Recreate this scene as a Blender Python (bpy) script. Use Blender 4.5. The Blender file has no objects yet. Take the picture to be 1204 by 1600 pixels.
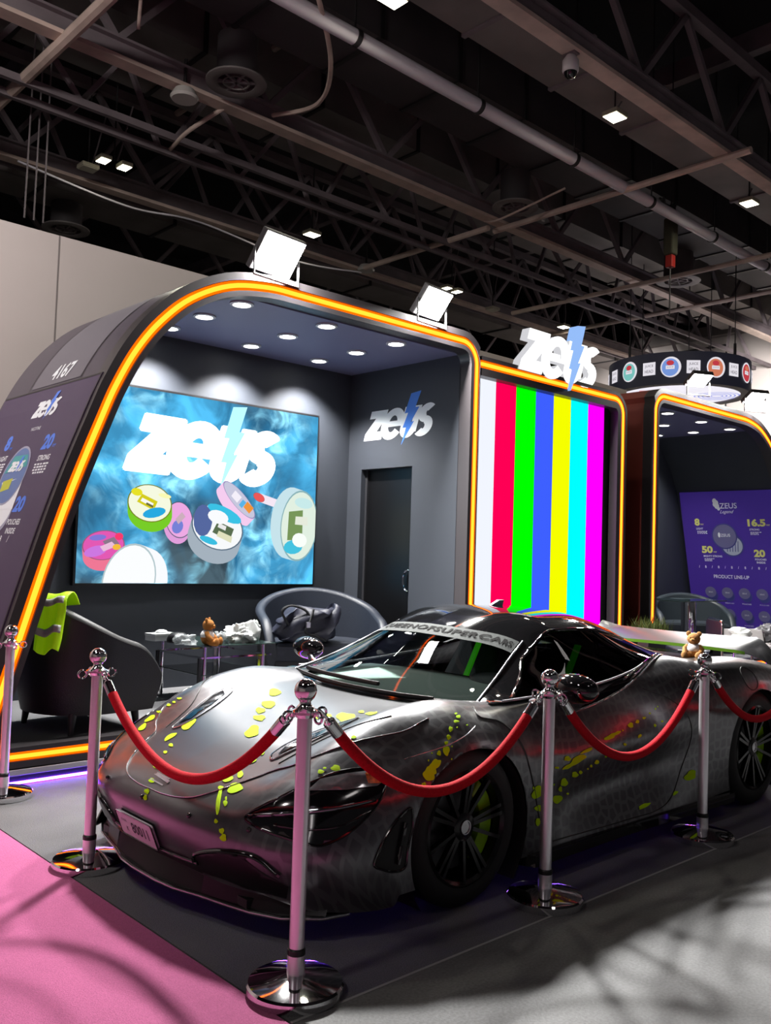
import bpy, bmesh, math, random
import numpy as np
from mathutils import Vector, Matrix
from mathutils.bvhtree import BVHTree
from mathutils.geometry import delaunay_2d_cdt

random.seed(7)
SC = bpy.context.scene
COL = SC.collection
PI = math.pi

# ------------------------------------------------------------------ camera, world, lights, exposure
YAW, PITCH, ROLL, FPX, CAM_H = 0.747351232, 0.0500864111, 0.0321002065, 1399.57568, 1.4476
_f = Vector((math.sin(YAW)*math.cos(PITCH), math.cos(YAW)*math.cos(PITCH), math.sin(PITCH)))
_r = Vector((math.cos(YAW), -math.sin(YAW), 0.0)); _u = _r.cross(_f)
_r2 = _r*math.cos(ROLL) + _u*math.sin(ROLL); _u2 = _u*math.cos(ROLL) - _r*math.sin(ROLL)
cam_data = bpy.data.cameras.new('camera'); cam = bpy.data.objects.new('camera', cam_data); COL.objects.link(cam)
cam.matrix_world = Matrix(((_r2.x, _u2.x, -_f.x, 0), (_r2.y, _u2.y, -_f.y, 0), (_r2.z, _u2.z, -_f.z, CAM_H), (0, 0, 0, 1)))
cam_data.sensor_fit = 'VERTICAL'; cam_data.sensor_height = 24.0; cam_data.lens = FPX/1600.0*24.0
cam_data.clip_start = 0.05; cam_data.clip_end = 200
SC.camera = cam

world = bpy.data.worlds.new('World'); SC.world = world; world.use_nodes = True
world.node_tree.nodes['Background'].inputs[0].default_value = (0.75, 0.72, 0.78, 1)
world.node_tree.nodes['Background'].inputs[1].default_value = 0.035

def area_light(name, loc, target, size, power, col=(1, 1, 1), size_y=None, spread=180):
    d = bpy.data.lights.new(name, 'AREA'); d.energy = power; d.spread = math.radians(spread); d.color = col; d.size = size
    if size_y: d.shape = 'RECTANGLE'; d.size_y = size_y
    o = bpy.data.objects.new(name, d); COL.objects.link(o); o.location = loc
    o.rotation_euler = (Vector(target)-Vector(loc)).to_track_quat('-Z', 'Y').to_euler()
    return o
# the hall's own high-bay lamps, out of the frame: rows over the aisle behind and beside the camera
for hx, hy, hp in ((-3.2, 2.2, 90), (1.8, -2.5, 14), (6.5, -1.5, 5), (11.5, 0.5, 5)):
    area_light('hall_lamp_and_fill', (hx, hy, 8.2), (hx, hy, 0), 0.9, hp, (1.0, 0.93, 0.90))
area_light('hall_lamp_and_fill', (-0.6, 5.2, 6.3), (1.6, 8.3, 3.4), 0.8, 135, (1.0, 0.94, 0.90), spread=130)  # added light without a fixture, brightens the left white wall
area_light('hall_lamp_and_fill', (18.5, 8.5, 6.3), (24.0, 10.0, 5.2), 1.0, 125, (1.0, 0.95, 0.92), spread=62)  # added light without a fixture, brightens the right hall wall
area_light('hall_lamp_and_fill', (18.5, 14.0, 6.3), (24.0, 14.5, 5.2), 1.0, 110, (1.0, 0.95, 0.92), spread=62)  # second added light for the right hall wall
SC.view_settings.view_transform = 'Standard'; SC.view_settings.look = 'None'
SC.view_settings.exposure = 0.5; SC.view_settings.gamma = 1.0; SC.view_settings.use_curve_mapping = False
try:
    SC.cycles.use_denoising = True
    SC.cycles.max_bounces = 8; SC.cycles.diffuse_bounces = 3; SC.cycles.glossy_bounces = 4; SC.cycles.transparent_max_bounces = 12
    SC.cycles.sample_clamp_indirect = 6.0; SC.cycles.caustics_reflective = False; SC.cycles.caustics_refractive = False
except Exception:
    pass

# ------------------------------------------------------------------ materials
def lin(r, g, b):
    f = lambda c: (c/255.0)/12.92 if c/255.0 <= 0.04045 else ((c/255.0+0.055)/1.055)**2.4
    return (f(r), f(g), f(b), 1.0)
def pbr(name, col, rough=0.5, metal=0.0, emit=None, es=0.0, noise=0.0, nscale=20.0, bump=0.0, coat=0.0, spec=None, rnoise=0.0):
    m = bpy.data.materials.new(name); m.use_nodes = True; nt = m.node_tree; b = nt.nodes['Principled BSDF']
    b.inputs['Base Color'].default_value = col; b.inputs['Roughness'].default_value = rough; b.inputs['Metallic'].default_value = metal
    if emit is not None:
        b.inputs['Emission Color'].default_value = emit; b.inputs['Emission Strength'].default_value = es
    if coat: b.inputs['Coat Weight'].default_value = coat; b.inputs['Coat Roughness'].default_value = 0.05
    if spec is not None: b.inputs['Specular IOR Level'].default_value = spec
    if noise or bump or rnoise:
        tc = nt.nodes.new('ShaderNodeTexCoord'); n = nt.nodes.new('ShaderNodeTexNoise')
        n.inputs['Scale'].default_value = nscale; n.inputs['Detail'].default_value = 6
        nt.links.new(tc.outputs['Object'], n.inputs['Vector'])
        if noise:
            mx = nt.nodes.new('ShaderNodeMixRGB'); mx.inputs[1].default_value = tuple(max(0, c*(1-noise)) for c in col[:3])+(1,)
            mx.inputs[2].default_value = tuple(min(1, c*(1+noise)) for c in col[:3])+(1,)
            rp = nt.nodes.new('ShaderNodeMapRange'); rp.inputs[1].default_value = 0.3; rp.inputs[2].default_value = 0.7
            nt.links.new(n.outputs['Fac'], rp.inputs[0]); nt.links.new(rp.outputs[0], mx.inputs[0])
            nt.links.new(mx.outputs[0], b.inputs['Base Color'])
        if rnoise:
            rr = nt.nodes.new('ShaderNodeMapRange'); rr.inputs[1].default_value = 0.3; rr.inputs[2].default_value = 0.7
            rr.inputs[3].default_value = max(0.02, rough-rnoise); rr.inputs[4].default_value = rough+rnoise
            nt.links.new(n.outputs['Fac'], rr.inputs[0]); nt.links.new(rr.outputs[0], b.inputs['Roughness'])
        if bump:
            bp = nt.nodes.new('ShaderNodeBump'); bp.inputs['Strength'].default_value = bump; bp.inputs['Distance'].default_value = 0.01
            nt.links.new(n.outputs['Fac'], bp.inputs['Height']); nt.links.new(bp.outputs[0], b.inputs['Normal'])
    return m
def emis(name, col, s=1.0):
    s = s*0.707        # screens and signs were measured at exposure 0, the scene is shown at +0.5
    m = bpy.data.materials.new(name); m.use_nodes = True; nt = m.node_tree
    nt.nodes.remove(nt.nodes['Principled BSDF']); e = nt.nodes.new('ShaderNodeEmission')
    e.inputs[0].default_value = col; e.inputs[1].default_value = s
    nt.links.new(e.outputs[0], nt.nodes['Material Output'].inputs[0]); return m
def glass(name, tint, ior=1.5, rough=0.0):
    m = bpy.data.materials.new(name); m.use_nodes = True; nt = m.node_tree
    nt.nodes.remove(nt.nodes['Principled BSDF'])
    t = nt.nodes.new('ShaderNodeBsdfTransparent'); t.inputs[0].default_value = tint
    g = nt.nodes.new('ShaderNodeBsdfGlossy'); g.inputs['Roughness'].default_value = rough
    fr = nt.nodes.new('ShaderNodeFresnel'); fr.inputs[0].default_value = ior
    mx = nt.nodes.new('ShaderNodeMixShader'); nt.links.new(fr.outputs[0], mx.inputs[0])
    nt.links.new(t.outputs[0], mx.inputs[1]); nt.links.new(g.outputs[0], mx.inputs[2])
    nt.links.new(mx.outputs[0], nt.nodes['Material Output'].inputs[0]); return m

M = {}
M['chrome'] = pbr('chrome', (0.82, 0.82, 0.84, 1), 0.05, 1.0)
M['steel'] = pbr('steel', (0.86, 0.83, 0.88, 1), 0.30, .72)
M['brushed'] = pbr('brushed_aluminium', (0.55, 0.55, 0.6, 1), 0.35, 1.0)
M['velvet'] = pbr('red_velvet', lin(190, 8, 30), 0.85, 0, bump=0.25, nscale=160, noise=0.15, spec=0.2)
M['booth_black'] = pbr('booth_black_paint', lin(38, 38, 42), 0.55, 0, noise=0.06, nscale=3)
M['booth_shell'] = pbr('booth_shell_vinyl', lin(78, 72, 82), 0.45, 0, noise=0.06, nscale=2)
M['booth_wall'] = pbr('booth_wall_paint', lin(56, 60, 68), 0.6, 0, noise=0.05, nscale=2.5)
M['booth_ceil'] = pbr('booth_ceiling_paint', lin(118, 118, 150), 0.55)
M['frame'] = pbr('frame_lacquer', lin(60, 56, 58), 0.35)
M['channel'] = pbr('channel_inside', lin(190, 150, 120), 0.5)
M['led'] = emis('led_amber', (1.0, 0.105, 0.006, 1), 8.5)
M['led_edge'] = emis('led_amber_glow', (1.0, 0.10, 0.0, 1), 2.0)
M['purple_led'] = emis('led_purple', (0.16, 0.03, 1.0, 1), 110.0)
M['downlight'] = emis('downlight_disc', (1.0, 0.98, 0.93, 1), 14.0)
M['flood'] = emis('flood_panel', (1.0, 0.99, 0.95, 1), 60.0)
M['hall_lamp'] = emis('hall_lamp_panel', (1.0, 0.95, 0.72, 1), 9.0)
M['sign_white'] = emis('sign_white', (1, 1, 1, 1), 1.6)
M['sign_side'] = emis('sign_side', (0.86, 0.86, 0.9, 1), 0.75)
M['sign_blue'] = emis('sign_blue', lin(150, 190, 250), 1.0)
M['print_white'] = pbr('print_white', lin(232, 236, 240), 0.5)
M['print_grey'] = pbr('print_grey', lin(160, 160, 180), 0.5)
M['print_blue'] = pbr('print_blue', lin(70, 130, 225), 0.5)
M['print_yellow'] = pbr('print_yellow', lin(225, 228, 130), 0.5)
M['metal_dark'] = pbr('dark_metal', lin(48, 46, 48), 0.5, 0.3)
M['plastic_black'] = pbr('black_plastic', lin(18, 18, 20), 0.4)
M['rim_black'] = pbr('rim_black', (.004, .004, .005, 1), .22, 0, spec=.35)
M['satin_black'] = pbr('satin_black', (.005, .005, .006, 1), .38, 0, spec=.3)
M['gloss_black'] = pbr('gloss_black', (0.006, 0.006, 0.007, 1), 0.06, 0, coat=0.6)
M['rubber'] = pbr('tyre_rubber', (0.010, 0.010, 0.011, 1), 0.7, bump=0.15, nscale=60)
M['lime'] = pbr('lime_paint', lin(150, 205, 10), 0.35)
M['leather'] = pbr('black_leather', lin(14, 14, 17), 0.5, bump=0.2, nscale=140)
M['leather_grey'] = pbr('grey_leather', lin(38, 43, 54), 0.45, bump=0.2, nscale=140)

# ------------------------------------------------------------------ mesh helpers
class MB:
    def __init__(s): s.v = []; s.f = []; s.mi = []
    def add(s, vs, fs, mi=0):
        n = len(s.v); s.v += [tuple(v) for v in vs]; s.f += [tuple(i+n for i in f) for f in fs]; s.mi += [mi]*len(fs); return s
    def box(s, x0, x1, y0, y1, z0, z1, mi=0, mat=None):
        vs = [Vector(p) for p in ((x0,y0,z0),(x1,y0,z0),(x1,y1,z0),(x0,y1,z0),(x0,y0,z1),(x1,y0,z1),(x1,y1,z1),(x0,y1,z1))]
        if mat is not None: vs = [mat @ v for v in vs]
        return s.add(vs, [(0,3,2,1),(4,5,6,7),(0,1,5,4),(1,2,6,5),(2,3,7,6),(3,0,4,7)], mi)
    def beam(s, p0, p1, w, h=None, mi=0, up=(0,0,1)):
        p0, p1 = Vector(p0), Vector(p1); d = (p1-p0); L = d.length; d.normalize(); h = h or w
        a = d.cross(Vector(up))
        if a.length < 1e-4: a = d.cross(Vector((1,0,0)))
        a.normalize(); b = a.cross(d)
        vs = [p+a*sx*w/2+b*sy*h/2 for p in (p0,p1) for sx,sy in ((-1,-1),(1,-1),(1,1),(-1,1))]
        return s.add(vs, [(0,3,2,1),(4,5,6,7),(0,1,5,4),(1,2,6,5),(2,3,7,6),(3,0,4,7)], mi)
    def tube(s, pts, r, n=8, mi=0, caps=True, closed=False):
        pts = [Vector(p) for p in pts]; N = len(pts); rr = r if isinstance(r, (list, tuple)) else [r]*N
        rings = []; prev = None
        for i, p in enumerate(pts):
            if closed: t = pts[(i+1) % N]-pts[i-1]
            else: t = pts[min(i+1, N-1)]-pts[max(i-1, 0)]
            t.normalize()
            if prev is None:
                a = t.cross(Vector((0,0,1)))
                if a.length < 1e-3: a = t.cross(Vector((1,0,0)))
            else: a = prev - t*prev.dot(t)
            a.normalize(); prev = a; b = t.cross(a)
            rings.append([p+(a*math.cos(2*PI*k/n)+b*math.sin(2*PI*k/n))*rr[i] for k in range(n)])
        vs = [q for ring in rings for q in ring]; fs = []
        for i in range(N if closed else N-1):
            j = (i+1) % N
            for k in range(n): fs.append((i*n+k, i*n+(k+1) % n, j*n+(k+1) % n, j*n+k))
        if caps and not closed: fs += [tuple(range(n))[::-1], tuple((N-1)*n+k for k in range(n))]
        return s.add(vs, fs, mi)
    def cyl(s, p0, p1, r, n=16, mi=0, r1=None):
        return s.tube([p0, p1], [r, r if r1 is None else r1], n, mi)
    def lathe(s, prof, n=32, mi=0, mat=None, closed=False):
        # prof: list of (r, z); spun around z
        vs = []; N = len(prof)
        for r, z in prof:
            for k in range(n): vs.append(Vector((r*math.cos(2*PI*k/n), r*math.sin(2*PI*k/n), z)))
        if mat is not None: vs = [mat @ v for v in vs]
        fs = []
        for i in range(N if closed else N-1):
            j = (i+1) % N
            for k in range(n): fs.append((i*n+k, i*n+(k+1) % n, j*n+(k+1) % n, j*n+k))
        if not closed:
            if prof[0][0] > 1e-6: fs.append(tuple(range(n))[::-1])
            if prof[-1][0] > 1e-6: fs.append(tuple((N-1)*n+k for k in range(n)))
        return s.add(vs, fs, mi)
    def ball(s, c, r, n=16, m=10, mi=0, sc=(1,1,1), mat=None):
        prof = [(math.sin(PI*i/m)*r, -math.cos(PI*i/m)*r) for i in range(m+1)]
        T = Matrix.Translation(Vector(c)) @ (mat or Matrix.Identity(4)) @ Matrix.Diagonal((sc[0], sc[1], sc[2], 1))
        return s.lathe([(max(a, 1e-5), b) for a, b in prof], n, mi, T)
    def grid(s, P, mi=0, flip=False):
        R, C = len(P), len(P[0]); vs = [p for row in P for p in row]; fs = []
        for i in range(R-1):
            for j in range(C-1):
                q = (i*C+j, i*C+j+1, (i+1)*C+j+1, (i+1)*C+j); fs.append(q[::-1] if flip else q)
        return s.add(vs, fs, mi)
    def prism(s, poly, fn, d0, d1, mi=0):
        # poly: 2D outline, fn(a, b, d) -> 3D point; closed solid between depth d0 and d1
        n = len(poly); vs = [fn(a, b, d0) for a, b in poly]+[fn(a, b, d1) for a, b in poly]
        fs = [tuple(range(n))[::-1], tuple(range(n, 2*n))]+[(i, (i+1) % n, n+(i+1) % n, n+i) for i in range(n)]
        return s.add(vs, fs, mi)
    def build(s, name, mat, parent=None, smooth=None, local=False, bevel=0.0, sub=0):
        me = bpy.data.meshes.new(name); me.from_pydata([tuple(v) for v in s.v], [], s.f); 
        for m in (mat if isinstance(mat, (list, tuple)) else [mat]): me.materials.append(m)
        if any(s.mi): me.polygons.foreach_set('material_index', s.mi)
        bm = bmesh.new(); bm.from_mesh(me); bmesh.ops.recalc_face_normals(bm, faces=bm.faces); bm.to_mesh(me); bm.free()
        if smooth is not None:
            me.polygons.foreach_set('use_smooth', [True]*len(me.polygons))
            try: me.set_sharp_from_angle(angle=math.radians(smooth))
            except Exception: pass
        me.update()
        o = bpy.data.objects.new(name, me); COL.objects.link(o)
        if parent is not None:
            o.parent = parent
            if not local: o.matrix_parent_inverse = root_matrix(parent).inverted()
        if bevel:
            b = o.modifiers.new('bevel', 'BEVEL'); b.width = bevel; b.segments = 2; b.limit_method = 'ANGLE'
        if sub:
            b = o.modifiers.new('sub', 'SUBSURF'); b.levels = sub; b.render_levels = sub
        return o
def root_matrix(o):
    m = Matrix.Identity(4)
    chain = []
    while o is not None: chain.append(o); o = o.parent
    for q in reversed(chain): m = m @ q.matrix_parent_inverse @ q.matrix_basis
    return m
def thing(name, label, cat, loc=(0,0,0), rz=0.0, group=None):
    o = bpy.data.objects.new(name, None); COL.objects.link(o); o.location = loc; o.rotation_euler = (0,0,rz); o.empty_display_size = 0.1
    o['label'] = label; o['category'] = cat
    if group: o['group'] = group
    return o
def tag(o, label, cat, group=None):
    o['label'] = label; o['category'] = cat
    if group: o['group'] = group
    return o
def struct(o): o['kind'] = 'structure'; return o
def dup(root, loc, rz=None, label=None):
    r = root.copy(); COL.objects.link(r); r.location = loc
    if rz is not None: r.rotation_euler = (0,0,rz)
    if label: r['label'] = label
    for ch in list(root.children):
        c = ch.copy(); COL.objects.link(c); c.parent = r
        for g in list(ch.children):
            d = g.copy(); COL.objects.link(d); d.parent = c
    return r
# flat lettering and print
def text_poly(s, bold=0.0, shear=0.0, space=1.0):
    c = bpy.data.curves.new('lettering', 'FONT'); c.body = s; c.size = 1.0; c.offset = bold; c.shear = shear; c.space_character = space; c.resolution_u = 3
    o = bpy.data.objects.new('lettering', c); COL.objects.link(o)
    dg = bpy.context.evaluated_depsgraph_get(); me = o.evaluated_get(dg).to_mesh()
    vs = [(v.co.x, v.co.y) for v in me.vertices]; fs = [tuple(p.vertices) for p in me.polygons]
    o.evaluated_get(dg).to_mesh_clear(); bpy.data.objects.remove(o); bpy.data.curves.remove(c)
    xs = [v[0] for v in vs]; ys = [v[1] for v in vs]
    return vs, fs, (min(xs), max(xs), min(ys), max(ys))
def put_text(mb, s, fn, cx, cy, h=None, w=None, mi=0, bold=0.0, shear=0.0, align='c', d=0.0, space=1.0):
    vs, fs, (x0, x1, y0, y1) = text_poly(s, bold, shear, space)
    k = (h/(y1-y0)) if h else w/(x1-x0); kx = (w/(x1-x0)) if (w and h) else k
    ox = {'c': (x0+x1)/2, 'l': x0, 'r': x1}[align]
    mb.add([fn(cx+(x-ox)*kx, cy+(y-(y0+y1)/2)*k, d) for x, y in vs], fs, mi)
def ellipse(cx, cy, rx, ry, n=24, rot=0.0, a0=0.0, a1=2*PI):
    c, s = math.cos(rot), math.sin(rot); out = []
    m = n if abs(a1-a0-2*PI) < 1e-6 else n+1
    for i in range(m):
        a = a0+(a1-a0)*i/n; x, y = rx*math.cos(a), ry*math.sin(a); out.append((cx+x*c-y*s, cy+x*s+y*c))
    return out
def flat(mb, poly, fn, d=0.0, mi=0):
    mb.add([fn(a, b, d) for a, b in poly], [tuple(range(len(poly)))], mi)
def arc_band(cx, cy, rx, ry, t, a0, a1, n=20):
    o = [(cx+rx*math.cos(a0+(a1-a0)*i/n), cy+ry*math.sin(a0+(a1-a0)*i/n)) for i in range(n+1)]
    q = [(cx+(rx-t)*math.cos(a0+(a1-a0)*i/n), cy+(ry-t)*math.sin(a0+(a1-a0)*i/n)) for i in range(n+1)]
    return o, q
# the sheared lower-case wordmark with a bolt for its u: pieces in a box 1 wide and about 0.45 high
def wordmark():
    sh = lambda p: [(x+0.24*y-0.03, y) for x, y in p]
    H = 0.42; out = []
    out.append(sh([(0.0,0.0),(0.265,0.0),(0.265,0.12),(0.165,0.12),(0.265,0.31),(0.265,H),(0.015,H),(0.015,0.31),(0.11,0.31),(0.0,0.10)]))
    def band(cx, cy, rx, ry, t, a0, a1, n=16):
        o, q = arc_band(cx, cy, rx, ry, t, a0, a1, n)
        for i in range(n): out.append(sh([o[i], o[i+1], q[i+1], q[i]]))
    band(0.385, 0.205, 0.165, 0.222, 0.105, 0.0, 2*PI*0.90, 26)
    out.append(sh([(0.27,0.165),(0.53,0.165),(0.53,0.245),(0.27,0.245)]))
    out.append(sh([(0.515,0.12),(0.61,0.12),(0.61,H),(0.515,H)])); out.append(sh([(0.66,0.06),(0.75,0.06),(0.75,H),(0.66,H)]))
    band(0.63, 0.13, 0.115, 0.145, 0.10, PI, 2*PI, 12)
    band(0.845, 0.305, 0.115, 0.13, 0.105, 0.25*PI, 1.5*PI, 16)
    band(0.835, 0.125, 0.125, 0.14, 0.105, -0.75*PI, 0.5*PI, 16)
    bolt = [(0.66,0.60),(0.80,0.62),(0.725,0.40),(0.78,0.40),(0.665,0.20),(0.71,0.21),(0.535,-0.11),(0.60,0.13),(0.55,0.13),(0.625,0.335),(0.575,0.33)]
    return out, bolt
WM, BOLT = wordmark()
def put_wordmark(mb, fn, x0, y0, w, d=0.0, mi=0, mib=1, hs=1.0):
    for k, poly in enumerate(WM): flat(mb, [(x0+a*w, y0+b*w*hs) for a, b in poly], fn, d+0.00002*k, mi)
    flat(mb, [(x0+a*w, y0+b*w*hs) for a, b in BOLT], fn, d+0.0015, mib)
def cr_path(pts, m=6, closed=False):
    pts = [np.array(p, float) for p in pts]; N = len(pts); out = []
    for i in range(N if closed else N-1):
        p0 = pts[i-1] if (closed or i > 0) else pts[i]; p1 = pts[i]; p2 = pts[(i+1) % N]
        p3 = pts[(i+2) % N] if (closed or i+2 < N) else p2
        for k in range(m):
            t = k/m; out.append(0.5*((2*p1)+(-p0+p2)*t+(2*p0-5*p1+4*p2-p3)*t*t+(-p0+3*p1-3*p2+p3)*t**3))
    if not closed: out.append(pts[-1])
    return out
# ------------------------------------------------------------------ floor and hall
FLOOR_B = 0.22      # top of the stand's raised floor
def carpet_mat(name, col, rough, bump, nscale, noise, blotch=0.25):
    m = pbr(name, col, rough, 0, bump=bump, nscale=nscale, noise=noise)
    nt = m.node_tree; b = nt.nodes['Principled BSDF']; src = b.inputs['Base Color'].links[0].from_socket
    tc = nt.nodes.new('ShaderNodeTexCoord'); n2 = nt.nodes.new('ShaderNodeTexNoise'); n2.inputs['Scale'].default_value = 1.6; n2.inputs['Detail'].default_value = 5
    nt.links.new(tc.outputs['Object'], n2.inputs['Vector'])
    rp = nt.nodes.new('ShaderNodeMapRange'); rp.inputs[1].default_value = 0.3; rp.inputs[2].default_value = 0.75; rp.inputs[3].default_value = 1-blotch; rp.inputs[4].default_value = 1+blotch*0.4
    mx = nt.nodes.new('ShaderNodeMixRGB'); mx.blend_type = 'MULTIPLY'; mx.inputs[0].default_value = 1
    nt.links.new(n2.outputs['Fac'], rp.inputs[0]); nt.links.new(src, mx.inputs[1]); nt.links.new(rp.outputs[0], mx.inputs[2]); nt.links.new(mx.outputs[0], b.inputs['Base Color'])
    return m
M['carpet'] = carpet_mat('charcoal_carpet', (0.135, 0.132, 0.137, 1), 0.95, 0.5, 220, 0.35, 0.3)
M['vinyl'] = carpet_mat('grey_vinyl', (0.16, 0.16, 0.165, 1), 0.6, 0.15, 90, 0.22, 0.45)
M['pink'] = carpet_mat('pink_carpet', (0.50, 0.115, 0.27, 1), 0.95, 0.5, 240, 0.16, 0.12)
M['booth_carpet'] = carpet_mat('grey_booth_carpet', (0.22, 0.22, 0.23, 1), 0.95, 0.5, 260, 0.3, 0.2)
M['hall_white'] = pbr('hall_white_wall', lin(186, 178, 174), 0.75, 0, noise=0.03, nscale=1.2)
M['concrete'] = pbr('hall_concrete', (0.12, 0.12, 0.12, 1), 0.8, noise=0.2, nscale=1)

fl = MB().box(-14, 34, -12, 26, -0.12, -0.01).build('floor', M['concrete']); struct(fl)
c1 = MB().box(1.758, 16.5, 2.255, 8.1, -0.02, 0.0).build('floor', M['carpet']); struct(c1)
c2 = MB().box(1.758, 16.5, -7, 2.245, -0.02, 0.0).build('floor', M['vinyl']); struct(c2)
pk = MB().box(-7, 1.748, -7, 8.1, -0.02, 0.002).build('pink_carpet', M['pink']); tag(pk, 'bright pink aisle carpet in front of the dark car', 'carpet')
sm_ = MB().box(1.758, 16.5, 2.244, 2.256, -0.015, 0.0015).build('trim_3', pbr('seam_strip', lin(150, 150, 150), .6)); struct(sm_)
wl = MB(); 
wl.box(-7, 13, 8.2, 8.3, 0, 4.36); W1 = wl.build('wall_left', M['hall_white']); struct(W1)
W9 = MB().box(-7.2, -7.0, -7, 8.2, 0, 4.2).build('wall_front_reflector', M['hall_white']); struct(W9)  # added pale wall out of view, brightens the reflections in the posts
jb = MB()
for x in (-0.6, 3.32, 7.2, 11.1): jb.box(x-0.006, x+0.006, 8.196, 8.2, 0, 4.36)
o = jb.build('seam', pbr('seam_grey', lin(120, 114, 112), 0.8), W1)
WR = 24.0
w2 = MB().box(WR, WR+0.3, -12, 26, 0, 8.35).build('wall_right', M['hall_white']); struct(w2)
w3 = MB().box(-14, 34, 26, 26.3, 0, 13).build('wall_back', pbr('hall_dark_wall', lin(40, 38, 40), 0.9)); struct(w3)
w5 = MB().box(WR+0.02, WR+0.3, -12, 26, 8.35, 13).build('wall_right', pbr('hall_upper_wall', lin(34, 32, 34), 0.9)); struct(w5)
cl = MB().box(-14, 34, -12, 26, 11.0, 11.3).build('ceiling', pbr('roof_deck', lin(34, 33, 36), 0.9)); struct(cl)
tr = MB().box(WR-0.25, WR, -12, 26, 8.0, 8.3).build('trim_1', pbr('grey_trunking', lin(120, 114, 112), 0.6)); struct(tr)
# number and pipes on the far white wall
pcd = thing('wall_conduit', 'dark conduit pipes run across the high white hall wall', 'pipe', (WR-.1, 10, 7.5))
for pts, r in (([(WR-.08, 26, 7.72), (WR-.08, 11.9, 7.72)], .035), ([(WR-.08, 9.6, 7.6), (WR-.08, 9.6, 6.9), (WR-.08, 8.9, 6.6), (WR-.08, 8.9, 3)], .03), ([(WR-.08, 10.2, 7.72), (WR-.08, -3, 7.72)], .035), ([(WR-.08, 9.75, 7.7), (WR-.08, 9.75, 6.9), (WR-.08, 9.05, 6.55), (WR-.08, 9.05, 3)], .03), ([(WR-.08, 11.9, 7.72), (WR-.08, 11.9, 3)], .025)):
    MB().tube(pts, r, 6).build('conduit', M['metal_dark'], pcd, smooth=40)
nb = MB(); put_text(nb, '43', lambda a, b, d: (WR-.01, 12.55-a, 6.95+b), 0, 0, h=.38, bold=.02)
nbo = nb.build('numeral', pbr('numeral_black', lin(60, 50, 50), 0.7), w2)

# ------------------------------------------------------------------ stand frames
def resample(path, step=0.06):
    P = [np.array(p, float) for p in path]; out = [P[0]]
    for a, b in zip(P[:-1], P[1:]):
        L = np.linalg.norm(b-a); n = max(1, int(L/step)) if L < 1.2 else max(1, int(L/0.6))
        for k in range(1, n+1): out.append(a+(b-a)*k/n)
    return out
def corner(cx, cz, r, a0, a1, n=8):
    return [(cx+r*math.cos(a0+(a1-a0)*i/n), cz+r*math.sin(a0+(a1-a0)*i/n)) for i in range(n+1)]
def slope_path():
    leg = [(2.081,.779),(2.340,1.665),(2.567,2.302),(2.665,2.545),(2.791,2.785),(2.955,3.005),(3.184,3.215),(3.493,3.375),(3.83,3.440),(4.1,3.447)]
    leg = [tuple(p) for p in cr_path(leg, 5)]
    path = [(1.945,.17),(1.915,.20),(1.93,.262)]+leg+corner(6.0, 3.25, .2, PI/2, 0, 10)+corner(6.14, .23, .06, 0, -PI/2, 5)
    return path          # closed, clockwise seen from the front
def offset(path, d, thin=True):
    N = len(path); P = [np.array(p, float) for p in path]; out = []
    for i in range(N):
        t1 = P[i]-P[i-1]; t2 = P[(i+1) % N]-P[i]
        if np.linalg.norm(P[0]-P[-1]) > 1.0 and i == 0: t1 = t2
        if np.linalg.norm(P[0]-P[-1]) > 1.0 and i == N-1: t2 = t1
        t1 = t1.copy(); t2 = t2.copy(); t1 /= max(np.linalg.norm(t1), 1e-9); t2 /= max(np.linalg.norm(t2), 1e-9)
        n1 = np.array([-t1[1], t1[0]]); n2 = np.array([-t2[1], t2[0]]); n = n1+n2; n /= max(np.linalg.norm(n), 1e-9)
        k = 1.0
        if d > .05 and abs(n[0]) > .7 and (abs(P[i][0]-6.2) < .03 or abs(P[i][0]-9.355) < .03): k = .5
        out.append(P[i]+n*d*k/max(0.5, n@n1))
    return out
def sweep(mb, path, sec, v0, mi=0, closed=True):
    rings = [[(q[0], v0+sv, q[1]) for q in offset(path, so)] for so, sv in sec]   # one ring of points per section vertex
    N = len(path); K = len(sec); vs = [p for r in rings for p in r]; fs = []
    for k in range(K):
        k2 = (k+1) % K
        for i in range(N if closed else N-1): fs.append((k*N+i, k*N+(i+1) % N, k2*N+(i+1) % N, k2*N+i))
    mb.add(vs, fs, mi)
V0 = 5.5
def frame_and_led(root, path, out=.095, inn=.078, depth=.14, ledname='led_strip', closed=True):
    p = path
    fr = MB(); g = .038
    sweep(fr, p, [(out,0),(out,depth),(-inn,depth),(-inn,0),(-g,0),(-g,.03),(g,.03),(g,0)], V0, 0, closed)
    f = fr.build('front_frame', M['frame'], root, smooth=40)
    ld = MB(); sweep(ld, p, [(.016,.002),(.016,.022),(-.016,.022),(-.016,.002)], V0, 0, closed); ld.build(ledname, M['led'], root, smooth=40)
    le = MB(); sweep(le, p, [(.034,.008),(.034,.026),(.0165,.026),(.0165,.008)], V0, 0, closed); sweep(le, p, [(-.0165,.008),(-.0165,.026),(-.034,.026),(-.034,.008)], V0, 0, closed)
    le.build('led_glow_edge', M['led_edge'], root, smooth=40)  # orange glow fringe of the strip, put in as emitting bands
    return f
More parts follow.
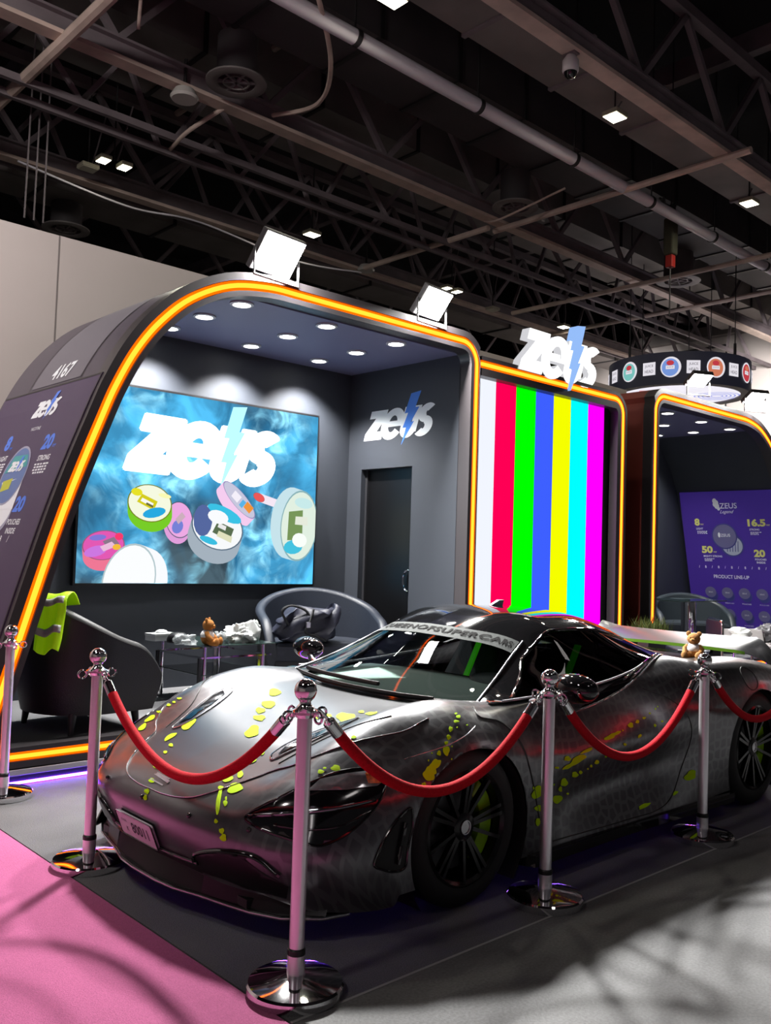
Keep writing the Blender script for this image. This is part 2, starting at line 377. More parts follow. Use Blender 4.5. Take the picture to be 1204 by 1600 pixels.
def shell(root, path, i0, i1, v1, name='shell', mat=None, out=.095, th=.06):
    o = offset(path, out); q = offset(path, out-th); mb = MB()
    A = [o[i % len(path)] for i in range(i0, i1)]; B = [q[i % len(path)] for i in range(i0, i1)]
    n = len(A); vs = [(a[0], V0+.14, a[1]) for a in A]+[(a[0], v1, a[1]) for a in A]+[(a[0], V0+.14, a[1]) for a in B]+[(a[0], v1, a[1]) for a in B]; fs = []
    for i in range(n-1):
        fs += [(i, i+1, n+i+1, n+i), (2*n+i, 3*n+i, 3*n+i+1, 2*n+i+1), (n+i, n+i+1, 3*n+i+1, 3*n+i), (i, 2*n+i, 2*n+i+1, i+1)]
    fs += [(0, n, 3*n, 2*n), (n-1, 2*n+n-1, 3*n+n-1, n+n-1)]
    mb.add(vs, fs); mb.mi = [1 if k < 4*(n-1) and k % 4 == 1 else 0 for k in range(len(fs))]
    return mb.build(name, [mat or M['booth_shell'], M['booth_wall']], root, smooth=35)
VB = 7.20
SP = slope_path()
outer1 = offset(SP, .095); inner1 = offset(SP, .02)
# --- first stand, with the sloping left leg
b1 = thing('exhibition_stand', 'black exhibition stand with sloping rounded left leg around the big cloud screen', 'stand', (4.0, 6.3, 0))
frame_and_led(b1, SP)
shell(b1, SP, 2, len(SP)-1, VB+.1)
MB().box(1.95, 6.28, V0+.14, VB+.1, .02, FLOOR_B).build('raised_floor', M['booth_carpet'], b1)
MB().box(1.93, 6.25, V0+.005, V0+.12, .005, .075).build('plinth', M['booth_black'], b1)
MB().box(1.96, 6.28, V0-.012, V0+.005, .058, .094).build('kick_rail', M['brushed'], b1, bevel=.004)
MB().box(1.99, 6.26, V0+.0, V0+.008, .006, .020).build('floor_led', M['purple_led'], b1)
# back wall follows the slope on its left side
bw = MB()
back_outline = [(q[0], q[1]) for q in inner1[2:-1] if q[1] > FLOOR_B]
bw.prism([(1.98, FLOOR_B), (1.98, .25)] + back_outline[1:] + [(6.22, FLOOR_B)], lambda a, b, d: (a, d, b), VB, VB+.08)
bw.build('back_wall', M['booth_wall'], b1)
# right inner wall with a doorway cut as four pieces round the hole
rw = MB(); U = 6.118
D0, D1, DT = 6.24, 6.99, 2.345
rw.box(U, U+.10, V0+.14, D0, FLOOR_B, 3.36); rw.box(U, U+.10, D1, VB, FLOOR_B, 3.36); rw.box(U, U+.10, D0, D1, DT, 3.36)
rw.build('side_wall', M['booth_wall'], b1)
dr = MB().box(U+.085, U+.125, D0, D1, FLOOR_B, DT).build('door', pbr('door_black', lin(9, 9, 11), 0.35), b1)
hd = MB(); hd.tube([(U+.05, 6.30+.075*math.cos(a), 1.22+.105*math.sin(a)) for a in [2*PI*i/16 for i in range(16)]], .011, 8, closed=True)
hd.build('door_handle', M['chrome'], dr, smooth=40)
fj = MB(); fj.box(U+.06, U+.085, D1-.03, D1, FLOOR_B, DT); fj.build('hinge_jamb', M['booth_black'], dr)
ce = MB().box(3.46, U, V0+.14, VB, 3.36, 3.40).build('ceiling_panel', M['booth_ceil'], b1)
# hall number on a grey vinyl patch following the curve
def on_outer(path_off, z):     # u on the outer face of the sloping leg at height z
    P = path_off
    for a, b in zip(P[3:60], P[4:61]):
        if a[1] <= z <= b[1]:
            t = (z-a[1])/(b[1]-a[1]); return a[0]+(b[0]-a[0])*t
    return P[3][0]
patch = MB(); zs = [2.62+.05*k for k in range(17)]
patch.grid([[(on_outer(outer1, z)-.004, v, z) for v in (5.92, 6.2, 6.5, 6.78)] for z in zs])
pt = patch.build('number_patch', pbr('grey_vinyl_patch', lin(108, 104, 112), 0.5), b1, smooth=60)
nm = MB(); put_text(nm, '4167', lambda a, b, d: (on_outer(outer1, 2.72+b*.95)-.008, 6.32-a, 2.72+b*.95), 0, 0, h=.13, bold=.03)
nm.build('numeral', M['print_white'], pt)
sm = MB()
for vv in (5.90, 6.82): sm.grid([[(on_outer(outer1, z)-.003, v, z) for v in (vv, vv+.008)] for z in [.3+.08*k for k in range(40)]])
sm.build('panel_seam', M['plastic_black'], b1, smooth=60)

# downlights, ceiling discs with a rim
def downlight(loc, label, group):
    t = thing('downlight', label, 'light', loc, group=group)
    MB().lathe([(.070,0),(.092,0),(.092,-.012),(.070,-.016)], 24, closed=True).build('rim', pbr('rim_white', lin(200, 200, 205), .4), t, smooth=40, local=True)
    MB().lathe([(0.0001,-.010),(.070,-.010),(.070,-.004),(0.0001,-.004)], 24).build('lens', M['downlight'], t, local=True)
    return t
def spot(loc, power, ang=100, blend=.6, col=(1,.98,.95)):
    d = bpy.data.lights.new('downlight_beam', 'SPOT'); d.energy = power; d.spot_size = math.radians(ang); d.spot_blend = blend; d.color = col; d.shadow_soft_size = .06
    o = bpy.data.objects.new('downlight_beam', d); COL.objects.link(o); o.location = loc; return o
d0 = None; ordn = ('left', 'middle', 'right'); ordv = ('front', 'middle', 'back')
for i, u in enumerate((3.78, 4.62, 5.42)):
    for j, v in enumerate((5.78, 6.32, 6.88)):
        if i == 0 and j == 0: u_ = u
        lab = 'round white downlight, %s row, %s column over the cloud screen stand' % (ordv[j], ordn[i])
        if d0 is None: d0 = downlight((u, v, 3.36), lab, 'downlights of the first stand')
        else: dup(d0, (u, v, 3.36), label=lab)
        spot((u, v, 3.33), (7, (14, 18, 70)[i], 260)[j], 118)

# --- second stand, with the colour bars
P2 = [(6.262, 3.28)]+corner(8.50, 3.11, .17, PI/2, 0, 8)+corner(8.62, .23, .05, 0, -PI/2, 4)+[(6.262, .18)]
b2 = thing('exhibition_stand', 'narrow black exhibition stand framing the colour bar screen', 'stand', (7.5, 6.3, 0))
frame_and_led(b2, P2, out=.075, inn=.11, depth=.10, closed=False)
shell(b2, P2, 0, len(P2)-5, VB+.1, out=.075, mat=M['booth_black'])
MB().box(6.32, 8.60, V0+.12, VB, .02, 3.22).build('core', M['booth_black'], b2)
MB().box(6.30, 8.72, V0-.02, V0+.10, .01, .15).build('plinth', M['booth_black'], b2)
MB().box(6.30, 8.72, V0+.0, V0+.008, .006, .020).build('floor_led', M['purple_led'], b2)
cbs = thing('color_bar_screen', 'tall screen showing seven vertical colour bars', 'screen', (7.4, 5.6, .3))
edges = [6.29, 6.591, 6.901, 7.216, 7.514, 7.814, 8.129, 8.435]
MB().box(6.27, 8.455, 5.603, 5.62, .28, 3.19).build('bezel', M['plastic_black'], cbs)
cols = [('white', (242,246,255)), ('red', (255,0,84)), ('green', (0,255,0)), ('blue', (62,96,255)), ('yellow', (246,255,0)), ('cyan', (0,255,255)), ('magenta', (255,0,255))]
for k, (nmk, c) in enumerate(cols):
    o = MB().box(edges[k]+.001, edges[k+1]-.001, 5.598, 5.604, .3, 3.17).build('color_bar', emis('bar_'+nmk, lin(*c), 1.0), cbs)
    o['label'] = nmk+' bar'
# illuminated letters on top of it
ns = thing('illuminated_sign', 'glowing white block-letter sign with pale blue bolt above the colour bars', 'sign', (7.4, 5.5, 3.35))
FAT = [(0,0)]
SLIM = [(.655+(a-.655)*.72-.02*(b-.25), .25+(b-.25)*.95) for a, b in BOLT]
sg = MB(); fn = lambda a, b, d: (6.83+a, V0-.02+d, 3.32+b)
for k, poly in enumerate(WM): [sg.prism([(a*1.36+da, b*1.36*.76+db) for a, b in poly], fn, .004+0.0004*k+.00011*q, .10, 0) for q, (da, db) in enumerate(FAT)]
sgo = sg.build('letter', [M['sign_white'], M['sign_side']], ns)
for p_ in sgo.data.polygons: p_.material_index = 0 if p_.normal.y < -.7 else 1
bo = MB(); bo.prism([(a*1.36, b*1.36*.76) for a, b in SLIM], fn, -.02, .09, 0); bo.build('bolt', M['sign_blue'], ns)
MB().box(6.9, 7.95, V0+.085, V0+.115, 3.34, 3.42).build('mounting_rail', M['metal_dark'], ns)

# --- third stand, mirror image of the first
SH = 15.555
P3 = [(SH-a, b) for a, b in SP][::-1]
b3 = thing('exhibition_stand', 'black exhibition stand at the right edge behind the rear wing', 'stand', (11.5, 6.3, 0))
frame_and_led(b3, P3)
shell(b3, P3, 1, len(P3)-2, VB+.1, mat=pbr('side_in_led_glow', lin(120, 46, 36), .5))  # red-brown puts amber LED light on the black side into the colour
MB().box(SH-6.28, SH-1.95, V0+.14, VB+.1, .02, FLOOR_B).build('raised_floor', M['booth_carpet'], b3)
MB().box(SH-6.25, SH-1.93, V0+.005, V0+.12, .005, .075).build('plinth', M['booth_black'], b3)
MB().box(SH-6.28, SH-1.96, V0-.012, V0+.005, .058, .094).build('kick_rail', M['brushed'], b3, bevel=.004)
MB().box(SH-6.26, SH-1.99, V0+.0, V0+.008, .006, .020).build('floor_led', M['purple_led'], b3)
bw = MB(); inner3 = [(SH-a, b) for a, b in back_outline]
bw.prism([(SH-1.98, FLOOR_B), (SH-1.98, .25)]+inner3[1:]+[(SH-6.22, FLOOR_B)], lambda a, b, d: (a, d, b), VB, VB+.08); bw.build('back_wall', M['booth_wall'], b3)
MB().box(SH-6.22, SH-6.118, V0+.14, VB, FLOOR_B, 3.36).build('side_wall', M['booth_wall'], b3)
MB().box(SH-6.118, SH-3.46, V0+.14, VB, 3.36, 3.40).build('ceiling_panel', M['booth_ceil'], b3)
for i, u in enumerate((10.1, 10.95, 11.75)):
    for j, v in enumerate((5.78, 6.32, 6.88)):
        dup(d0, (u, v, 3.36), label='round white downlight, %s row, %s column over the purple poster stand' % (ordv[j], ordn[i]))['group'] = 'downlights of the third stand'
        spot((u, v, 3.33), (8, 12, 110)[j], 118)

# ------------------------------------------------------------------ floodlights on the stand tops
def floodlight(loc, label, tilt=40, az=0.0, power=300, w=.34, h=.26):
    t = thing('floodlight', label, 'light', loc, group='floodlights on the stand tops'); t.rotation_euler = (0, 0, az)
    R = Matrix.Translation((0, 0, .20)) @ Matrix.Rotation(math.radians(tilt), 4, "X")     # panel faces -y and down
    MB().box(-w/2, w/2, -.02, .035, -h/2, h/2, mat=R).build('housing', M['metal_dark'], t, local=True, bevel=.006)
    MB().box(-w/2+.012, w/2-.012, -.026, -.021, -h/2+.012, h/2-.012, mat=R).build('lens', M['flood'], t, local=True)
    br = MB(); br.tube([(-w/2-.02, 0, .2), (-w/2-.02, 0, .0), (w/2+.02, 0, .0), (w/2+.02, 0, .2)], .010, 6); br.build('bracket', M['metal_dark'], t, local=True)
    d = bpy.data.lights.new('flood_beam', 'AREA'); d.shape = 'RECTANGLE'; d.size = w-.03; d.size_y = h-.03; d.energy = power; d.color = (1.0, .985, .95)
    o = bpy.data.objects.new('flood_beam', d); COL.objects.link(o)
    o.matrix_world = Matrix.Translation(loc) @ Matrix.Rotation(az, 4, 'Z') @ R @ Matrix.Translation((0, -.032, 0)) @ Matrix.Rotation(math.radians(-90), 4, "X")
    return t
floodlight((3.88, V0-.02, 3.50), 'larger bright white floodlight on top of the sloping black stand, over its rounded corner', 38, 0.10, 330, .40, .32)
floodlight((5.56, V0-.02, 3.50), 'bright white floodlight beside the illuminated letter sign, over the first stand', 38, 0.10, 300, .36, .28)
floodlight((10.3, V0-.02, 3.575), 'tilted floodlight in front of the round hanging banner', 62, -.5, 90, .28, .25)
floodlight((11.85, V0-.02, 3.575), 'tilted floodlight on the third stand top, rightmost of the four', 62, -.5, 90, .28, .25)
# ------------------------------------------------------------------ the big cloud screen
def cloud_mat():
    m = bpy.data.materials.new('screen_clouds'); m.use_nodes = True; nt = m.node_tree; nt.nodes.remove(nt.nodes['Principled BSDF'])
    tc = nt.nodes.new('ShaderNodeTexCoord'); mp = nt.nodes.new('ShaderNodeMapping'); nt.links.new(tc.outputs['Object'], mp.inputs[0])
    def nz(sc, det, dist, off):
        n = nt.nodes.new('ShaderNodeTexNoise'); n.inputs['Scale'].default_value = sc; n.inputs['Detail'].default_value = det; n.inputs['Distortion'].default_value = dist
        a = nt.nodes.new('ShaderNodeVectorMath'); a.inputs[1].default_value = (off, off*1.7, off*.6); nt.links.new(mp.outputs[0], a.inputs[0]); nt.links.new(a.outputs[0], n.inputs['Vector']); return n
    def ramp(src, stops):
        r = nt.nodes.new('ShaderNodeValToRGB'); e = r.color_ramp.elements
        e[0].position, e[0].color = stops[0]; e[1].position, e[1].color = stops[-1]
        for p, c in stops[1:-1]: q = e.new(p); q.color = c
        nt.links.new(src, r.inputs[0]); return r
    a = nz(1.1, 3, .3, 3.1); b = nz(4.2, 8, 1.2, 7.7)
    base = ramp(a.outputs['Fac'], [(.32, lin(60, 78, 88)), (.47, lin(52, 124, 164)), (.66, lin(78, 178, 226))])
    puff = ramp(b.outputs['Fac'], [(.42, (0,0,0,1)), (.53, (.35,.35,.35,1)), (.66, (1,1,1,1))])
    mask = ramp(nz(1.5, 2, 0, 1.3).outputs['Fac'], [(.44, (0,0,0,1)), (.58, (1,1,1,1))])
    mu = nt.nodes.new('ShaderNodeMixRGB'); mu.blend_type = 'MULTIPLY'; mu.inputs[0].default_value = 1; nt.links.new(puff.outputs[0], mu.inputs[1]); nt.links.new(mask.outputs[0], mu.inputs[2])
    mx = nt.nodes.new('ShaderNodeMixRGB'); mx.inputs[2].default_value = lin(150, 228, 255); nt.links.new(mu.outputs[0], mx.inputs[0]); nt.links.new(base.outputs[0], mx.inputs[1])
    dk = ramp(nz(2.2, 6, .8, 11.3).outputs['Fac'], [(.40, (.45,.45,.48,1)), (.56, (1.05,1.05,1.05,1))])
    m2 = nt.nodes.new('ShaderNodeMixRGB'); m2.blend_type = 'MULTIPLY'; m2.inputs[0].default_value = .9; nt.links.new(mx.outputs[0], m2.inputs[1]); nt.links.new(dk.outputs[0], m2.inputs[2])
    em = nt.nodes.new('ShaderNodeEmission'); em.inputs[1].default_value = 1.15; nt.links.new(m2.outputs[0], em.inputs[0]); nt.links.new(em.outputs[0], nt.nodes['Material Output'].inputs[0])
    return m
SV = VB-.05; SX0, SX1, SZ0, SZ1 = 3.17, 5.645, 1.15, 2.845
scr = thing('cloud_screen', 'large wall screen of blue clouds, white wordmark and flying round tins', 'screen', (4.4, SV, 1.1))
MB().box(SX0-.02, SX1+.02, SV, VB, SZ0-.02, SZ1+.02).build('bezel', M['plastic_black'], scr)
MB().box(SX0, SX1, SV-.006, SV, SZ0, SZ1).build('picture_panel', cloud_mat(), scr)
SW, SHh = SX1-SX0, SZ1-SZ0
sfn = lambda a, b, d: (SX0+a*SW, SV-.008-d, SZ0+b*SHh)
lg = MB(); wf = lambda a, b, d: (SX0+a, SV-.008-d*.35, SZ0+b)
for da, db in ((0,0),(.02,0),(-.02,0),(0,.02),(0,-.02),(.014,.014),(-.014,.014),(.014,-.014),(-.014,-.014)):  # offset copies fatten the letters, their overexposed glow put into the shape
    for k_, poly in enumerate(WM): flat(lg, [(.43+a*1.57+da, .985+b*1.57*.74+db-.03*a) for a, b in poly], wf, .00002*k_, 0)
flat(lg, [(.43+a*1.57, .985+b*1.57*.76-.03*a) for a, b in SLIM], wf, .0015, 1)
lg.build('screen_wordmark', [emis('scr_white', (1,1,1,1), 2.2), emis('scr_cyan', lin(168, 230, 248), 1.4)], scr)
def clip(poly):
    for ax, lim, sg in ((0, SW-.003, 1), (1, .003, -1), (0, .003, -1)):
        out = []
        for i in range(len(poly)):
            a, b = poly[i-1], poly[i]; ia = (a[ax]-lim)*sg <= 0; ib = (b[ax]-lim)*sg <= 0
            if ia != ib: t = (lim-a[ax])/(b[ax]-a[ax]); out.append((a[0]+(b[0]-a[0])*t, a[1]+(b[1]-a[1])*t))
            if ib: out.append(b)
        poly = out
        if not poly: return []
    return poly
def cflat(mb, poly, fn, d=0.0, mi=0):
    poly = clip(list(poly))
    if len(poly) > 2: flat(mb, poly, fn, d, mi)
def tin(cx, cy, rx, ry, rot, dep, drot, lid, side, marks, rim=None, name='screen_tin'):
    # a round tin drawn in perspective on the screen: side body, rim line, lid face, printed marks (a screen is flat: shapes lie on it)
    global _tk; _tk += 1; z = .0045*_tk; mb = MB(); c = (cx, cy); ox, oy = dep*math.cos(drot), dep*math.sin(drot)
    E0 = ellipse(cx+ox, cy+oy, rx, ry, 32, rot); cflat(mb, E0, wf, z, 1)
    n = 32; A = ellipse(cx, cy, rx, ry, n, rot)
    for i in range(n): cflat(mb, [A[i], A[(i+1) % n], E0[(i+1) % n], E0[i]], wf, z+.0003, 1)
    cflat(mb, A, wf, z+.001, 2); cflat(mb, ellipse(cx, cy, rx*.95, ry*.95, 32, rot), wf, z+.002, 0)
    mats = [emis('tin_lid', lin(*lid), 1.0), emis('tin_side', lin(*side), 1.0), emis('tin_rim', lin(*(rim or (70, 90, 110))), 1.0)]
    cr, sr = math.cos(rot), math.sin(rot)
    for q, (mx, my, mw, mh, mr, col) in enumerate(marks):
        mats.append(emis('tin_mark', lin(*col), 1.0)); cc, ss = math.cos(mr), math.sin(mr)
        P = []
        if mw < 0: L = ellipse(0, 0, -mw, mh, 14)
        else: L = [(-mw, -mh), (mw, -mh), (mw*.85, mh), (-mw*1.0, mh*.9)]
        for a, b in L:
            x, y = mx+a*cc-b*ss, my+a*ss+b*cc; x, y = x*rx, y*ry; P.append((cx+x*cr-y*sr, cy+x*sr+y*cr))
        cflat(mb, P, wf, z+.003+.0004*q, 3+q)
    mb.build(name, mats, scr)
_tk = 1
W_, CY, YE, PK, GY = (250,252,255), (40,170,225), (214,206,30), (236,120,200), (120,130,135)
tin(1.56, .79, .075, .24, .84, .10, -2.35, (200,200,222), (246,205,240), [(0,.2,.5,.2,0,(245,240,250)), (.3,-.5,.5,.2,0,(240,150,60)), (0,-.2,.5,.1,0,(90,180,230))], (150,140,190))
tin(1.78, .83, .04, .07, 1.2, .22, -.22, (236,90,90), (246,232,246), [])
tin(.93, .57, .135, .165, .2, .055, -1.9, (238,170,228), (226,160,220), [(-.2,-.35,-.45,.35,.4,(120,130,215)), (.1,.1,.35,.18,.5,(205,175,190))])
tin(.635, .70, .215, .165, -.12, .085, -1.5, (246,250,225), (120,205,40), [(-.1,.05,.42,.26,-.35,YE), (-.12,.02,.30,.10,-.35,(250,250,250)), (.25,-.45,-.55,.25,.5,CY), (-.65,.45,-.25,.2,0,(232,226,40)), (.6,.55,-.3,.12,0,(250,250,180)), (0,-.1,.18,.06,-.35,(110,110,60))], (120,130,30))
tin(.225, .32, .19, .125, .12, .09, -1.45, (228,90,180), (240,120,150), [(-.4,-.35,-.55,.35,.3,(205,120,225)), (.35,.15,.32,.28,.35,(140,120,140)), (.2,-.1,.34,.2,.4,(235,190,220)), (.6,-.2,-.2,.2,0,(245,190,60)), (-.25,.55,-.4,.2,0,(130,120,215)), (.75,.5,-.2,.25,0,(250,60,110))], (150,90,120))
tin(.47, .02, .245, .33, -.28, .12, -.30, (252,254,255), (250,252,255), [], (180,200,205), 'screen_tin')
tin(1.33, .52, .285, .205, -.28, .13, -1.85, (248,250,252), (165,178,190), [(.1,.7,-.7,.3,-.1,(60,195,230)), (-.6,.05,-.35,.7,.15,(86,104,160)), (.25,-.05,.36,.30,-.15,(90,110,80)), (.35,-.28,.30,.14,-.1,(225,225,190)), (.15,.1,.16,.1,-.1,(235,235,235)), (-.1,.45,-.4,.3,.2,(250,252,255)), (-.2,-.7,-.35,.15,0,(60,190,225))], (90,110,130))
tin(2.27, .58, .23, .355, -.10, .12, 2.95, (226,240,226), (200,228,236), [(-.2,.0,.4,.42,.1,(120,150,90)), (.1,.15,.35,.12,.05,(230,235,220)), (-.2,-.62,-.5,.2,.1,(70,195,225)), (.1,-.4,-.4,.2,0,(250,255,250)), (.1,.65,-.5,.15,0,(200,235,235))], (140,180,185))

# ------------------------------------------------------------------ wordmark on the right inner wall
ws = MB(); put_wordmark(ws, lambda a, b, d: (U-d-.002, 6.94-a, 2.64+b), 0, 0, 1.0, 0.0, 0, 1, hs=.71)
ws.v = [tuple(v) for v in ws.v]
wso = ws.build('wall_wordmark', [pbr('letters_white', lin(240, 246, 248), .5), M['print_blue']]); tag(wso, 'white cut-vinyl wordmark with blue bolt above the black doorway', 'sign')

# ------------------------------------------------------------------ posters
def smalltext(mb, fn, cx, cy, w, rows, h, mi, align='c', d=.001):
    rnd = random.Random(int(cx*1000+cy*77))
    for r in range(rows):
        ww = w*(1-.25*rnd.random()) if r else w
        x = cx-(ww/2 if align == 'c' else 0); y = cy-r*h*1.7; n = 5; xx = x
        for k in range(n):
            L = ww/n*(.6+.3*rnd.random()); flat(mb, [(xx, y), (xx+L, y), (xx+L, y+h), (xx, y+h)], fn, d, mi); xx += ww/n
def tin_print(mb, fn, cx, cy, r, lidm, markm, openm, rimm, rot=0.0, d=.001):
    # open tin: white pouches below, lid resting on it
    flat(mb, ellipse(cx+r*.55, cy-r*.75, r*.98, r*.92, 28), fn, d, rimm); flat(mb, ellipse(cx+r*.58, cy-r*.78, r*.84, r*.78, 28), fn, d+.0004, openm)
    for k in range(5): flat(mb, [(cx+r*(.1+.22*k), cy-r*1.25), (cx+r*(.16+.22*k), cy-r*1.28), (cx+r*(.22+.22*k), cy-r*.4), (cx+r*(.17+.22*k), cy-r*.4)], fn, d+.0006, rimm)
    flat(mb, ellipse(cx, cy, r*1.06, r*1.06, 30), fn, d+.0008, rimm); flat(mb, ellipse(cx, cy, r*.96, r*.96, 30), fn, d+.0012, lidm)
# poster 1: on the outer face of the sloping left leg; reads from -v side (right = -v)
p1m = [pbr('poster_purple', lin(72, 58, 86), .45), M['print_white'], pbr('poster_blue', lin(86, 128, 226), .5), pbr('tin_blue', lin(96, 120, 170), .4), pbr('tin_teal', lin(70, 160, 160), .4), M['print_grey'], pbr('tin_yellow', lin(190, 195, 60), .4), M['plastic_black']]
PA, PB = np.array([2.164+.012, 1.261]), np.array([2.511-.004, 2.60])      # (u, z) low and high points along the slope
pdir = (PB-PA)/np.linalg.norm(PB-PA); pn = np.array([-pdir[1], pdir[0]])
Pz = lambda t: PA+pdir*t
def p1fn(a, b, d):      # a: to the right (towards the viewer, -v), b: along the slope from the z=1.26 point
    z = PA[1]+pdir[1]*b; return (on_outer(outer1, z)-(d+.008), 6.3-a, z)
Lp = float(np.linalg.norm(PB-PA))
pst = thing('product_poster', 'tall purple poster on the outer side of the sloping left leg', 'poster', (2.0, 6.3, 1.2))
pb = MB(); Z0 = -1.10
pb.grid([[p1fn(a, b, d) for a, d in ((-.95,-.02),(-.95,0),(.75,0),(.75,-.02),(-.95,-.02))] for b in np.linspace(-1.02, Lp, 15)])
pb.build('poster_board', p1m[0], pst)
pe = MB()
pe.add([p1fn(a, b, .001) for a, b in ((.736,-1.02),(.75,-1.02),(.75,-1.0),(.736,-1.0))], [(0,1,2,3)]); pe.grid([[p1fn(a, b, .001) for a in (.736, .75)] for b in np.linspace(-1.02, Lp, 15)]); pe.add([p1fn(a, b, .001) for a, b in ((-.95,Lp-.014),(.75,Lp-.014),(.75,Lp),(-.95,Lp))], [(0,1,2,3)])
pe.build('poster_edge', M['plastic_black'], pst)
pp = MB(); bz = lambda z: (z-PA[1])/pdir[1]
put_wordmark(pp, p1fn, -.16, bz(2.36), .42, .001, 1, 2, hs=.72)
pp.build('wordmark', p1m, pst); pp = MB(); put_text(pp, 'NICOTINE', p1fn, .02, bz(2.27), h=.025, w=.16, mi=1, d=.001)
pp.build('caption', p1m, pst); pp = MB(); put_text(pp, '20', p1fn, .36, bz(2.15), h=.115, w=.17, mi=2, bold=.05, d=.001); put_text(pp, 'mg', p1fn, .49, bz(2.11), h=.03, w=.05, mi=2, bold=.02, d=.001)
put_text(pp, 'STRONG', p1fn, .40, bz(2.035), h=.04, w=.20, mi=1, bold=.02, d=.001); smalltext(pp, p1fn, .41, bz(1.985), .24, 4, .012, 1)
pp.build('lettering', p1m, pst); pp = MB(); put_text(pp, '8', p1fn, -.40, bz(2.19), h=.12, w=.10, mi=2, bold=.05, d=.001); put_text(pp, 'mg', p1fn, -.31, bz(2.14), h=.03, w=.05, mi=2, bold=.02, d=.001); put_text(pp, 'LIGHT', p1fn, -.37, bz(2.07), h=.04, w=.15, mi=1, bold=.02, d=.001); smalltext(pp, p1fn, -.37, bz(2.02), .2, 4, .012, 1)
pp.build('lettering', p1m, pst); pp = MB(); put_text(pp, '20', p1fn, .31, bz(1.72), h=.115, w=.17, mi=2, bold=.05, d=.001); put_text(pp, 'POUCHES', p1fn, .32, bz(1.60), h=.04, w=.22, mi=1, bold=.02, d=.001); put_text(pp, 'INSIDE', p1fn, .32, bz(1.54), h=.04, w=.16, mi=1, bold=.02, d=.001)
pp.build('lettering', p1m, pst); pp = MB(); cx, cz = -.02, bz(1.93)
flat(pp, ellipse(cx+.02, cz-.27, .215, .17, 28), p1fn, .001, 5); flat(pp, ellipse(cx+.02, cz-.25, .20, .15, 28), p1fn, .0014, 1)
flat(pp, [(cx-.19, cz-.25), (cx+.23, cz-.25), (cx+.21, cz-.02), (cx-.2, cz-.05)], p1fn, .0016, 1)
flat(pp, ellipse(cx, cz, .22, .22, 30), p1fn, .002, 5); flat(pp, ellipse(cx, cz, .205, .205, 30), p1fn, .0024, 3)
flat(pp, [(cx-.19, cz+.02), (cx+.18, cz+.06), (cx+.12, cz+.15), (cx-.12, cz+.15)], p1fn, .0028, 4); flat(pp, [(cx-.13, cz-.12), (cx+.02, cz-.1), (cx+.02, cz-.02), (cx-.14, cz-.04)], p1fn, .0028, 6)
put_wordmark(pp, p1fn, cx-.13, cz+.03, .26, .0032, 1, 2, hs=.7)
pp.build('tin_picture', p1m, pst); pp = MB()
for k in range(7): put_text(pp, '8' if k % 2 else '/', p1fn, .33-.13*k, bz(1.487), h=.045, mi=1, bold=.01, d=.001)
pp.build('lettering', p1m, pst)

# poster 3: purple poster on the inner sloping wall of the third stand; reads from +v to -v
p3m = [pbr('poster_indigo', lin(54, 34, 112), .45, emit=lin(52, 34, 116), es=.35), M['print_white'], M['print_yellow'], pbr('tin_slate', lin(110, 108, 150), .45), pbr('tin_pale', lin(170, 178, 200), .45), pbr('tin_mid', lin(62, 66, 130), .45)]
qA, qB = np.array([13.372, .696]), np.array([12.878, 2.60]); qd = (qB-qA)/np.linalg.norm(qB-qA); qn = np.array([-qd[1], qd[0]])
def p3fn(a, b, d):
    q = qA+qd*b+qn*(d+.012); return (q[0], 7.14-a, q[1])
L3 = float(np.linalg.norm(qB-qA)); b3z = lambda z: (z-qA[1])/qd[1]
ps3 = thing('product_poster', 'indigo product line-up poster with yellow figures behind the rear wing', 'poster', (13.1, 6.5, .6))
pb = MB(); pb.add([p3fn(a, b, d) for a in (0, 1.52) for b in (-.35, L3) for d in (-.02, 0)], [(0,1,3,2),(4,6,7,5),(0,4,5,1),(2,3,7,6),(0,2,6,4),(1,5,7,3)]); pb.build('poster_board', p3m[0], ps3)
pp = MB()
# the crowned profile mark: a small plume of overlapping lobes beside the name
for k, (ex, ey, er) in enumerate(((.56,2.46,.042),(.585,2.43,.045),(.56,2.41,.04),(.60,2.385,.038),(.615,2.345,.03),(.585,2.38,.04))): flat(pp, ellipse(ex, b3z(ey), er*.8, er, 14), p3fn, .001+.0001*k, 1)
pp.build('emblem', p3m, ps3); pp = MB(); put_text(pp, 'ZEUS', p3fn, .77, b3z(2.385), h=.085, w=.27, mi=1, bold=.01, d=.001)
put_text(pp, 'Legend', p3fn, .74, b3z(2.29), h=.065, w=.22, mi=1, shear=.5, d=.001)
def fig(t, x, z, w, sub, wsub, rows=3):
    put_text(pp, t, p3fn, x, b3z(z), h=.115, w=w, mi=2, bold=.05, align='l', d=.001)
    put_text(pp, 'mg', p3fn, x+w+.01, b3z(z-.04), h=.03, w=.05, mi=2, align='l', bold=.02, d=.001)
    put_text(pp, sub, p3fn, x+.02, b3z(z-.10), h=.03, w=wsub, mi=1, bold=.02, align='l', d=.001); smalltext(pp, p3fn, x+.03, b3z(z-.145), .17, rows, .01, 1, 'l')
fig('8', .20, 2.145, .085, 'LIGHT', .11); fig('16.5', 1.04, 2.13, .27, 'STRONG', .15); fig('50', .27, 1.725, .18, 'MIGHTY STRONG', .30)
put_text(pp, '20', p3fn, 1.09, b3z(1.68), h=.115, w=.17, mi=2, bold=.05, align='l', d=.001); put_text(pp, 'POUCHES', p3fn, 1.10, b3z(1.59), h=.03, w=.17, mi=1, bold=.02, align='l', d=.001); put_text(pp, 'INSIDE', p3fn, 1.12, b3z(1.545), h=.03, w=.13, mi=1, bold=.02, align='l', d=.001)
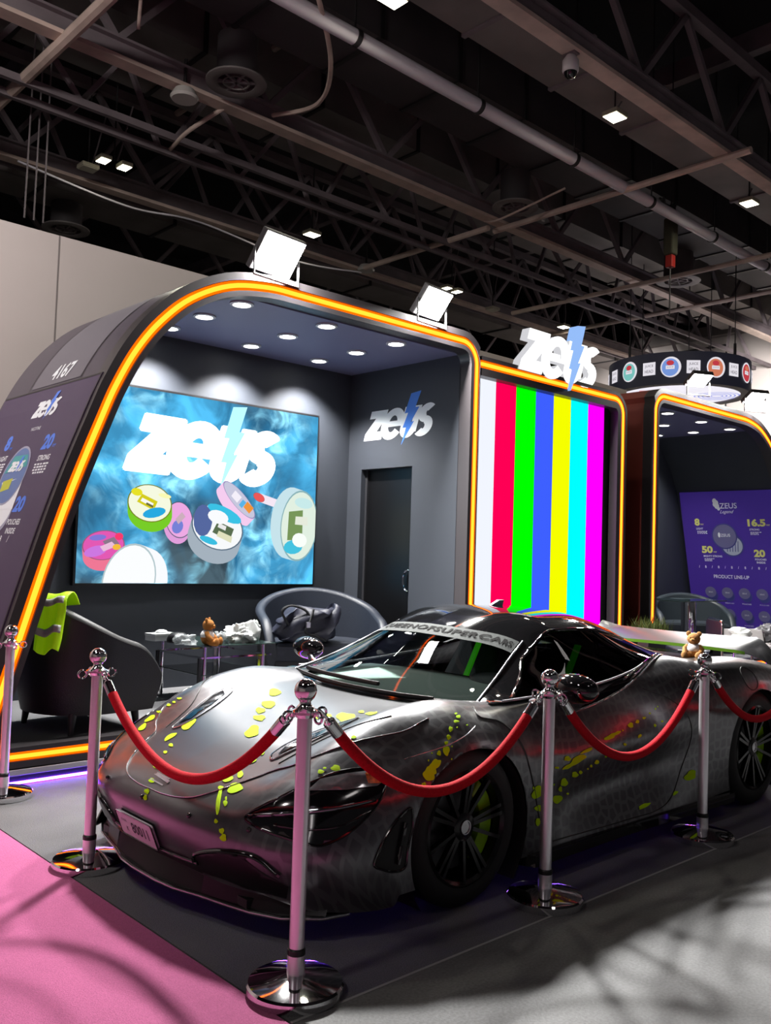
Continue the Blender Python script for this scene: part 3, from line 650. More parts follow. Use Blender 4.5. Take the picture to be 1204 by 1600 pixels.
pp.build('lettering', p3m, ps3); pp = MB(); tin_print(pp, p3fn, .66, b3z(1.93), .19, 3, 1, 4, 5); put_text(pp, 'ZEUS', p3fn, .68, b3z(1.945), h=.045, w=.15, mi=1, bold=.01, d=.004); flat(pp, ellipse(.58, b3z(1.95), .02, .04, 12), p3fn, .004, 1)
pp.build('tin_picture', p3m, ps3); pp = MB()
for k in range(12): put_text(pp, '8' if k % 2 else '/', p3fn, .20+.105*k, b3z(1.46), h=.04, mi=1, bold=.01, d=.001)
put_text(pp, 'PRODUCT LINE-UP', p3fn, .70, b3z(1.315), h=.055, w=.56, mi=1, bold=.012, d=.001)
pp.build('lettering', p3m, ps3)
for r in range(2):
    for k in range(5):
        pp = MB(); x, z = .34+.27*k, 1.07-.33*r
        flat(pp, ellipse(x+.03, b3z(z-.05), .085, .085, 22), p3fn, .001, 5); flat(pp, ellipse(x, b3z(z), .09, .085, 22), p3fn, .0015, 3); put_text(pp, 'ZEUS', p3fn, x, b3z(z), h=.02, w=.07, mi=1, d=.002); put_text(pp, 'POUCHES', p3fn, x+.02, b3z(z-.16), h=.018, w=.14, mi=1, d=.001); pp.build('tin_picture', p3m, ps3)
# narrow dark display panel seen just inside the third stand's left post
dp = thing('display_panel', 'narrow dark glossy panel just inside the third stand, mostly hidden by its left post', 'panel', (9.85, 6.5, .9))
MB().box(9.86, 10.40, 6.98, 7.02, .9, 2.46).build('panel_board', pbr('panel_gloss', lin(26, 28, 34), .2), dp, bevel=.004)
k = MB()
for z in (2.35, 2.2, 1.75, 1.5, 1.2): flat(k, ellipse(10.30, z, .022, .022, 10), lambda a, b, d: (a, 6.978, b))
flat(k, [(10.18, 1.62), (10.26, 1.70), (10.32, 1.9), (10.28, 2.02), (10.18, 2.06)], lambda a, b, d: (a, 6.978, b)); k.build('panel_print', M['print_grey'], dp)

# ------------------------------------------------------------------ round hanging banner
RC = Vector((16.75, 9.35, 4.93)); RR = 1.39; RH = .62
rg = thing('round_hanging_banner', 'round black hanging banner ring with white squares and coloured discs', 'banner', tuple(RC))
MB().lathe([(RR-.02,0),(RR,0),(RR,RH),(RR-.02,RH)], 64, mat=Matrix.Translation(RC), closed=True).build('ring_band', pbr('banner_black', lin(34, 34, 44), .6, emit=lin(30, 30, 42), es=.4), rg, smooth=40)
MB().lathe([(.0001,.03),(RR*.86,.03)], 48, mat=Matrix.Translation(RC)).build('ring_lightbox', emis('ring_glow', lin(244, 240, 250), 1.0), rg)
MB().lathe([(RR*.86,.0),(RR-.02,.0),(RR-.02,.06),(RR*.86,.06)], 48, mat=Matrix.Translation(RC), closed=True).build('ring_soffit', pbr('soffit', lin(110, 100, 110), .5), rg)
cam_dir = math.atan2(-RC.y, -RC.x)
def rfn(a0): return lambda a, b, d: (RC.x+(RR+.012+d)*math.cos(a0+a/RR), RC.y+(RR+.012+d)*math.sin(a0+a/RR), RC.z+b)
rmats = [emis('ring_white', lin(228, 224, 232), 1.0), emis('ring_dark', lin(60, 56, 66), 1.0)]+[emis('ring_disc', lin(*c), 1.0) for c in ((120,190,185),(118,150,215),(205,120,90),(190,60,70))]
for k, da in enumerate((-82, -62, -41.5, -23, -6, 11, 29, 46, 64, 82)):
    a0 = cam_dir+math.radians(da); fn_ = rfn(a0); rp = MB()
    if k % 2 == 1 or k == 0 or k == 9:
        flat(rp, [(-.125,.19),(.125,.19),(.125,.44),(-.125,.44)], fn_, 0, 0)
        put_text(rp, 'JUICE', fn_, 0, .365, h=.06, w=.17, mi=1, d=.003); put_text(rp, 'HEAD', fn_, 0, .265, h=.06, w=.17, mi=1, d=.003)
    else:
        c = 2+(k//2-1) % 4; flat(rp, ellipse(0, .32, .19, .20, 26), fn_, 0, 0); flat(rp, ellipse(-.01, .315, .155, .17, 26), fn_, .002, c)
        flat(rp, ellipse(-.01, .40, .07, .05, 14), fn_, .003, 5 if c != 5 else 4); flat(rp, [(-.09,.28),(.07,.28),(.07,.35),(-.09,.35)], fn_, .003, 0); put_text(rp, 'JUICE', fn_, -.01, .315, h=.03, w=.12, mi=1, d=.004)
    rp.build('disc_print' if k % 2 == 0 and k not in (0, 9) else 'square_print', rmats, rg)
rl = MB()
for k in range(5):
    o_, q_ = arc_band(RC.x+.55, RC.y-.55, .45-.08*k, .45-.08*k, .03, 0, 2*PI, 24)
    for i in range(24): flat(rl, [o_[i], o_[i+1], q_[i+1], q_[i]], lambda a, b, d: (a, b, RC.z+.026), 0, 0)
flat(rl, [(RC.x-.75, RC.y+.15), (RC.x-.2, RC.y+.55), (RC.x-.35, RC.y+.75), (RC.x-.9, RC.y+.35)], lambda a, b, d: (a, b, RC.z+.026), 0, 1)
rl.build('lightbox_print', [emis('lb_blue', lin(150, 160, 235), 1.0), emis('lb_red', lin(225, 150, 160), 1.0)], rg)
wr = MB()
for a in (cam_dir+.85, cam_dir-.75, cam_dir+PI-.5, cam_dir+PI+.6, cam_dir-.15+PI):
    x, y = RC.x+RR*.98*math.cos(a), RC.y+RR*.98*math.sin(a); wr.cyl((x, y, RC.z+RH), (x, y, RC.z+RH+.22), .03, 6); wr.cyl((x, y, RC.z+RH+.2), (x, y, 10.9), .010, 5)
wr.build('suspension_wire', M['metal_dark'], rg)
# ------------------------------------------------------------------ stanchions and ropes
def stanchion(loc, label):
    t = thing('stanchion_post', label, 'stanchion', loc, group='chrome rope posts round the car')
    MB().lathe([(.0001,0),(.160,0),(.162,.006),(.162,.030),(.156,.037),(.120,.045),(.060,.055),(.034,.060),(.0001,.060)], 56).build('base', M['chrome'], t, smooth=30, local=True)
    MB().lathe([(.0001,.055),(.030,.055),(.030,.125),(.0255,.130),(.0255,.865),(.0001,.865)], 28).build('pole', M['steel'], t, smooth=30, local=True)
    MB().lathe([(.0285,.115),(.0305,.120),(.0305,.135),(.0265,.140),(.026,.115)], 24, closed=True).build('pole_ring', M['plastic_black'], t, smooth=30, local=True)
    c = MB(); c.lathe([(.0001,.862),(.030,.862),(.036,.872),(.054,.876),(.054,.884),(.034,.890),(.020,.905),(.019,.912),(.024,.918),(.0001,.918)], 32)
    for k in range(4):
        a = PI/2*k; d = Vector((math.cos(a), math.sin(a), 0)); p = d*.052+Vector((0,0,.874))
        c.tube([p+d*.02*(1-math.cos(q))+Vector((0,0,1))*.018*math.sin(q)-Vector((0,0,.004)) for q in [2*PI*i/12 for i in range(12)]], .0045, 6, closed=True)
    c.build('collar', M['chrome'], t, smooth=35, local=True)
    MB().ball((0,0,.948), .0385, 28, 18).build('finial', M['chrome'], t, smooth=60, local=True)
    return t
POST = dict(A=(1.885, 2.40), B=(1.875, 3.94), C=(3.19, 2.365), D=(4.575, 2.375), E=(1.978, 5.29))
st = stanchion(POST['A']+(0,), 'nearest chrome rope post, standing on the pink carpet edge')
for k, l in (('B', 'chrome rope post left of the car nose by the number plate'), ('C', 'chrome rope post beside the car front wheel'), ('D', 'chrome rope post beside the car rear, under the small bear'), ('E', 'chrome rope post at the left photo edge by the glowing stand leg')):
    dup(st, POST[k]+(0,), label=l)
st.scale = (1, 1, 1.045)
def rope(p, q, sag, label, r=.0215):
    p, q = Vector(p), Vector(q); dd = (q-p); dd.z = 0; dd.normalize()
    za, zb = (.868*1.045 if abs(v.x-POST['A'][0]) < .01 and abs(v.y-POST['A'][1]) < .01 else .868 for v in (p, q))
    a = p+dd*.075+Vector((0,0,za)); b = q-dd*.075+Vector((0,0,zb))
    t = thing('velvet_rope', label, 'rope', (a+b)/2+Vector((0,0,-sag)), group='red velvet ropes between the posts')
    def pt(s): return a+(b-a)*s+Vector((0,0,-sag*(1-(2*s-1)**2)))
    N = 40; s0 = .06
    pts = [pt(s0+(1-2*s0)*i/N) for i in range(N+1)]
    MB().tube(pts, r, 14).build('rope', M['velvet'], t, smooth=60)
    for s, e in ((s0, -1), (1-s0, 1)):
        m = MB(); c = pt(s); o_ = pt(s+e*.035); m.cyl(c, o_, .0225, 14); h = a if e < 0 else b
        m.tube([o_, (o_+h)/2+Vector((0,0,.004)), h, h+Vector((0,0,.014))-dd*e*.0+dd*e*.015, h+dd*e*.02], .006, 8); m.ball(o_, .018, 12, 8); m.build('hook', M['chrome'], t, smooth=50)
    return t
P = {k: Vector(v+(0,)) for k, v in POST.items()}
rope(P['B'], P['A'], .335, 'red velvet rope across the car nose over the bonnet')
rope(P['A'], P['C'], .325, 'red velvet rope sagging in front of the headlamp and front wheel')
rope(P['C'], P['D'], .34, 'red velvet rope sagging in front of the car door')
rope(P['D'], Vector((5.98, 2.39, 0)), .30, 'red velvet rope in front of the rear wheel at the right edge')
dup(st, (5.98, 2.39, 0), label='chrome rope post beyond the right edge, by the rear wheel').scale = (1, 1, 1)

# ------------------------------------------------------------------ tub armchairs
def tub_chair(name, label, loc, rz, mat_in, mat_out, W=.82, D=.78, seat_h=.42, back_h=.86, arm_h=.60):
    t = thing(name, label, 'armchair', loc, rz)
    th = .085; n = 44; rows = []
    def top(a):      # a: angle from the back centre, +-1 at the arm fronts
        s = abs(a); return back_h-(back_h-arm_h)*(3*s**2-2*s**3)-.17*max(0, (s-.80)/.20)**2
    def plan(a, off):
        # U-shaped plan: half ellipse behind, straight arms forward (+y is the front)
        s = abs(a); sg_ = 1 if a >= 0 else -1; w = W/2-off; d = D*.52-off
        if s < .66:
            q = s/.66*PI/2; return Vector((sg_*w*math.sin(q), -d*math.cos(q), 0))
        return Vector((sg_*w, (s-.66)/.34*D*.46, 0))
    outer, inner = MB(), MB(); O, I, Rm = [], [], []
    for i in range(n+1):
        a = -1+2*i/n; h = top(a); po, pi_ = plan(a, 0), plan(a, th)
        lean = lambda z: 1+.10*(z-.2)/.6
        O.append([Vector((po.x*lean(z)*(.88+.12*min(1, z/.3)), po.y*lean(z)*(.88+.12*min(1, z/.3)), z)) for z in [.13+(h-.03-.13)*k/7 for k in range(8)]])
        I.append([Vector((pi_.x*lean(z), pi_.y*lean(z), z)) for z in [h-.03-(h-.03-.30)*k/5 for k in range(6)]])
        Rm.append([O[-1][-1]+(I[-1][0]-O[-1][-1])*(.5-.5*math.cos(PI*k/6))+Vector((0,0,.035*math.sin(PI*k/6))) for k in range(7)])
    outer.grid(O); outer.build('outer_shell', mat_out, t, smooth=50, local=True)
    inner.grid(I); inner.build('inner_back', mat_in, t, smooth=50, local=True)
    rim = MB().grid(Rm); 
    for row in (0, n):      # close the arm fronts
        pts = O[row]+Rm[row][1:-1]+I[row]; rim.add(pts, [tuple(range(len(pts)))])
    rim.build('rim', mat_in, t, smooth=50, local=True)
    se = MB(); pl = [(-1+2*i/n) for i in range(n+1)]
    base = [plan(a, th*.9) for a in pl]; base = [Vector((p.x, min(p.y, D*.44), 0)) for p in base]
    ring = lambda k, z: [Vector((p.x*k, p.y*k, z)) for p in base]
    se.grid([ring(.96, seat_h-.20), ring(1.0, seat_h-.16), ring(1.0, seat_h-.03), ring(.96, seat_h), ring(.75, seat_h+.012), ring(.3, seat_h+.02)])
    se.add(ring(.3, seat_h+.02), [tuple(range(n+1))]); k0 = ring(1.0, seat_h-.16)
    fr = [k0[0], k0[-1]]; se.add([fr[0], fr[1], fr[1]+Vector((0,0,.13)), fr[0]+Vector((0,0,.13))], [(0,1,2,3)])
    f2 = ring(.96, seat_h); se.add([fr[0]+Vector((0,0,.13)), fr[1]+Vector((0,0,.13)), f2[-1], f2[0]], [(0,1,2,3)]); se.add([f2[0], f2[-1], ring(.75, seat_h+.012)[-1], ring(.75, seat_h+.012)[0]], [(0,1,2,3)]); se.add([ring(.75, seat_h+.012)[0], ring(.75, seat_h+.012)[-1], ring(.3, seat_h+.02)[-1], ring(.3, seat_h+.02)[0]], [(0,1,2,3)])
    se.build('seat', mat_in, t, smooth=50, local=True)
    bs = MB().grid([ring(.80, .12), ring(1.0, .13), ring(1.0, .28)]); bs.add(ring(.8, .12), [tuple(range(n+1))]); bs.add([ring(1.0,.13)[0], ring(1.0,.13)[-1], ring(1.0,.28)[-1], ring(1.0,.28)[0]], [(0,1,2,3)]); bs.build('seat_base', mat_out, t, smooth=50, local=True)
    for sx, sy in ((-1, 1), (1, 1), (-1, -1), (1, -1)):
        p0 = Vector((sx*W*.36, sy*D*.34 if sy > 0 else -D*.30, 0)); MB().cyl(p0, p0+Vector((-sx*.015, -sy*.015, .14)), .018, 10, r1=.030).build('leg', M['plastic_black'], t, smooth=40, local=True)
    return t
FB = FLOOR_B
tub_chair('tub_armchair', 'black tub armchair with its back to the sloping leg, vest draped over it', (2.73, 6.00, FB), -PI/2+.12, M['leather'], M['leather'], W=.84, D=.78, back_h=.90, arm_h=.56)
tub_chair('tub_armchair', 'grey-black tub armchair in the stand corner holding a dark bag', (5.33, 6.62, FB), PI-.42, M['leather_grey'], M['leather'], W=1.12, D=.84, seat_h=.43, back_h=.90, arm_h=.62)
tub_chair('tub_armchair', 'dark tub armchair behind the round-edged glass table in the third stand', (12.3, 6.62, FB), PI-.75, pbr('leather_third', lin(52, 60, 66), .45), M['leather'], W=1.06, D=.80, back_h=.83, arm_h=.55)

# hi-vis vest over the back of the near armchair
vt = thing('safety_vest', 'fluorescent yellow safety vest draped over the black armchair back', 'vest', (2.40, 5.9, .8))
vm = pbr('hi_vis', lin(190, 235, 10), .6, emit=lin(150, 215, 0), es=.12, bump=.3, nscale=30); rm = pbr('reflective_tape', lin(172, 170, 164), .4)
def drape(path, half, nrm_w, amp, seed):      # cloth strip: path of points (profile), extended along direction nrm_w
    rnd = random.Random(seed); ph = [rnd.random()*6 for _ in range(4)]; P = []
    pts = [np.array(p) for p in cr_path(path, 5)]
    for i, p in enumerate(pts):
        row = []
        for k in range(15):
            s = -1+2*k/14; t = i/len(pts)
            wv = amp*(math.sin(5*s+ph[0]+2*t)+.6*math.sin(9*s+ph[1]-3*t))*min(1, t*2)
            shrink = 1-.22*t*math.sin(2.5*t+ph[2])**2
            q = p+np.array(nrm_w)*half*s*shrink+np.array([-.7, -.7, 0])*wv+np.array([0, 0, .02*math.sin(4*s+ph[3])*t])
            row.append(tuple(q))
        P.append(row)
    return P
vw = (.50, -.86, .12)
vp = [(2.52,5.80,1.06),(2.48,5.765,1.125),(2.44,5.735,1.145),(2.385,5.70,1.10),(2.375,5.69,1.02),(2.36,5.68,.93),(2.35,5.67,.85),(2.335,5.66,.775)]
VPT = drape(vp, .105, vw, .012, 5); mb = MB(); mb.grid(VPT); o = mb.build('vest_body', vm, vt, smooth=60)
sl = o.modifiers.new('thick', 'SOLIDIFY'); sl.thickness = .006
for i0, i1 in ((14, 17), (25, 28)):
    tb = MB(); tb.grid([[tuple(np.array(p)+np.array([-.005, -.006, .0])) for p in row[1:-1]] for row in VPT[i0:i1+1]]); t_ = tb.build('reflective_band', rm, vt, smooth=60); q = t_.modifiers.new('thick', 'SOLIDIFY'); q.thickness = .008

# ------------------------------------------------------------------ glass coffee table and what lies on it
TX0, TX1, TY0, TY1, TZ = 3.78, 4.50, 6.15, 6.92, .70
M['tglass'] = pbr('green_glass', lin(70, 92, 88), .04, 0, spec=.8); M['tglass'].node_tree.nodes['Principled BSDF'].inputs['Transmission Weight'].default_value = .55
ct = thing('coffee_table', 'two-tier glass coffee table with chrome legs between the tub armchairs', 'table', ((TX0+TX1)/2, (TY0+TY1)/2, FB))
MB().box(TX0, TX1, TY0, TY1, TZ-.010, TZ).build('table_top', M['tglass'], ct, bevel=.003)
MB().box(TX0+.03, TX1-.05, TY0+.03, TY1-.03, .46, .468).build('lower_shelf', M['tglass'], ct, bevel=.003)
for x in (TX0+.06, TX1-.10):
    for y in (TY0+.05, TY1-.05):
        MB().cyl((x, y, FB), (x, y, TZ-.01), .017, 14).build('leg', M['chrome'], ct, smooth=40)
        MB().box(x-.055, x-.03, y-.012, y+.012, FB, TZ-.10).build('side_post', M['plastic_black'] if x < 4 else M['chrome'], ct)
for y in (TY0+.05, TY1-.05): MB().beam((TX0+.02, y, TZ-.10), (TX1-.02, y, TZ-.10), .022, .014).build('rail', M['chrome'], ct)
for x in (TX0+.03, TX1-.04): MB().beam((x, TY0+.05, TZ-.10), (x, TY1-.05, TZ-.10), .022, .014).build('rail', M['chrome'], ct)
def bear(loc, rz, label, fur, s=1.0, cat='teddy bear'):
    t = thing('teddy_bear', label, cat, loc, rz); f = pbr('bear_fur', fur, .9, bump=.6, nscale=260, noise=.15); sh = pbr('bear_shirt', lin(226, 224, 226), .85)
    mz = pbr('bear_muzzle', tuple(min(1, c*1.25) for c in fur[:3])+(1,), .9)
    k = lambda *a: tuple(q*s for q in a)
    MB().ball(k(0,0,.062), .058*s, 20, 14, sc=(1,.9,1.08)).build('body', f, t, smooth=80, local=True)
    MB().ball(k(0,0,.080), .0605*s, 20, 14, sc=(1.0,.92,.82)).build('shirt', sh, t, smooth=80, local=True)
    hd = MB().ball(k(0,-.006,.162), .050*s, 22, 16, sc=(1.08,.96,.95)).build('head', f, t, smooth=80, local=True)
    MB().ball(k(0,-.050,.152), .020*s, 14, 10, sc=(1.15,.8,.85)).build('muzzle', mz, hd, smooth=80, local=True)
    e = MB(); e.ball(k(-.019,-.050,.170), .0045*s, 10, 8); e.ball(k(.019,-.050,.170), .0045*s, 10, 8); e.ball(k(0,-.067,.157), .006*s, 10, 8, sc=(1.2,.8,.8)); e.build('eyes_and_nose', M['gloss_black'], hd, smooth=80, local=True)
    for sx in (-1, 1):
        MB().ball(k(sx*.042,0,.203), .021*s, 14, 10, sc=(1,.55,1)).build('ear', f, t, smooth=80, local=True)
        MB().tube([k(sx*.045,-.006,.105), k(sx*.068,-.022,.080), k(sx*.062,-.045,.056)], [.019*s, .020*s, .021*s], 12).ball(k(sx*.062,-.047,.053), .022*s, 12, 8).build('arm', f, t, smooth=60, local=True)
        MB().tube([k(sx*.034,-.02,.030), k(sx*.050,-.062,.026), k(sx*.055,-.092,.026)], [.027*s, .027*s, .026*s], 12).ball(k(sx*.055,-.097,.032), .028*s, 14, 10, sc=(1,.7,1.2)).build('leg', f, t, smooth=60, local=True)
    return t
bear((3.87, 6.22, TZ), .75, 'small tan teddy bear in white shirt sitting on the glass coffee table', lin(176, 112, 44), .98)
bx = thing('carton', 'flat white carton with a small white lump on top, on the coffee table', 'box', (3.74, 6.72, TZ), .12)
MB().box(-.11,.11,-.07,.07,.0,.052).build('box_body', pbr('carton', lin(196,200,202), .7), bx, local=True, bevel=.003); MB().box(-.113,.113,-.073,.073,.040,.060).build('box_lid', pbr('carton_lid', lin(214,216,218), .7), bx, local=True, bevel=.003)
MB().ball((.0,.0,.066), .045, 14, 9, sc=(1.2,.9,.5)).build('tissue', pbr('tissue', lin(222,224,224), .9), bx, smooth=60, local=True)
def crumple(name, label, cat, loc, r, sc, seed, mat, n=26, m=18, amp=.35):
    rnd = random.Random(seed); d = [(Vector((rnd.gauss(0,1), rnd.gauss(0,1), rnd.gauss(0,1))).normalized(), rnd.uniform(3,9), rnd.random()*6) for _ in range(14)]
    mb = MB().ball((0,0,0), 1, n, m); vs = []
    for v in mb.v:
        v = Vector(v); k = 1+amp*sum(math.sin(a.dot(v)*f+p)**3 for a, f, p in d)/4; q = Vector((v.x*sc[0], v.y*sc[1], max(-.75, v.z*k)*sc[2]))*r; q.x *= k; q.y *= k; vs.append(tuple(q+Vector((0,0,.75*sc[2]*r))))
    mb.v = vs; o = mb.build(name, mat, None, smooth=35); o.location = loc; return tag(o, label, cat)
M['plastic_bag'] = pbr('white_plastic', lin(222, 226, 224), .35, 0, spec=.6); M['clear_bag'] = pbr('clear_plastic', lin(200, 206, 208), .15); M['clear_bag'].node_tree.nodes['Principled BSDF'].inputs['Alpha'].default_value = .55
crumple('plastic_bag', 'crumpled white plastic bag at the right end of the coffee table', 'bag', (4.24, 6.28, TZ), .105, (1.25, .9, .80), 3, M['plastic_bag'], 40, 26, .5)
crumple('plastic_bag', 'small knot of white plastic bag rising beside the dark bag', 'bag', (4.43, 6.36, TZ), .045, (.8, .8, 2.1), 9, M['plastic_bag'])
crumple('clear_wrapper', 'clear plastic wrapper right of the coffee table bear', 'wrapper', (4.03, 6.30, TZ), .062, (1.1, .8, .85), 5, M['clear_bag'], amp=.5)
crumple('clear_wrapper', 'clear crinkled plastic wrapper left of the coffee table bear', 'wrapper', (3.74, 6.33, TZ), .066, (1.2, .9, .7), 6, M['clear_bag'], amp=.5)
cap = thing('baseball_cap', 'black cap lying on the coffee table behind the clear wrapper', 'cap', (3.78, 6.52, TZ), -.6)
MB().lathe([(.088,0),(.090,.02),(.082,.05),(.055,.075),(.0001,.082)], 24).build('crown', M['plastic_black'], cap, smooth=60, local=True)
mbb = MB().add([( .075*math.cos(a)*1.0, -.06-.085*math.sin(a), .004+.012*math.sin(a)) for a in [PI*i/12 for i in range(13)]]+[(.075*math.cos(a)*1.0, -.06-.085*math.sin(a), .010+.012*math.sin(a)) for a in [PI*i/12 for i in range(13)]], [tuple(range(13)), tuple(range(13, 26))[::-1]]+[(i, (i+1) % 13, 13+(i+1) % 13, 13+i) for i in range(13)]).build('peak', M['plastic_black'], cap, local=True)
flat_ = MB().ball((0,-.078,.045), .022, 12, 8, sc=(1,.25,.8)); flat_.build('badge', M['print_white'], cap, smooth=60, local=True)
# dark bag on the corner armchair
bg = thing('holdall_bag', 'dark navy slouched bag with straps on the corner armchair seat', 'bag', (5.02, 6.42, FB+.44), PI-.30)
bmat = pbr('navy_nylon', lin(38, 40, 56), .5, bump=.4, nscale=18)
rnd = random.Random(4); mb = MB(); mb.ball((0,0,0), 1, 36, 24); vs = []
for v in mb.v:
    x, y, z = v; ex = .62; q = Vector((math.copysign(abs(x)**ex, x)*.30, math.copysign(abs(y)**ex, y)*.12, (math.copysign(abs(z)**.7, z)+1)*.19))
    lean = .45 if x < 0 else 1.0
    q.z *= (.72+.42*max(0, -x)+.12*math.sin(5*x+1)); q += Vector((.02*math.sin(9*z+3*x), .03*math.sin(7*x+5*z), .012*math.sin(12*x+4*y))); vs.append(tuple(q))
mb.v = vs; mb.build('bag_body', bmat, bg, smooth=50, local=True)
s_ = MB(); s_.tube(cr_path([(.20,.10,.16),(.27,.10,.28),(.18,.09,.33),(.05,.10,.29),(0,.12,.2)], 6), .012, 6); s_.tube(cr_path([(-.02,.12,.30),(.02,.15,.2),(.06,.15,.1),(-.05,.15,.06),(-.14,.13,.02)], 6), .012, 6); s_.build('strap', pbr('strap_black', lin(20,21,26), .6), bg, smooth=50, local=True)
bk = MB().box(.02,.06,.135,.165,.14,.19); bk.build('buckle', M['brushed'], bg, local=True, bevel=.004)

# ------------------------------------------------------------------ third stand furniture
gt = thing('glass_table', 'square glass table on one thick chrome column in the third stand', 'table', (11.3, 6.2, FB))
MB().box(10.72, 11.86, 5.84, 6.52, .988, 1.002).build('table_top', M['tglass'], gt, bevel=.004)
MB().cyl((11.36, 6.14, FB+.02), (11.36, 6.14, .988), .10, 24).build('column', M['chrome'], gt, smooth=40)
MB().cyl((11.36, 6.14, FB), (11.36, 6.14, FB+.02), .30, 32).build('base', M['chrome'], gt, smooth=40)
def lounge(loc, rz, label, back=True):
    t = thing('chrome_lounge_chair', label, 'chair', loc, rz, group=None)
    cu = pbr('pale_cushion', lin(126, 122, 122), .6)
    MB().box(-.30,.30,-.28,.28,.40,.47).build('seat', cu, t, local=True, bevel=.03)
    for sx in (-.31, .31):
        MB().tube(cr_path([(sx,-.30,0),(sx,-.30,.40),(sx,.05,.40),(sx,.34,.42),(sx,.44,.56)], 5), .016, 8).build('side_frame', M['chrome'], t, smooth=50, local=True)
        MB().tube([(sx,.22,.40),(sx,.28,.0)], .016, 8).build('leg', M['chrome'], t, smooth=50, local=True)
    MB().tube([(-.31,.44,.56),(.31,.44,.56)], .016, 8).build('top_bar', M['chrome'], t, smooth=50, local=True)
    R = Matrix.Translation((0,.36,.50)) @ Matrix.Rotation(math.radians(-40), 4, 'X')
    MB().box(-.29,.29,-.03,.03,-.10,.11, mat=R).build('headrest', cu, t, local=True, bevel=.015)
    return t
lounge((10.15, 4.80, .12), -.95, 'chrome framed chair with pale seat pad behind the rear wing, nearer one')
lounge((11.1, 4.95, .08), -.75, 'chrome framed chair with pale seat pad, half behind the other pale chair')
bs = thing('bar_stool', 'low-backed chair with dark padded back in a chrome rim behind the wing', 'chair', (9.0, 4.78, 0), .75)
bb = MB(); rr = [(x, z) for x, z in corner(.21,.17,.06,0,PI/2,5)+corner(-.21,.17,.06,PI/2,PI,5)+[(-.27,0),(.27,0)]]
bb.prism(rr, lambda a, b, d: (a, -.22+d, .66+b), 0, .04); bb.build('backrest', pbr('navy_vinyl', lin(30, 32, 48), .3), bs, local=True, bevel=.01)
MB().tube([(a, -.20, .66+b) for a, b in rr[:-2]]+[(-.27,-.2,.5),(-.27,-.2,0)], .014, 8).tube([(.27,-.2,.83),(.27,-.2,0)], .014, 8).build('rim', M['chrome'], bs, smooth=50, local=True)
MB().box(-.25,.25,-.20,.26,.50,.58).build('seat', pbr('navy_vinyl_seat', lin(34, 36, 50), .4), bs, local=True, bevel=.02)
for sx in (-.25,.25): MB().tube([(sx,.24,.5),(sx,.26,0)], .014, 8).build('leg', M['chrome'], bs, smooth=50, local=True)
crumple('plastic_bag', 'crumpled pale plastic bag on the chrome chair behind the wing', 'bag', (10.30, 4.90, .60), .11, (1.5, .9, .8), 12, M['plastic_bag'])
crumple('carrier_bag', 'crumpled silver-grey carrier bag on the chrome chair behind the wing', 'bag', (11.10, 4.95, .56), .13, (1.5, .9, .9), 14, pbr('silver_bag', lin(150,150,154), .25, .6))
# planter with grass between the second and third stands
pl = thing('planter', 'low dark planter of ornamental grass between the second and third stands', 'planter', (9.02, 5.35, 0))
MB().box(8.80, 9.26, 5.22, 5.46, 0, .62).build('trough', M['booth_black'], pl, bevel=.006)
gm = MB(); rnd = random.Random(8)
for _ in range(420):
    x, y = rnd.uniform(8.8, 9.26), rnd.uniform(5.22, 5.46); h = rnd.uniform(.12, .30); a = rnd.random()*6.28; l = rnd.uniform(.02, .12); w = .006
    p0 = Vector((x, y, .60)); p1 = p0+Vector((math.cos(a)*l*.4, math.sin(a)*l*.4, h*.7)); p2 = p0+Vector((math.cos(a)*l, math.sin(a)*l, h)); s = Vector((-math.sin(a), math.cos(a), 0))*w
    gm.add([p0-s, p0+s, p1+s*.7, p1-s*.7, p2], [(0,1,2,3), (3,2,4)])
g_ = gm.build('grass', pbr('grass_green', lin(78, 92, 34), .7, noise=.3), pl); g_['kind'] = 'stuff'
# ------------------------------------------------------------------ hall roof: girders, ducts, pipes, lamps
M['girder'] = pbr('girder_paint', lin(205, 184, 172), .7, 0, noise=.22, nscale=2.5)
M['truss'] = pbr('truss_paint', lin(122, 112, 116), .7, 0, noise=.25, nscale=2)
M['duct'] = pbr('duct_sheet', lin(126, 120, 118), .6, .2, noise=.2, nscale=1.2)
M['duct_dark'] = pbr('duct_dark', lin(72, 68, 70), .7, .1, noise=.2, nscale=1)
M['white_pipe'] = pbr('white_pipe', lin(236, 232, 240), .5)
def girder(v, z, label, u0=-4, u1=WR, w=.20, truss_h=1.5, step=2.1, ph=0.0):
    t = thing('roof_truss', label, 'roof truss', ((u0+u1)/2, v, z))
    MB().box(u0, u1, v-w/2, v+w/2, z, z+.05).build('bottom_flange', M['girder'], t)
    MB().box(u0, u1, v-.02, v+.02, z+.05, z+.24).build('web', M['truss'], t)
    MB().box(u0, u1, v-w/2, v+w/2, z+.24, z+.27).build('upper_flange', M['truss'], t)
    if truss_h:
        MB().box(u0, u1, v-.07, v+.07, z+truss_h, z+truss_h+.14).build('top_chord', M['truss'], t)
        n = int((u1-u0)/step); me = None
        for k in range(n):
            x = u0+ph+k*step
            for a, b in ((x, x+step/2), (x+step, x+step/2)):
                d = MB().beam((a, v, z+.26), (b, v, z+truss_h), .075).build('diagonal', M['truss'], t)
    return t
girder(9.52, 7.0, 'long pale-edged roof truss running across the upper left of the photo')
girder(5.70, 7.0, 'roof truss at the upper right, carrying the white dome camera', ph=.6)
girder(13.1, 7.0, 'far brownish roof truss low on the left, above the white wall', ph=.3)
girder(1.9, 7.0, 'roof truss passing almost overhead of the aisle', ph=.9)
girder(17.0, 7.0, 'farthest roof truss over the back of the hall', ph=.2)
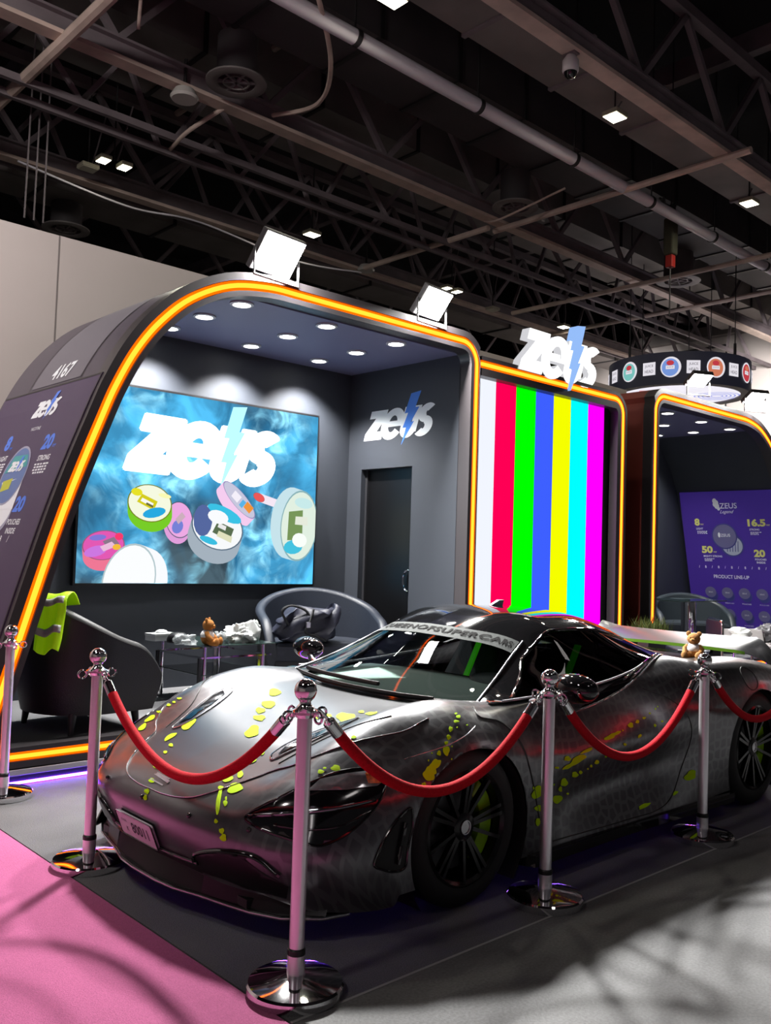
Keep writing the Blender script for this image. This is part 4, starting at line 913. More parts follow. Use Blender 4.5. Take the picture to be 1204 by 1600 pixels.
def light_truss(v, z, label, u0=-2, u1=WR-.1):
    t = thing('lattice_truss', label, 'roof truss', ((u0+u1)/2, v, z))
    for dy, dz in ((-.22, 0), (.22, 0), (0, .95)): MB().beam((u0, v+dy, z+dz), (u1, v+dy, z+dz), .07, .09).build('chord', M['truss'], t)
    x = u0; k = 0
    while x < u1-1.3:
        s = .22 if k % 2 else -.22
        MB().beam((x, v+s, z), (x+.65, v, z+.95), .06).build('diagonal', M['truss'], t); MB().beam((x+1.3, v+s, z), (x+.65, v, z+.95), .06).build('diagonal', M['truss'], t); x += 1.3; k += 1
    return t
light_truss(10.85, 6.95, 'light lattice truss with zigzag members above the sloping stand')
light_truss(13.6, 7.25, 'light purplish lattice truss behind the far brownish truss')
pi_ = MB().cyl((-4, 7.12, 7.0), (WR, 7.30, 7.0), .085, 18)
wpt = thing('white_pipe', 'thick white pipe crossing the roof from top centre to the right edge', 'pipe', (9, 7.2, 7.0)); pi_.build('pipe', M['white_pipe'], wpt, smooth=40)
for x in range(-2, 23, 2):
    MB().lathe([(.086,-.03),(.098,-.03),(.098,.03),(.086,.03)], 18, closed=True, mat=Matrix.Translation((x, 7.12+.18*(x+4)/28, 7.0)) @ Matrix.Rotation(PI/2, 4, 'Y')).build('pipe_clamp', M['metal_dark'], wpt, smooth=40)
    MB().cyl((x, 7.2, 7.1), (x, 7.2, 10.9), .012, 5).build('hanger_rod', M['metal_dark'], wpt)
def duct(v, z, w, h, label, u0=-4, u1=WR-.35, mat=None, seams=1.25, straps=False):
    t = thing('air_duct', label, 'duct', ((u0+u1)/2, v, z)); mat = mat or M['duct']
    x = u0
    while x < u1:
        MB().box(x+.012, min(u1, x+seams)-.012, v-w/2, v+w/2, z, z+h).build('duct_section', mat, t)
        MB().box(x-.03, x+.03, v-w/2-.025, v+w/2+.025, z-.025, z+h+.025).build('flange', M['metal_dark'] if not straps else M['truss'], t); x += seams
    return t
duct(6.40, 7.35, .62, .40, 'pale flat duct beside the white pipe', seams=1.6, straps=True)
duct(8.20, 7.55, 1.05, .85, 'wide dark box duct running across the middle of the roof', mat=M['duct_dark'], seams=1.35)
duct(11.1, 8.1, 1.6, .55, 'broad flat duct behind the pale-edged truss', mat=M['duct'], seams=2.0)
duct(15.0, 7.4, .9, .55, 'brownish duct above the white wall at far left', mat=M['duct'], seams=2.4)
duct(3.4, 8.2, 1.6, .7, 'dark duct near the top right corner of the photo', mat=M['duct_dark'], seams=2.0)
def cross(u, z, v0, v1, label, r=.05):
    o = MB().tube([(u, v0, z), (u, v1, z)], r, 8).build('cross_pipe', M['girder'], smooth=40); return tag(o, label, 'pipe')
cross(11.27, 6.96, 5.3, 9.7, 'slim pipe linking trusses at right of the roof'); cross(11.12, 6.98, 9.7, 12.8, 'slim pipe over the second floodlight')
cross(3.79, 6.98, 7.4, 12.2, 'cross pipe at the upper left corner of the roof', .07); cross(17.5, 6.98, 5, 14, 'slim cross pipe near the hall far wall'); cross(7.1, 8.6, 6, 13, 'high cross pipe in the roof centre')
cross(15.2, 6.9, 4, 12.5, 'slim cross pipe just above the round banner')
for u in (1.0, 5.5, 9.2, 13.5, 18.5):
    o = MB().box(u-.09, u+.09, -4, 24, 9.6, 9.95).build('trim_2', M['truss']); struct(o)
def bay_lamp(loc, label, on=True, twin=False, hang=4.0):
    t = thing('hall_lamp', label, 'lamp', loc, group='hall lamps hanging in the roof')
    for k in ((-.16, .16) if twin else (0,)):
        MB().box(k-(.085 if twin else .13), k+(.085 if twin else .13), -.11, .11, 0, .06).build('housing', pbr('lamp_housing', lin(176, 170, 150), .5), t, local=True, bevel=.01)
        MB().box(k-(.07 if twin else .115), k+(.07 if twin else .115), -.095, .095, -.008, -.001).build('lens', M['hall_lamp'] if on else pbr('lamp_off', lin(205, 200, 180), .4), t, local=True)
    MB().cyl((0,0,.06), (0,0,hang), .012, 6).build('suspension_cable', M['metal_dark'], t, local=True)
    MB().tube(cr_path([(.05,0,.07),(.14,.05,.35*min(1,hang)),(.22,.12,.62*min(1,hang)),(.30,.1,min(1.0,hang))], 4), .012, 5).build('power_cable', M['truss'], t, smooth=50, local=True)
    if on:
        d = bpy.data.lights.new('hall_lamp_beam', 'AREA'); d.size = .3; d.energy = 20; d.color = (1, .94, .78); q = bpy.data.objects.new('hall_lamp_beam', d); COL.objects.link(q); q.location = Vector(loc)-Vector((0,0,.02))
    return t
bay_lamp((9.37, 6.15, 7.0), 'lit square hall lamp over the white pipe at upper right', hang=.35)
bay_lamp((13.05, 6.16, 7.0), 'lit square hall lamp at the right edge of the roof', hang=.35)
bay_lamp((5.83, 6.43, 7.0), 'lit hall lamp cut by the top edge of the photo', hang=.35)
bay_lamp((5.62, 12.06, 6.98), 'lit twin hall lamp at the left of the roof', twin=True)
bay_lamp((9.33, 12.17, 6.98), 'lit small hall lamp just right above the larger floodlight')
bay_lamp((13.27, 12.53, 6.98), 'lit twin hall lamp right above the second floodlight', twin=True)
bay_lamp((17.13, 12.53, 6.98), 'lit hall lamp behind the illuminated letter sign')
bay_lamp((5.43, 12.5, 6.98), 'unlit pale hall lamp left of the twin lamp', on=False)
bay_lamp((15.0, 12.9, 7.0), 'unlit pale hall lamp above the illuminated letter sign', on=False)
def dome_lamp(loc, label):
    t = thing('round_roof_lamp', label, 'lamp', loc)
    MB().lathe([(.0001,0),(.15,.0),(.17,.03),(.12,.12),(.0001,.15)], 20).build('shade', pbr('lamp_shade', lin(200,196,190), .5), t, smooth=40, local=True); MB().cyl((0,0,.15), (0,0,.5), .02, 6).build('stem', M['metal_dark'], t, local=True)
dome_lamp((11.22, 12.88, 6.95), 'small round pale lamp under the far truss centre')
dome_lamp((5.25, 9.45, 6.85), 'round pale lamp clipped under the pale-edged truss')
def diffuser(loc, label, R=.36):
    t = thing('round_diffuser', label, 'vent', loc)
    MB().lathe([(R,0),(R,.02),(R*.62,.06),(R*.62,.0),(R*.8,-.02)], 32, closed=True).build('outer_ring', M['duct'], t, smooth=40, local=True)
    MB().lathe([(R*.40,0),(R*.45,0),(R*.40,.05),(R*.35,.05)], 24, closed=True).build('inner_ring', M['duct'], t, smooth=40, local=True)
    for k in range(3):
        a = PI*k/3+.4; MB().beam((-R*.62*math.cos(a), -R*.62*math.sin(a), .02), (R*.62*math.cos(a), R*.62*math.sin(a), .02), .03).build('spoke', M['truss'], t, local=True)
    MB().cyl((0,0,.05), (0,0,.55), R*.66, 24).build('neck', M['duct_dark'], t, smooth=40, local=True)
diffuser((5.63, 8.92, 7.0), 'round air diffuser by the pale-edged truss, upper left'); diffuser((6.23, 15.13, 6.95), 'pale round air diffuser just above the white wall at left', .40)
diffuser((10.8, 8.88, 7.0), 'dim round air diffuser in the middle right of the roof'); diffuser((15.8, 8.86, 7.0), 'round air diffuser above the round banner', .42)
cc = thing('dome_camera', 'white dome security camera under the upper right truss', 'camera', (7.84, 5.72, 6.72))
MB().lathe([(.0001,.0),(.03,.004),(.06,.03),(.075,.07)], 20).build('dome', M['gloss_black'], cc, smooth=60, local=True); MB().lathe([(.078,.07),(.09,.09),(.09,.20),(.05,.26),(.0001,.27)], 20).build('camera_body', pbr('camera_white', lin(215,212,215), .4), cc, smooth=40, local=True); MB().beam((0,0,.26), (0,.0,.30), .16, .10).build('bracket', M['truss'], cc, local=True)
def cable(pts, label, r=.028, mat=None):
    o = MB().tube(cr_path(pts, 10), r, 6).build('roof_cable', mat or M['girder'], smooth=60); return tag(o, label, 'cable')
cable([(5.9, 9.5, 7.05), (5.7, 10.1, 6.85), (5.9, 10.9, 6.95), (6.2, 11.6, 7.2)], 'pale sagging cable left of the pale-edged truss lamp')
cable([(5.1, 6.8, 7.1), (6.0, 7.6, 6.9), (6.6, 8.6, 7.0), (6.5, 9.4, 7.1)], 'long sagging cable below the top edge, left of the white pipe')
cable([(4.6, 13.0, 6.98), (6.3, 13.0, 6.82), (7.6, 13.0, 6.93), (9.6, 13.0, 6.78), (11.2, 13.0, 6.95)], 'thin pale cable strung along the far brownish truss', .016, M['white_pipe'])
cable([(10.9, 8.0, 7.1), (10.6, 9.0, 6.8), (10.9, 9.6, 7.0)], 'short looped cable near the dim round diffuser', .016)
cable([(4.1, 8.0, 8.2), (4.2, 8.5, 7.6), (4.35, 8.9, 7.1)], 'dangling pale cable at the upper left', .02)
def hoist(loc, label, h=.62):
    t = thing('chain_hoist', label, 'hoist', loc)
    MB().box(-.09,.09,-.09,.09,0,h).build('hoist_bag', pbr('hoist_olive', lin(66, 66, 50), .8), t, local=True, bevel=.03); MB().box(-.06,.06,-.06,.06,-.2,0).build('red_hook', pbr('hoist_red', lin(170, 40, 34), .5), t, local=True, bevel=.01)
    MB().tube([(-.12+.2*math.sin(i*.7), .05*math.cos(i*1.3), h+.12+.05*(i % 4)) for i in range(16)], .02, 6).build('cable_coil', M['metal_dark'], t, smooth=60, local=True)
    MB().cyl((0,0,-.2), (0,0,-1.0), .012, 5).build('chain', M['metal_dark'], t, local=True); MB().cyl((0,0,h), (0,0,11.02-loc[2]), .012, 5).build('hanging_wire', M['metal_dark'], t, local=True)
hoist((13.2, 7.55, 6.55), 'olive chain hoist bag with red hook above the round banner')
hoist((15.8, 6.85, 6.75), 'small chain hoist with cable tangle beside the white pipe', .25)
for k, pos in enumerate(('leftmost', 'middle', 'rightmost')):
    o = MB().cyl((4.15+.12*k, 11.4, 5.6), (4.2+.1*k, 11.4, 11.02), .012, 5).build('drop_wire', M['truss']); tag(o, pos+' of three thin wires hanging at the left edge of the roof', 'wire', 'thin wires at the left edge')
# ------------------------------------------------------------------ the car (local frame: x to the rear from the front axle, y to its far side, z up)
CX, CY_ = 2.85, 3.46
car = thing('sports_car', 'low black and silver scale-wrapped supercar with lime paint splashes inside the ropes', 'car', (CX, CY_, 0))
def pchip(t, y, tt):
    t = np.array(t, float); y = np.array(y, float); h = np.diff(t); d = (np.diff(y, axis=0).T/h).T; m = np.zeros_like(y)
    w1 = 2*h[1:]+h[:-1]; w2 = h[1:]+2*h[:-1]
    a, b = d[:-1], d[1:]; ok = a*b > 0
    with np.errstate(divide='ignore', invalid='ignore'):
        hm = ((w1+w2)[:, None])/((w1[:, None]/a)+(w2[:, None]/b))
    m[1:-1] = np.where(ok, hm, 0)*0.6+np.where(ok, 1, 0.0)*0.4*(a*h[1:, None]+b*h[:-1, None])/(h[1:]+h[:-1])[:, None]*1.0
    m[0] = d[0]; m[-1] = d[-1]
    i = np.clip(np.searchsorted(t, tt, side='right')-1, 0, len(t)-2); s = ((tt-t[i])/h[i])[:, None]; hh = h[i][:, None]
    return (2*s**3-3*s**2+1)*y[i]+(s**3-2*s**2+s)*hh*m[i]+(-2*s**3+3*s**2)*y[i+1]+(s**3-s**2)*hh*m[i+1]
def surf(G, nr, nc, smooth=2):
    """G: rows x cols control points -> fine grid with the row/column index (in control units) of every fine row/column"""
    G = np.array(G, float); R, C, _ = G.shape
    tr = np.concatenate([[0], np.cumsum(np.linalg.norm(np.diff(G, axis=0), axis=2).mean(1))]); tc = np.concatenate([[0], np.cumsum(np.linalg.norm(np.diff(G, axis=1), axis=2).mean(0))])
    ttr = np.linspace(0, tr[-1], nr); ttc = np.linspace(0, tc[-1], nc)
    A = pchip(tr, G.reshape(R, -1), ttr).reshape(nr, C, 3)
    B = pchip(tc, A.transpose(1, 0, 2).reshape(C, -1), ttc).reshape(nc, nr, 3).transpose(1, 0, 2)
    for _ in range(smooth):
        B[1:-1] = .5*B[1:-1]+.25*(B[:-2]+B[2:]); B[:, 1:-1] = .5*B[:, 1:-1]+.25*(B[:, :-2]+B[:, 2:])
    return B, np.interp(ttr, tr, np.arange(R)), np.interp(ttc, tc, np.arange(C))
BODY = [
 [(-.900,0,.170),(-.895,.25,.170),(-.870,.48,.165),(-.810,.66,.160),(-.720,.78,.125),(-.620,.85,.110),(-.530,.90,.105),(-.440,.92,.100)],
 [(-.950,0,.270),(-.945,.25,.270),(-.915,.48,.265),(-.850,.67,.260),(-.750,.80,.240),(-.640,.875,.215),(-.530,.915,.165),(-.420,.93,.105)],
 [(-.975,0,.360),(-.970,.25,.360),(-.935,.48,.355),(-.865,.67,.350),(-.755,.815,.330),(-.630,.89,.290),(-.510,.925,.215),(-.400,.94,.110)],
 [(-.965,0,.415),(-.955,.25,.415),(-.915,.48,.415),(-.840,.66,.410),(-.720,.815,.400),(-.590,.90,.355),(-.480,.935,.265),(-.385,.945,.145)],
 [(-.900,0,.475),(-.890,.25,.475),(-.850,.47,.478),(-.790,.67,.490),(-.660,.82,.475),(-.520,.905,.420),(-.430,.94,.300),(-.370,.95,.150)],
 [(-.700,0,.565),(-.690,.25,.565),(-.660,.46,.570),(-.610,.675,.605),(-.490,.835,.575),(-.370,.93,.480),(-.330,.945,.330),(-.330,.95,.150)],
 [(-.450,0,.655),(-.450,.25,.657),(-.430,.46,.670),(-.390,.675,.722),(-.280,.835,.675),(-.225,.945,.540),(-.220,.95,.340),(-.220,.95,.150)],
 [(-.200,0,.710),(-.200,.25,.712),(-.200,.46,.735),(-.160,.675,.798),(-.100,.845,.745),(-.080,.962,.590),(-.080,.955,.350),(-.080,.95,.150)],
 [(.020,0,.735),(.020,.25,.737),(.020,.46,.757),(.050,.685,.820),(.060,.855,.762),(.060,.966,.605),(.060,.955,.350),(.060,.945,.140)],
 [(.210,0,.742),(.215,.25,.744),(.235,.46,.755),(.270,.70,.800),(.250,.858,.750),(.250,.958,.590),(.250,.95,.350),(.250,.94,.130)],
 [(.500,0,.720),(.500,.25,.720),(.500,.50,.735),(.500,.76,.785),(.500,.86,.720),(.500,.93,.550),(.500,.93,.350),(.500,.93,.130)],
 [(.850,0,.720),(.850,.25,.720),(.850,.50,.735),(.850,.782,.792),(.850,.862,.705),(.850,.92,.525),(.850,.885,.330),(.850,.93,.130)],
 [(1.20,0,.740),(1.20,.25,.740),(1.20,.50,.760),(1.20,.780,.815),(1.20,.858,.720),(1.20,.925,.540),(1.20,.875,.340),(1.20,.935,.130)],
 [(1.55,0,.80),(1.55,.25,.80),(1.55,.50,.810),(1.55,.748,.852),(1.55,.855,.760),(1.55,.940,.575),(1.55,.89,.360),(1.55,.94,.130)],
 [(1.90,0,.88),(1.90,.25,.88),(1.90,.48,.870),(1.94,.695,.922),(1.92,.845,.838),(1.90,.958,.625),(1.90,.93,.385),(1.90,.945,.130)],
 [(2.25,0,.90),(2.25,.25,.895),(2.25,.50,.870),(2.25,.705,.888),(2.25,.855,.868),(2.25,.972,.670),(2.25,.965,.405),(2.25,.95,.140)],
 [(2.68,0,.86),(2.68,.25,.855),(2.68,.50,.840),(2.68,.700,.880),(2.68,.862,.858),(2.68,.978,.690),(2.68,.980,.420),(2.68,.96,.150)],
 [(3.05,0,.82),(3.05,.25,.815),(3.05,.50,.810),(3.05,.690,.840),(3.05,.845,.805),(3.05,.958,.665),(3.05,.960,.450),(3.05,.94,.200)],
 [(3.35,0,.80),(3.35,.25,.795),(3.35,.48,.785),(3.35,.660,.790),(3.35,.805,.750),(3.35,.915,.630),(3.35,.910,.450),(3.35,.88,.250)],
 [(3.50,0,.76),(3.50,.25,.755),(3.49,.47,.745),(3.47,.640,.735),(3.44,.780,.690),(3.41,.880,.590),(3.41,.870,.430),(3.41,.84,.270)],
 [(3.53,0,.45),(3.53,.25,.45),(3.52,.46,.45),(3.50,.630,.45),(3.46,.770,.45),(3.43,.860,.43),(3.43,.850,.36),(3.43,.82,.290)],
]
AXF, AXR = (.025, .325), (2.66, .347)
ARCHES = (((.040, .288), .368), ((2.655, .318), .388))
NR, NC = 400, 130
HB, HR, HC = surf(BODY, NR, NC, 3)
def body_mesh():
    """both halves as one dense grid mesh with a UV map in metres; cabin opening and wheel openings left out"""
    full = np.concatenate([HB[:, ::-1]*np.array([1, -1, 1]), HB[:, 1:]], axis=1)     # near side first
    cidx = np.concatenate([HC[::-1], HC[1:]]); W = full.shape[1]
    P = full.reshape(-1, 3).copy()
    dead = np.zeros(len(P), bool)
    for (ax, az), r in ARCHES:
        dx, dz = P[:, 0]-ax, P[:, 2]-az; dist = np.hypot(dx, dz); side = np.abs(P[:, 1]) > .60
        inn = side & (dist < r); dead |= inn
    fs = []; keep = []
    n = NR
    D = dead.reshape(n, W); F = []
    cab = lambda i, j: 9.25 < HR[i] < 14.2 and cidx[j] < 2.93
    for i in range(n-1):
        for j in range(W-1):
            q = (i*W+j, i*W+j+1, (i+1)*W+j+1, (i+1)*W+j)
            k = sum(dead[v] for v in q)
            if k == 4 or cab(i, j): continue
            F.append(q)
    # snap the dead vertices that are still used onto the wheel-opening circle
    used = set(v for q in F for v in q)
    for v in used:
        if dead[v]:
            for (ax, az), r in ARCHES:
                dx, dz = P[v, 0]-ax, P[v, 2]-az; d = math.hypot(dx, dz)
                if d < r+1e-6 and d > 1e-6: P[v, 0] = ax+dx/d*r; P[v, 2] = az+dz/d*r
    rem = {v: k for k, v in enumerate(sorted(used))}
    vs = [tuple(P[v]) for v in sorted(used)]; fs = [tuple(rem[v] for v in q) for q in F]
    arc_r = np.concatenate([[0], np.cumsum(np.linalg.norm(np.diff(full, axis=0), axis=2).mean(1))])
    arc_c = np.concatenate([np.zeros((n, 1)), np.cumsum(np.linalg.norm(np.diff(full, axis=1), axis=2), axis=1)], axis=1)
    mid = W//2; arc_c = arc_c-arc_c[:, mid:mid+1]
    uv = {}
    for v in used: i, j = divmod(v, W); uv[rem[v]] = (full[i, j, 0]*.35+arc_r[i]*.65, arc_c[i, j])
    return vs, fs, uv
def wrap_mat():
    m = bpy.data.materials.new('scale_wrap'); m.use_nodes = True; nt = m.node_tree; b = nt.nodes['Principled BSDF']
    uv = nt.nodes.new('ShaderNodeUVMap'); vo = nt.nodes.new('ShaderNodeTexVoronoi'); vo.voronoi_dimensions = '2D'; vo.feature = 'DISTANCE_TO_EDGE'
    vo.inputs['Scale'].default_value = 17.0; vo.inputs['Randomness'].default_value = .55; nt.links.new(uv.outputs[0], vo.inputs['Vector'])
    rp = nt.nodes.new('ShaderNodeMapRange'); rp.interpolation_type = 'SMOOTHSTEP'; rp.inputs[1].default_value = .10; rp.inputs[2].default_value = .20
    nt.links.new(vo.outputs['Distance'], rp.inputs[0])
    tc = nt.nodes.new('ShaderNodeTexCoord'); nz = nt.nodes.new('ShaderNodeTexNoise'); nz.inputs['Scale'].default_value = 2.2; nz.inputs['Detail'].default_value = 3; nt.links.new(tc.outputs['Object'], nz.inputs[0])
    fd = nt.nodes.new('ShaderNodeMapRange'); fd.inputs[1].default_value = .40; fd.inputs[2].default_value = .62; fd.inputs[3].default_value = .35; fd.inputs[4].default_value = 1; nt.links.new(nz.outputs['Fac'], fd.inputs[0])
    mu = nt.nodes.new('ShaderNodeMath'); mu.operation = 'MULTIPLY'; nt.links.new(rp.outputs[0], mu.inputs[0]); nt.links.new(fd.outputs[0], mu.inputs[1])
    mx = nt.nodes.new('ShaderNodeMixRGB'); mx.inputs[1].default_value = (.150, .153, .163, 1); mx.inputs[2].default_value = (.084, .082, .092, 1); sx = nt.nodes.new('ShaderNodeSeparateXYZ'); nt.links.new(tc.outputs['Object'], sx.inputs[0]); ab = nt.nodes.new('ShaderNodeMath'); ab.operation = 'ABSOLUTE'; nt.links.new(sx.outputs['Y'], ab.inputs[0])
    fy = nt.nodes.new('ShaderNodeMapRange'); fy.inputs[1].default_value = .45; fy.inputs[2].default_value = .80; fy.inputs[3].default_value = .05; nt.links.new(ab.outputs[0], fy.inputs[0])
    m3 = nt.nodes.new('ShaderNodeMath'); m3.operation = 'MULTIPLY'; nt.links.new(mu.outputs[0], m3.inputs[0]); nt.links.new(fy.outputs[0], m3.inputs[1])
    nt.links.new(m3.outputs[0], mx.inputs[0])
    nt.links.new(mx.outputs[0], b.inputs['Base Color']); b.inputs['Metallic'].default_value = .85; b.inputs['Coat Weight'].default_value = .55; b.inputs['Coat Roughness'].default_value = .20
    b.inputs['Roughness'].default_value = .31
    return m
M['wrap'] = wrap_mat()
bv, bf, buv = body_mesh()
mb = MB(); mb.add(bv, bf); body = mb.build('body', M['wrap'], car, smooth=180, local=True)
ul = body.data.uv_layers.new(name='UVMap')
for lp in body.data.loops: ul.data[lp.index].uv = buv[lp.vertex_index]
BT = BVHTree.FromPolygons([Vector(v) for v in bv], bf)

# glasshouse: a second surface over the cabin
CAN = [
 [(.205,0,.748),(.225,.32,.752),(.285,.62,.766),(.315,.725,.780),(.325,.752,.787),(.335,.775,.792)],
 [(.450,0,.930),(.465,.29,.920),(.520,.535,.888),(.550,.645,.856),(.560,.712,.826),(.570,.778,.794)],
 [(.720,0,1.090),(.740,.25,1.080),(.840,.44,1.052),(.880,.55,1.005),(.880,.675,.905),(.850,.788,.798)],
 [(1.10,0,1.186),(1.10,.25,1.176),(1.10,.41,1.146),(1.10,.515,1.095),(1.15,.66,.960),(1.20,.787,.821)],
 [(1.50,0,1.172),(1.50,.25,1.160),(1.50,.40,1.128),(1.50,.485,1.082),(1.53,.62,.975),(1.55,.755,.858)],
 [(1.90,0,1.095),(1.90,.24,1.083),(1.90,.36,1.048),(1.90,.435,1.010),(1.90,.55,.958),(1.90,.680,.908)],
 [(2.25,0,.985),(2.25,.22,.975),(2.25,.33,.948),(2.25,.40,.928),(2.25,.48,.910),(2.25,.56,.892)],
 [(2.60,0,.875),(2.60,.20,.870),(2.60,.30,.862),(2.60,.36,.856),(2.60,.43,.850),(2.60,.50,.845)],
]
NR2, NC2 = 120, 60
KB, KR, KC = surf(CAN, NR2, NC2, 2)
def can_pt(r, c, off=0.0, side=-1):      # control-row, control-column -> point; side -1 near, +1 far
    i = np.interp(r, KR, np.arange(NR2)); j = np.interp(c, KC, np.arange(NC2)); i0, j0 = int(min(i, NR2-2)), int(min(j, NC2-2)); a, b = i-i0, j-j0
    q = (1-a)*(1-b)*KB[i0, j0]+a*(1-b)*KB[i0+1, j0]+(1-a)*b*KB[i0, j0+1]+a*b*KB[i0+1, j0+1]
    if off:
        du = KB[i0+1, j0]-KB[i0, j0]; dv = KB[i0, j0+1]-KB[i0, j0]; nn = np.cross(du, dv); L = np.linalg.norm(nn); nn = nn/L if L > 1e-9 else np.array([0, 0, 1.]); nn = nn if nn[2] > 0 else -nn; q = q+nn*off
    return Vector((q[0], side*q[1], q[2]))
def can_patch(pred, both=True, side=None):
    mb = MB()
    for sd in ((-1, 1) if both else (side,)):
        vid = {}
        def vi(i, j):
            if (i, j) not in vid: vid[(i, j)] = len(mb.v); q = KB[i, j]; mb.v.append((q[0], sd*q[1], q[2]))
            return vid[(i, j)]
        for i in range(NR2-1):
            for j in range(NC2-1):
                if pred((KR[i]+KR[i+1])/2, (KC[j]+KC[j+1])/2): mb.f.append((vi(i, j), vi(i, j+1), vi(i+1, j+1), vi(i+1, j))); mb.mi.append(0)
    return mb
def weld(o):
    bm = bmesh.new(); bm.from_mesh(o.data); bmesh.ops.remove_doubles(bm, verts=bm.verts, dist=1e-4); bmesh.ops.recalc_face_normals(bm, faces=bm.faces); bm.to_mesh(o.data); bm.free()
    o.data.polygons.foreach_set('use_smooth', [True]*len(o.data.polygons)); return o
isws = lambda r, c: .12 < r < 2.0 and c < 2.62
issg = lambda r, c: c > 3.12 and c < 4.93 and .85 < r < 5.1 and (r > 1.75 or c > 3.0+ (1.75-r)*1.6)
M['windscreen'] = glass('windscreen_glass', (.84, .90, .88, 1), 1.5); M['side_glass'] = glass('side_glass', (.10, .11, .12, 1), 1.5)
M['canopy'] = pbr('gloss_black_roof', (.008, .008, .009, 1), .05, 0, coat=1.0)
weld(can_patch(isws).build('windscreen', M['windscreen'], car, smooth=180, local=True))
for sd, nmx in ((-1, ''), (1, '')): weld(can_patch(issg, False, sd).build('side_window', M['side_glass'], car, smooth=180, local=True))
weld(can_patch(lambda r, c: not isws(r, c) and not issg(r, c)).build('roof', M['canopy'], car, smooth=180, local=True))
# window trim lines on both sides
for sd in (-1, 1):
    tl = MB(); tl.tube([can_pt(r, 4.96, .004, sd) for r in np.linspace(.35, 5.3, 50)], .006, 6); tl.tube([can_pt(r, 2.70, .004, sd) for r in np.linspace(.1, 2.05, 26)], .006, 6)
    ws_ = MB(); ws_.tube([can_pt(r, max(3.13, 3.0+(1.75-r)*1.6), .001, sd) for r in list(np.linspace(.66, 1.68, 16))+list(np.linspace(1.8, 5.1, 40))], .011, 6); ws_.build('window_seal', M['gloss_black'], car, smooth=60, local=True)
    tl.build('window_trim', M['brushed'], car, smooth=60, local=True)
    dv = MB(); dv.tube([can_pt(r, c, .003, sd) for r, c in zip(np.linspace(4.05, 4.55, 10), np.linspace(3.15, 4.9, 10))], .009, 6); dv.build('window_divider', M['gloss_black'], car, smooth=60, local=True)
# sun strip with its lettering, on the upper windscreen
SB0, SB1, SBC = 1.66, 1.985, 2.6
sb = MB(); sb.grid([[can_pt(r, abs(c), .003, -1 if c < 0 else 1) for c in np.linspace(-SBC, SBC, 41)] for r in np.linspace(SB0, SB1, 7)])
sbo = sb.build('sun_strip', pbr('strip_grey', lin(86, 90, 90), .7, spec=.1), car, smooth=180, local=True)
tx = MB(); vs, fs, (x0, x1, y0, y1) = text_poly('QUEENOFSUPERCARS', .03, 0, 1.1)
tx.add([can_pt(SB0+(SB1-SB0)*(.22+.54*(y-y0)/(y1-y0)), abs(-.58+1.52*(x-x0)/(x1-x0))*SBC, .006, 1 if (-.58+1.52*(x-x0)/(x1-x0)) < 0 else -1) for x, y in vs], fs)
tx.build('lettering', pbr('strip_letter', (.003,.003,.004,1), .8, spec=.1), sbo, local=True)
# ------------------------------------------------------------------ wheels
def wheel(x, y, z, R, w, rim_r, sgn, label=None):
    # sgn -1: near side (outer face towards -y)
    T = Matrix.Translation((x, y, z)) @ Matrix.Rotation(PI/2 if sgn < 0 else -PI/2, 4, 'X')   # local +z = outward
    wl = MB().lathe([(rim_r,-w),(rim_r+.02,-w-.004),(R-.03,-w),(R,-w+.03),(R,-.03),(R-.012,-.012),(R-.04,.002),(rim_r+.02,.004),(rim_r,-.004)], 56, closed=True, mat=T).build('wheel', M['rubber'], car, smooth=30, local=True)
    rimb = MB().lathe([(rim_r+.002,-.002),(rim_r-.008,.004),(rim_r-.022,-.01),(rim_r-.03,-.06),(rim_r-.035,-w+.02),(rim_r,-w+.01)], 56, closed=True, mat=T)
    for k in range(10):
        a = 2*PI*k/10+.2; ca, sa = math.cos(a), math.sin(a)
        for da in (-.05, .05):
            p0 = T @ Vector((.045*math.cos(a+da*3), .045*math.sin(a+da*3), -.035)); p1 = T @ Vector(((rim_r-.012)*math.cos(a+da*1.6), (rim_r-.012)*math.sin(a+da*1.6), -.016))
            if k % 2 == 0 or da > 0: rimb.beam(p0, p1, .016, .026, up=T.to_3x3() @ Vector((0,0,1)))
    rimb.lathe([(.0001,-.06),(.062,-.06),(.062,-.022),(.05,-.016),(.0001,-.016)], 24, mat=T)
    rimb.build('rim', M['rim_black'], wl, smooth=30, local=True)
    MB().lathe([(.060,-.085),(rim_r*.78,-.085),(rim_r*.78,-.115),(.060,-.115)], 40, closed=True, mat=T).build('brake_disc', pbr('disc_grey', (.09,.09,.095,1), .4, .9), wl, smooth=30, local=True)
    cp = MB(); a0, a1 = (.62*PI/2, -.62*PI/2); sx = 1 if x < 1 else 1; pts = []
    for i in range(9):
        a = a0+(a1-a0)*i/8; pts.append(a)
    r0, r1 = rim_r*.56, rim_r*.86; vs = []
    for zz in (-.050, -.125):
        for r in (r0, r1):
            for a in pts: vs.append(T @ Vector((r*math.cos(a), r*math.sin(a)*1.0, zz)))
    n = 9; fs = []
    for i in range(n-1): fs += [(i, i+1, n+i+1, n+i), (2*n+i, 3*n+i, 3*n+i+1, 2*n+i+1), (i, 2*n+i, 2*n+i+1, i+1), (n+i, n+i+1, 3*n+i+1, 3*n+i)]
    fs += [(0, n, 3*n, 2*n), (n-1, 3*n-1, 4*n-1, 2*n-1)]
    cp.add(vs, fs); cp.build('brake_caliper', M['lime'], wl, local=True)
    hc = MB().lathe([(.0001,-.014),(.026,-.014),(.026,-.010),(.030,-.010),(.030,-.016),(.0001,-.017)], 24, mat=T).build('centre_cap', pbr('cap_chrome', (.5,.5,.52,1), .25, 1), wl, smooth=30, local=True)
    return wl
